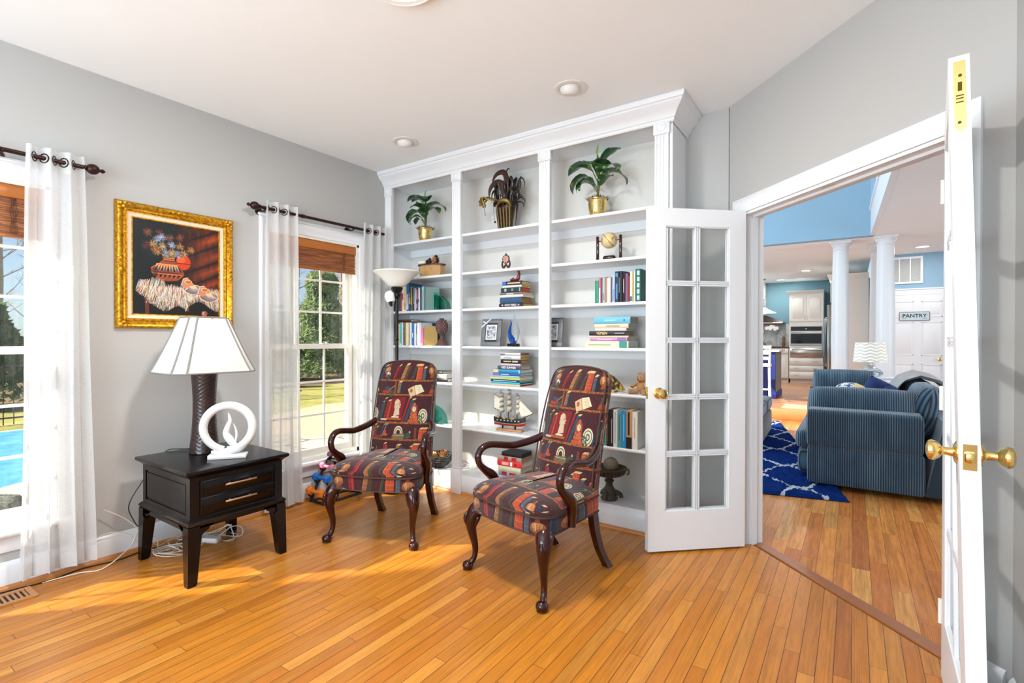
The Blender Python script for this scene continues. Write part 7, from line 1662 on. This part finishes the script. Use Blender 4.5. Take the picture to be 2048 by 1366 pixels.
for (x, y, lab) in ((-1.86, 13.1, 'lit white glass pendant lamp over the island, nearer the doorway jamb'), (-1.86, 13.9, 'lit white glass pendant lamp half hidden behind the other pendant')):
    root = thing('pendant_lamp', lab, 'pendant lamp', (x, y, 0), 0, None); b = MB(); b.lathe([(.004, H-.03), (.03, H-.03), (.06, H-.012), (.062, H-.001), (.004, H-.001)], 24); b.cyl((0, 0, 2.07), (0, 0, H-.03), .005, n=8); b.lathe([(.006, 2.30), (.022, 2.28), (.022, 2.1), (.05, 2.06), (.006, 2.06)], 16); b.build('stem', m_chrome, root)
    b = MB(); b.lathe([(.03, 2.055), (.06, 2.045), (.13, 2.0), (.21, 1.955), (.29, 1.925), (.287, 1.916), (.205, 1.94), (.125, 1.985), (.05, 2.03), (.03, 2.04)], 32); b.build('glass_shade', m_psh, root)
orc = thing('potted_orchid', 'white orchid in a round dark pot on the kitchen island', 'orchid', (-1.42, 10.45, KZ+.896)); b = MB(); b.lathe([(.004, 0), (.04, 0), (.07, .03), (.082, .07), (.075, .11), (.06, .13), (.052, .12), (.004, .115)], 24); b.build('pot', M('slate_pot', (84, 94, 102), .6), orc)
b = MB(); 
for az in (.3, 1.8, 3.2, 4.6): leaf_blade(b, (0, 0, .115), az, .14, .028, .7, 1.5)
b.build('leaves', M('orchid_leaf', (44, 110, 40), .4), orc, fix=False)
b = MB(); b.tube([(0, 0, .12), (.03, 0, .28), (.08, .02, .40), (.17, .02, .42), (.26, .02, .40)], .004, 6, sub=4); b.tube([(0, 0, .12), (-.01, 0, .3), (-.04, 0, .44), (-.12, 0, .45)], .004, 6, sub=4); b.cyl((.01, .02, .1), (.10, .02, .36), .003, n=6); b.build('flower_spike', m_stem, orc)
b = MB(); r = random.Random(3)
for (x, z) in ((.08, .40), (.12, .41), (.16, .43), (.20, .42), (.25, .40), (.22, .385), (.14, .39), (-.02, .43), (-.06, .46), (-.11, .44), (0, .34), (-.03, .40)):
    for k in range(5): a = 2*PI*k/5; c = Vector((x+.018*math.cos(a), -.005, z+.018*math.sin(a))); b.sphere(c, .016, 8, sc=(1, .35, 1))
b.build('blossoms', M('white_petals', (240, 238, 236), .5), orc)
# ------------------------------------------------------------ rug, sofa, ottoman
g = NT('navy_trellis_shag'); x, y, z = g.xyz(g.pos()); u = g.math('DIVIDE', x, .62); v = g.math('DIVIDE', y, .80)
nz = g.math('MULTIPLY', g.math('SUBTRACT', g.noise(g.pos(), 45, 2), .5), .14)
cosu = g.math('MULTIPLY', g.math('COSINE', g.math('MULTIPLY', u, 2*PI)), .25)
def dist(s_, off): 
    t = g.math('ADD', g.math('ADD', g.math('ADD', v, off), g.math('MULTIPLY', cosu, s_)), nz); f = g.math('FRACT', t); return g.math('MINIMUM', f, g.math('SUBTRACT', 1.0, f))
dd = g.math('MINIMUM', dist(1.0, 0.0), dist(-1.0, .5))
nn = g.noise(g.pos(), 120, 3, .7)
g.base(g.mix(g.math('LESS_THAN', dd, .034), g.mix(nn, srgb((6, 24, 74)), srgb((24, 66, 150))), srgb((206, 212, 218)))); g.p(Roughness=1.0, Specular_IOR_Level=.05); g.bump(g.noise(g.pos(), 160, 4, .8), .7, .012)
ra = math.radians(13.0); RW, RLn = 2.5, 4.0
b = MB(); r = random.Random(8); nx_, ny_ = 120, 190
hgt = {}
def rf_(u, v):
    e = min(u, 1-u, v, 1-v); return (-RW*(1-u), RLn*v, (.016+.024*r.random()) if e > .001 else .004)
b.grid(rf_, nx_, ny_); rug = b.build('shag_rug', g.m, None, loc=(-.015, 4.692, .001), rz=ra, fix=False, ang=180)
# outline starts at near right corner: local -x runs left along the near edge
tag(rug, 'navy blue shag rug with white trellis pattern beyond the doorway', 'rug')
def cord_mat(name, c1, c2, scale=62, ax='XY'):
    g = NT(name); x, y, z = g.xyz(g.pos('Object')); s = {'X': x, 'Y': y, 'Z': z}[ax] if len(ax) == 1 else g.math('ADD', x, y)
    wv = g.math('SINE', g.math('MULTIPLY', s, 2*PI*scale)); f = g.math('ADD', g.math('MULTIPLY', wv, .5), .5); n = g.noise(g.pos(), 5, 3)
    n3 = g.noise(g.comb(g.math('MULTIPLY', x, 1.6), g.math('MULTIPLY', y, 1.6), g.math('MULTIPLY', z, .45)), 3.2, 3)
    base = g.mix(g.math('MULTIPLY', g.math('SUBTRACT', n3, .38), 2.2), srgb(c1), srgb(c2)); g.base(g.mix(f, tuple(v*.07 for v in srgb(c1)[:3])+(1,), base)); g.p(Roughness=.85, Sheen_Weight=.5); g.bump(f, .9, .006); return g.m
m_cordx = cord_mat('blue_corduroy_x', (66, 106, 136), (124, 164, 190), 62, 'X'); m_cordy = cord_mat('blue_corduroy_y', (66, 106, 136), (124, 164, 190), 62, 'Y')
def pillow(mb, w, d, h, T, n=10, pinch=.10, puff=1.0):
    def f(s_):
        def fn(u, v):
            a, c = 2*u-1, 2*v-1; e = max(0, (1-a**4)*(1-c**4))**.42; k = 1-pinch*.5*(abs(a)**2*abs(c)**2)
            ww = w/2*a*(1-pinch*(1-abs(c))*0-pinch*.5*(1-c*c)*0+0); return (w/2*a*k, s_*d/2*e*puff, h/2*c*k+0)
        return fn
    mb.grid(f(-1), n*2, n*2, T=T, uv=False); mb.grid(f(1), n*2, n*2, T=T, uv=False)
sf = thing('sofa', 'blue corduroy sectional sofa seen from its arm end beyond the doorway', 'sofa', (0, 0, 0)); RT = Matrix.Rotation
def cushion_box(mb, x0, x1, y0, y1, z0, z1, r_=.05, T=None):
    rg = []; w, d = x1-x0, y1-y0; cx_, cy_ = (x0+x1)/2, (y0+y1)/2; hh = z1-z0
    for t in (0, .08, .2, .5, .8, .92, 1.0):
        bul = 1-(abs(t-.5)*2)**4; i = r_*(1-bul)*.8 if t in (0, 1.0) else r_*(1-bul)*.35; rg.append([(x, y, z0+hh*t) for x, y in rrect(w-2*i, d-2*i, min(r_, w/3, d/3), 4, cx_, cy_)])
    mb.loft(rg, T=T)
b = MB(); cushion_box(b, -.33, .46, 5.0, 5.26, .355, .668, .016); b.build('arm', m_cordx, sf, ang=70)
b = MB(); cushion_box(b, -.325, .47, 5.0, 5.27, .045, .353, .012); b.build('arm_base', m_cordx, sf, ang=70)
b = MB(); P = [(.46, .10), (.78, .05), (.86, .62), (.60, .62)]
b.loft([[(.47, y, .05), (.80, y, .05), (.84, y, .60), (.58, y, .63)] for y in (5.01, 5.06, 7.9, 7.95)]); b.build('back', m_cordy, sf, ang=30)
b = MB(); cushion_box(b, -.42, .50, 5.28, 7.9, .05, .27, .04); b.build('seat_base', m_cordy, sf, ang=70)
for y0, y1 in ((5.28, 6.35), (6.36, 7.2)): b = MB(); cushion_box(b, -.44, .48, y0, y1, .272, .44, .06); b.build('seat_cushion', m_cordx, sf, ang=70)
b = MB(); cushion_box(b, -.42, .50, 7.45, 7.7, .05, .66, .05); b.build('far_arm', m_cordx, sf, ang=70)
b = MB(); pillow(b, .80, .22, .42, Matrix.Translation((.05, 5.40, .635)) @ RT(math.radians(-12), 4, 'X'), pinch=.12); b.build('back_cushion', m_cordx, sf, ang=80)
for y, w in ((5.72, .72), (6.5, .78)): b = MB(); pillow(b, w, .24, .46, Matrix.Translation((.50, y, .66)) @ RT(math.radians(14), 4, 'Y') @ RT(PI/2, 4, 'Z'), pinch=.12); b.build('back_cushion', m_cordy, sf, ang=80)
b = MB(); pillow(b, .62, .24, .52, Matrix.Translation((-.10, 7.20, .655)) @ RT(math.radians(10), 4, 'X'), pinch=.10); b.build('back_cushion', m_cordx, sf, ang=80)
b = MB(); 
for x_, y_ in ((-.25, 5.1), (.7, 5.1), (-.3, 7.6), (.7, 7.6)): b.cyl((x_, y_, .0), (x_, y_, .05), .025, n=10)
b.build('feet', m_black, sf)
# throw blanket draped over the back
m_thr = NT('grey_throw'); x, y, z = m_thr.xyz(m_thr.pos()); m_thr.base(m_thr.mix(m_thr.noise(m_thr.comb(x, m_thr.math('MULTIPLY', y, 6.0), z), 9, 4), srgb((150, 150, 156)), srgb((205, 200, 196)))); m_thr.p(Roughness=.95); m_thr.bump(m_thr.noise(m_thr.comb(x, m_thr.math('MULTIPLY', y, 8.0), z), 14, 3), .8, .03); m_thr = m_thr.m
def thr(u, v):
    a = v*1.0; prof = [(.26, .50), (.30, .70), (.40, .86), (.52, .915), (.66, .88), (.80, .74), (.885, .56)]
    k = a*(len(prof)-1); i = min(len(prof)-2, int(k)); f = k-i; x_ = prof[i][0]*(1-f)+prof[i+1][0]*f; z_ = prof[i][1]*(1-f)+prof[i+1][1]*f
    w_ = .012*math.sin(u*23+a*4)+.010*math.sin(u*41+2); return (x_+w_*(a-.4), 5.95+1.15*u+.04*math.sin(a*5), z_+w_+.02*math.sin(u*PI))
b = MB(); b.grid(thr, 50, 26); o = b.build('throw_blanket', m_thr, None, fix=False, ang=180); tag(o, 'grey crinkled throw blanket draped over the sofa back', 'blanket')
m_np = M('navy_velvet', (24, 50, 106), .8, var=.2, vscale=20)
for T, lab in ((Matrix.Translation((.22, 6.10, .655)) @ RT(.5, 4, 'Z') @ RT(math.radians(28), 4, 'Y'), 'navy velvet cushion leaning on the sofa, larger of the two'), (Matrix.Translation((.32, 5.72, .60)) @ RT(.6, 4, 'Z') @ RT(math.radians(30), 4, 'Y'), 'navy velvet cushion peeking up in front of grey blanket')):
    b = MB(); pillow(b, .40, .16, .40, Matrix.Identity(4), pinch=.10); o = b.build('cushion', m_np, None, ang=80); o.matrix_world = T; tag(o, lab, 'cushion')
g = NT('blue_white_yellow_print'); n = g.noise(g.pos(), 34, 2); x, y, z = g.xyz(g.pos()); g.base(g.mix(g.math('GREATER_THAN', x, .03), g.mix(g.math('GREATER_THAN', n, .5), srgb((226, 226, 222)), srgb((70, 100, 150))), srgb((232, 204, 150)))); g.p(Roughness=.9)
b = MB(); b.sphere((0, 0, 0), .17, 20, sc=(1, .9, .9)); o = b.build('round_cushion', g.m, None, loc=(-.02, 5.80, .705), ang=80); tag(o, 'round cushion printed blue white and yellow inside sofa', 'cushion')
ot = thing('ottoman', 'blue corduroy ottoman cut off by the left door jamb', 'ottoman', (-.84, 6.12, .03), math.radians(2))
b = MB(); cushion_box(b, -1.0, 0, 0, 1.35, .03, .33, .04); b.build('base', m_cordx, ot, ang=70)
b = MB(); cushion_box(b, -1.0, .005, 0, .67, .332, .49, .06); b.build('cushion', m_cordx, ot, ang=70); b = MB(); cushion_box(b, -1.0, .005, .68, 1.35, .332, .49, .06); b.build('cushion', m_cordx, ot, ang=70)
b = MB(); 
for x_, y_ in ((-.9, .08), (-.08, .08), (-.9, 1.27), (-.08, 1.27)): b.cyl((x_, y_, .0), (x_, y_, .03), .025, n=10)
b.build('feet', m_black, ot)
b = MB(); b.prism(rrect(.42, .3, .03, 3), 0, .03); o = b.build('tray', m_white, None, loc=(-1.12, 6.45, .525)); tag(o, 'white tray lying on the blue ottoman', 'tray')
# lamp on console behind the sofa
ct = thing('console_table', 'white console table behind the blue sofa', 'console table', (.20, 8.12, 0)); b = MB(); b.box(-.45, .35, -.17, .17, .755, .785, b=.003); b.build('top', m_white, ct)
for x_ in (-.42, .32):
    for y_ in (-.14, .14): b = MB(); b.box(x_-.02, x_+.02, y_-.02, y_+.02, 0, .755); b.build('leg', m_white, ct)
lp = thing('glass_lamp', 'clear glass table lamp with pleated white shade behind sofa', 'lamp', (.186, 8.1, .7858)); b = MB(); b.lathe([(.004, 0), (.10, 0), (.135, .02), (.14, .05), (.11, .09), (.05, .12), (.03, .15), (.028, .2), (.004, .2)], 28); b.build('glass_base', m_cglass, lp)
g = NT('pleated_white_shade'); x, y, z = g.xyz(g.pos()); a = g.math('ARCTAN2', y, x); w_ = g.math('SINE', g.math('ADD', g.math('MULTIPLY', z, 150.0), g.math('MULTIPLY', g.math('SINE', g.math('MULTIPLY', a, 9.0)), 1.4))); g.base(srgb((236, 234, 226))); g.p(Roughness=.8); g.bump(w_, .8, .01); g.set(g.b.inputs['Emission Color'], (1, .93, .8, 1)); g.set(g.b.inputs['Emission Strength'], .25)
b = MB(); rg = []
for z_, rr in ((.19, .188), (.25, .182), (.31, .177), (.37, .172), (.44, .165)): rg.append([(rr*math.cos(2*PI*k/40), rr*math.sin(2*PI*k/40), z_) for k in range(40)])
b.loft(rg, caps=False); b.build('lamp_shade', g.m, lp)
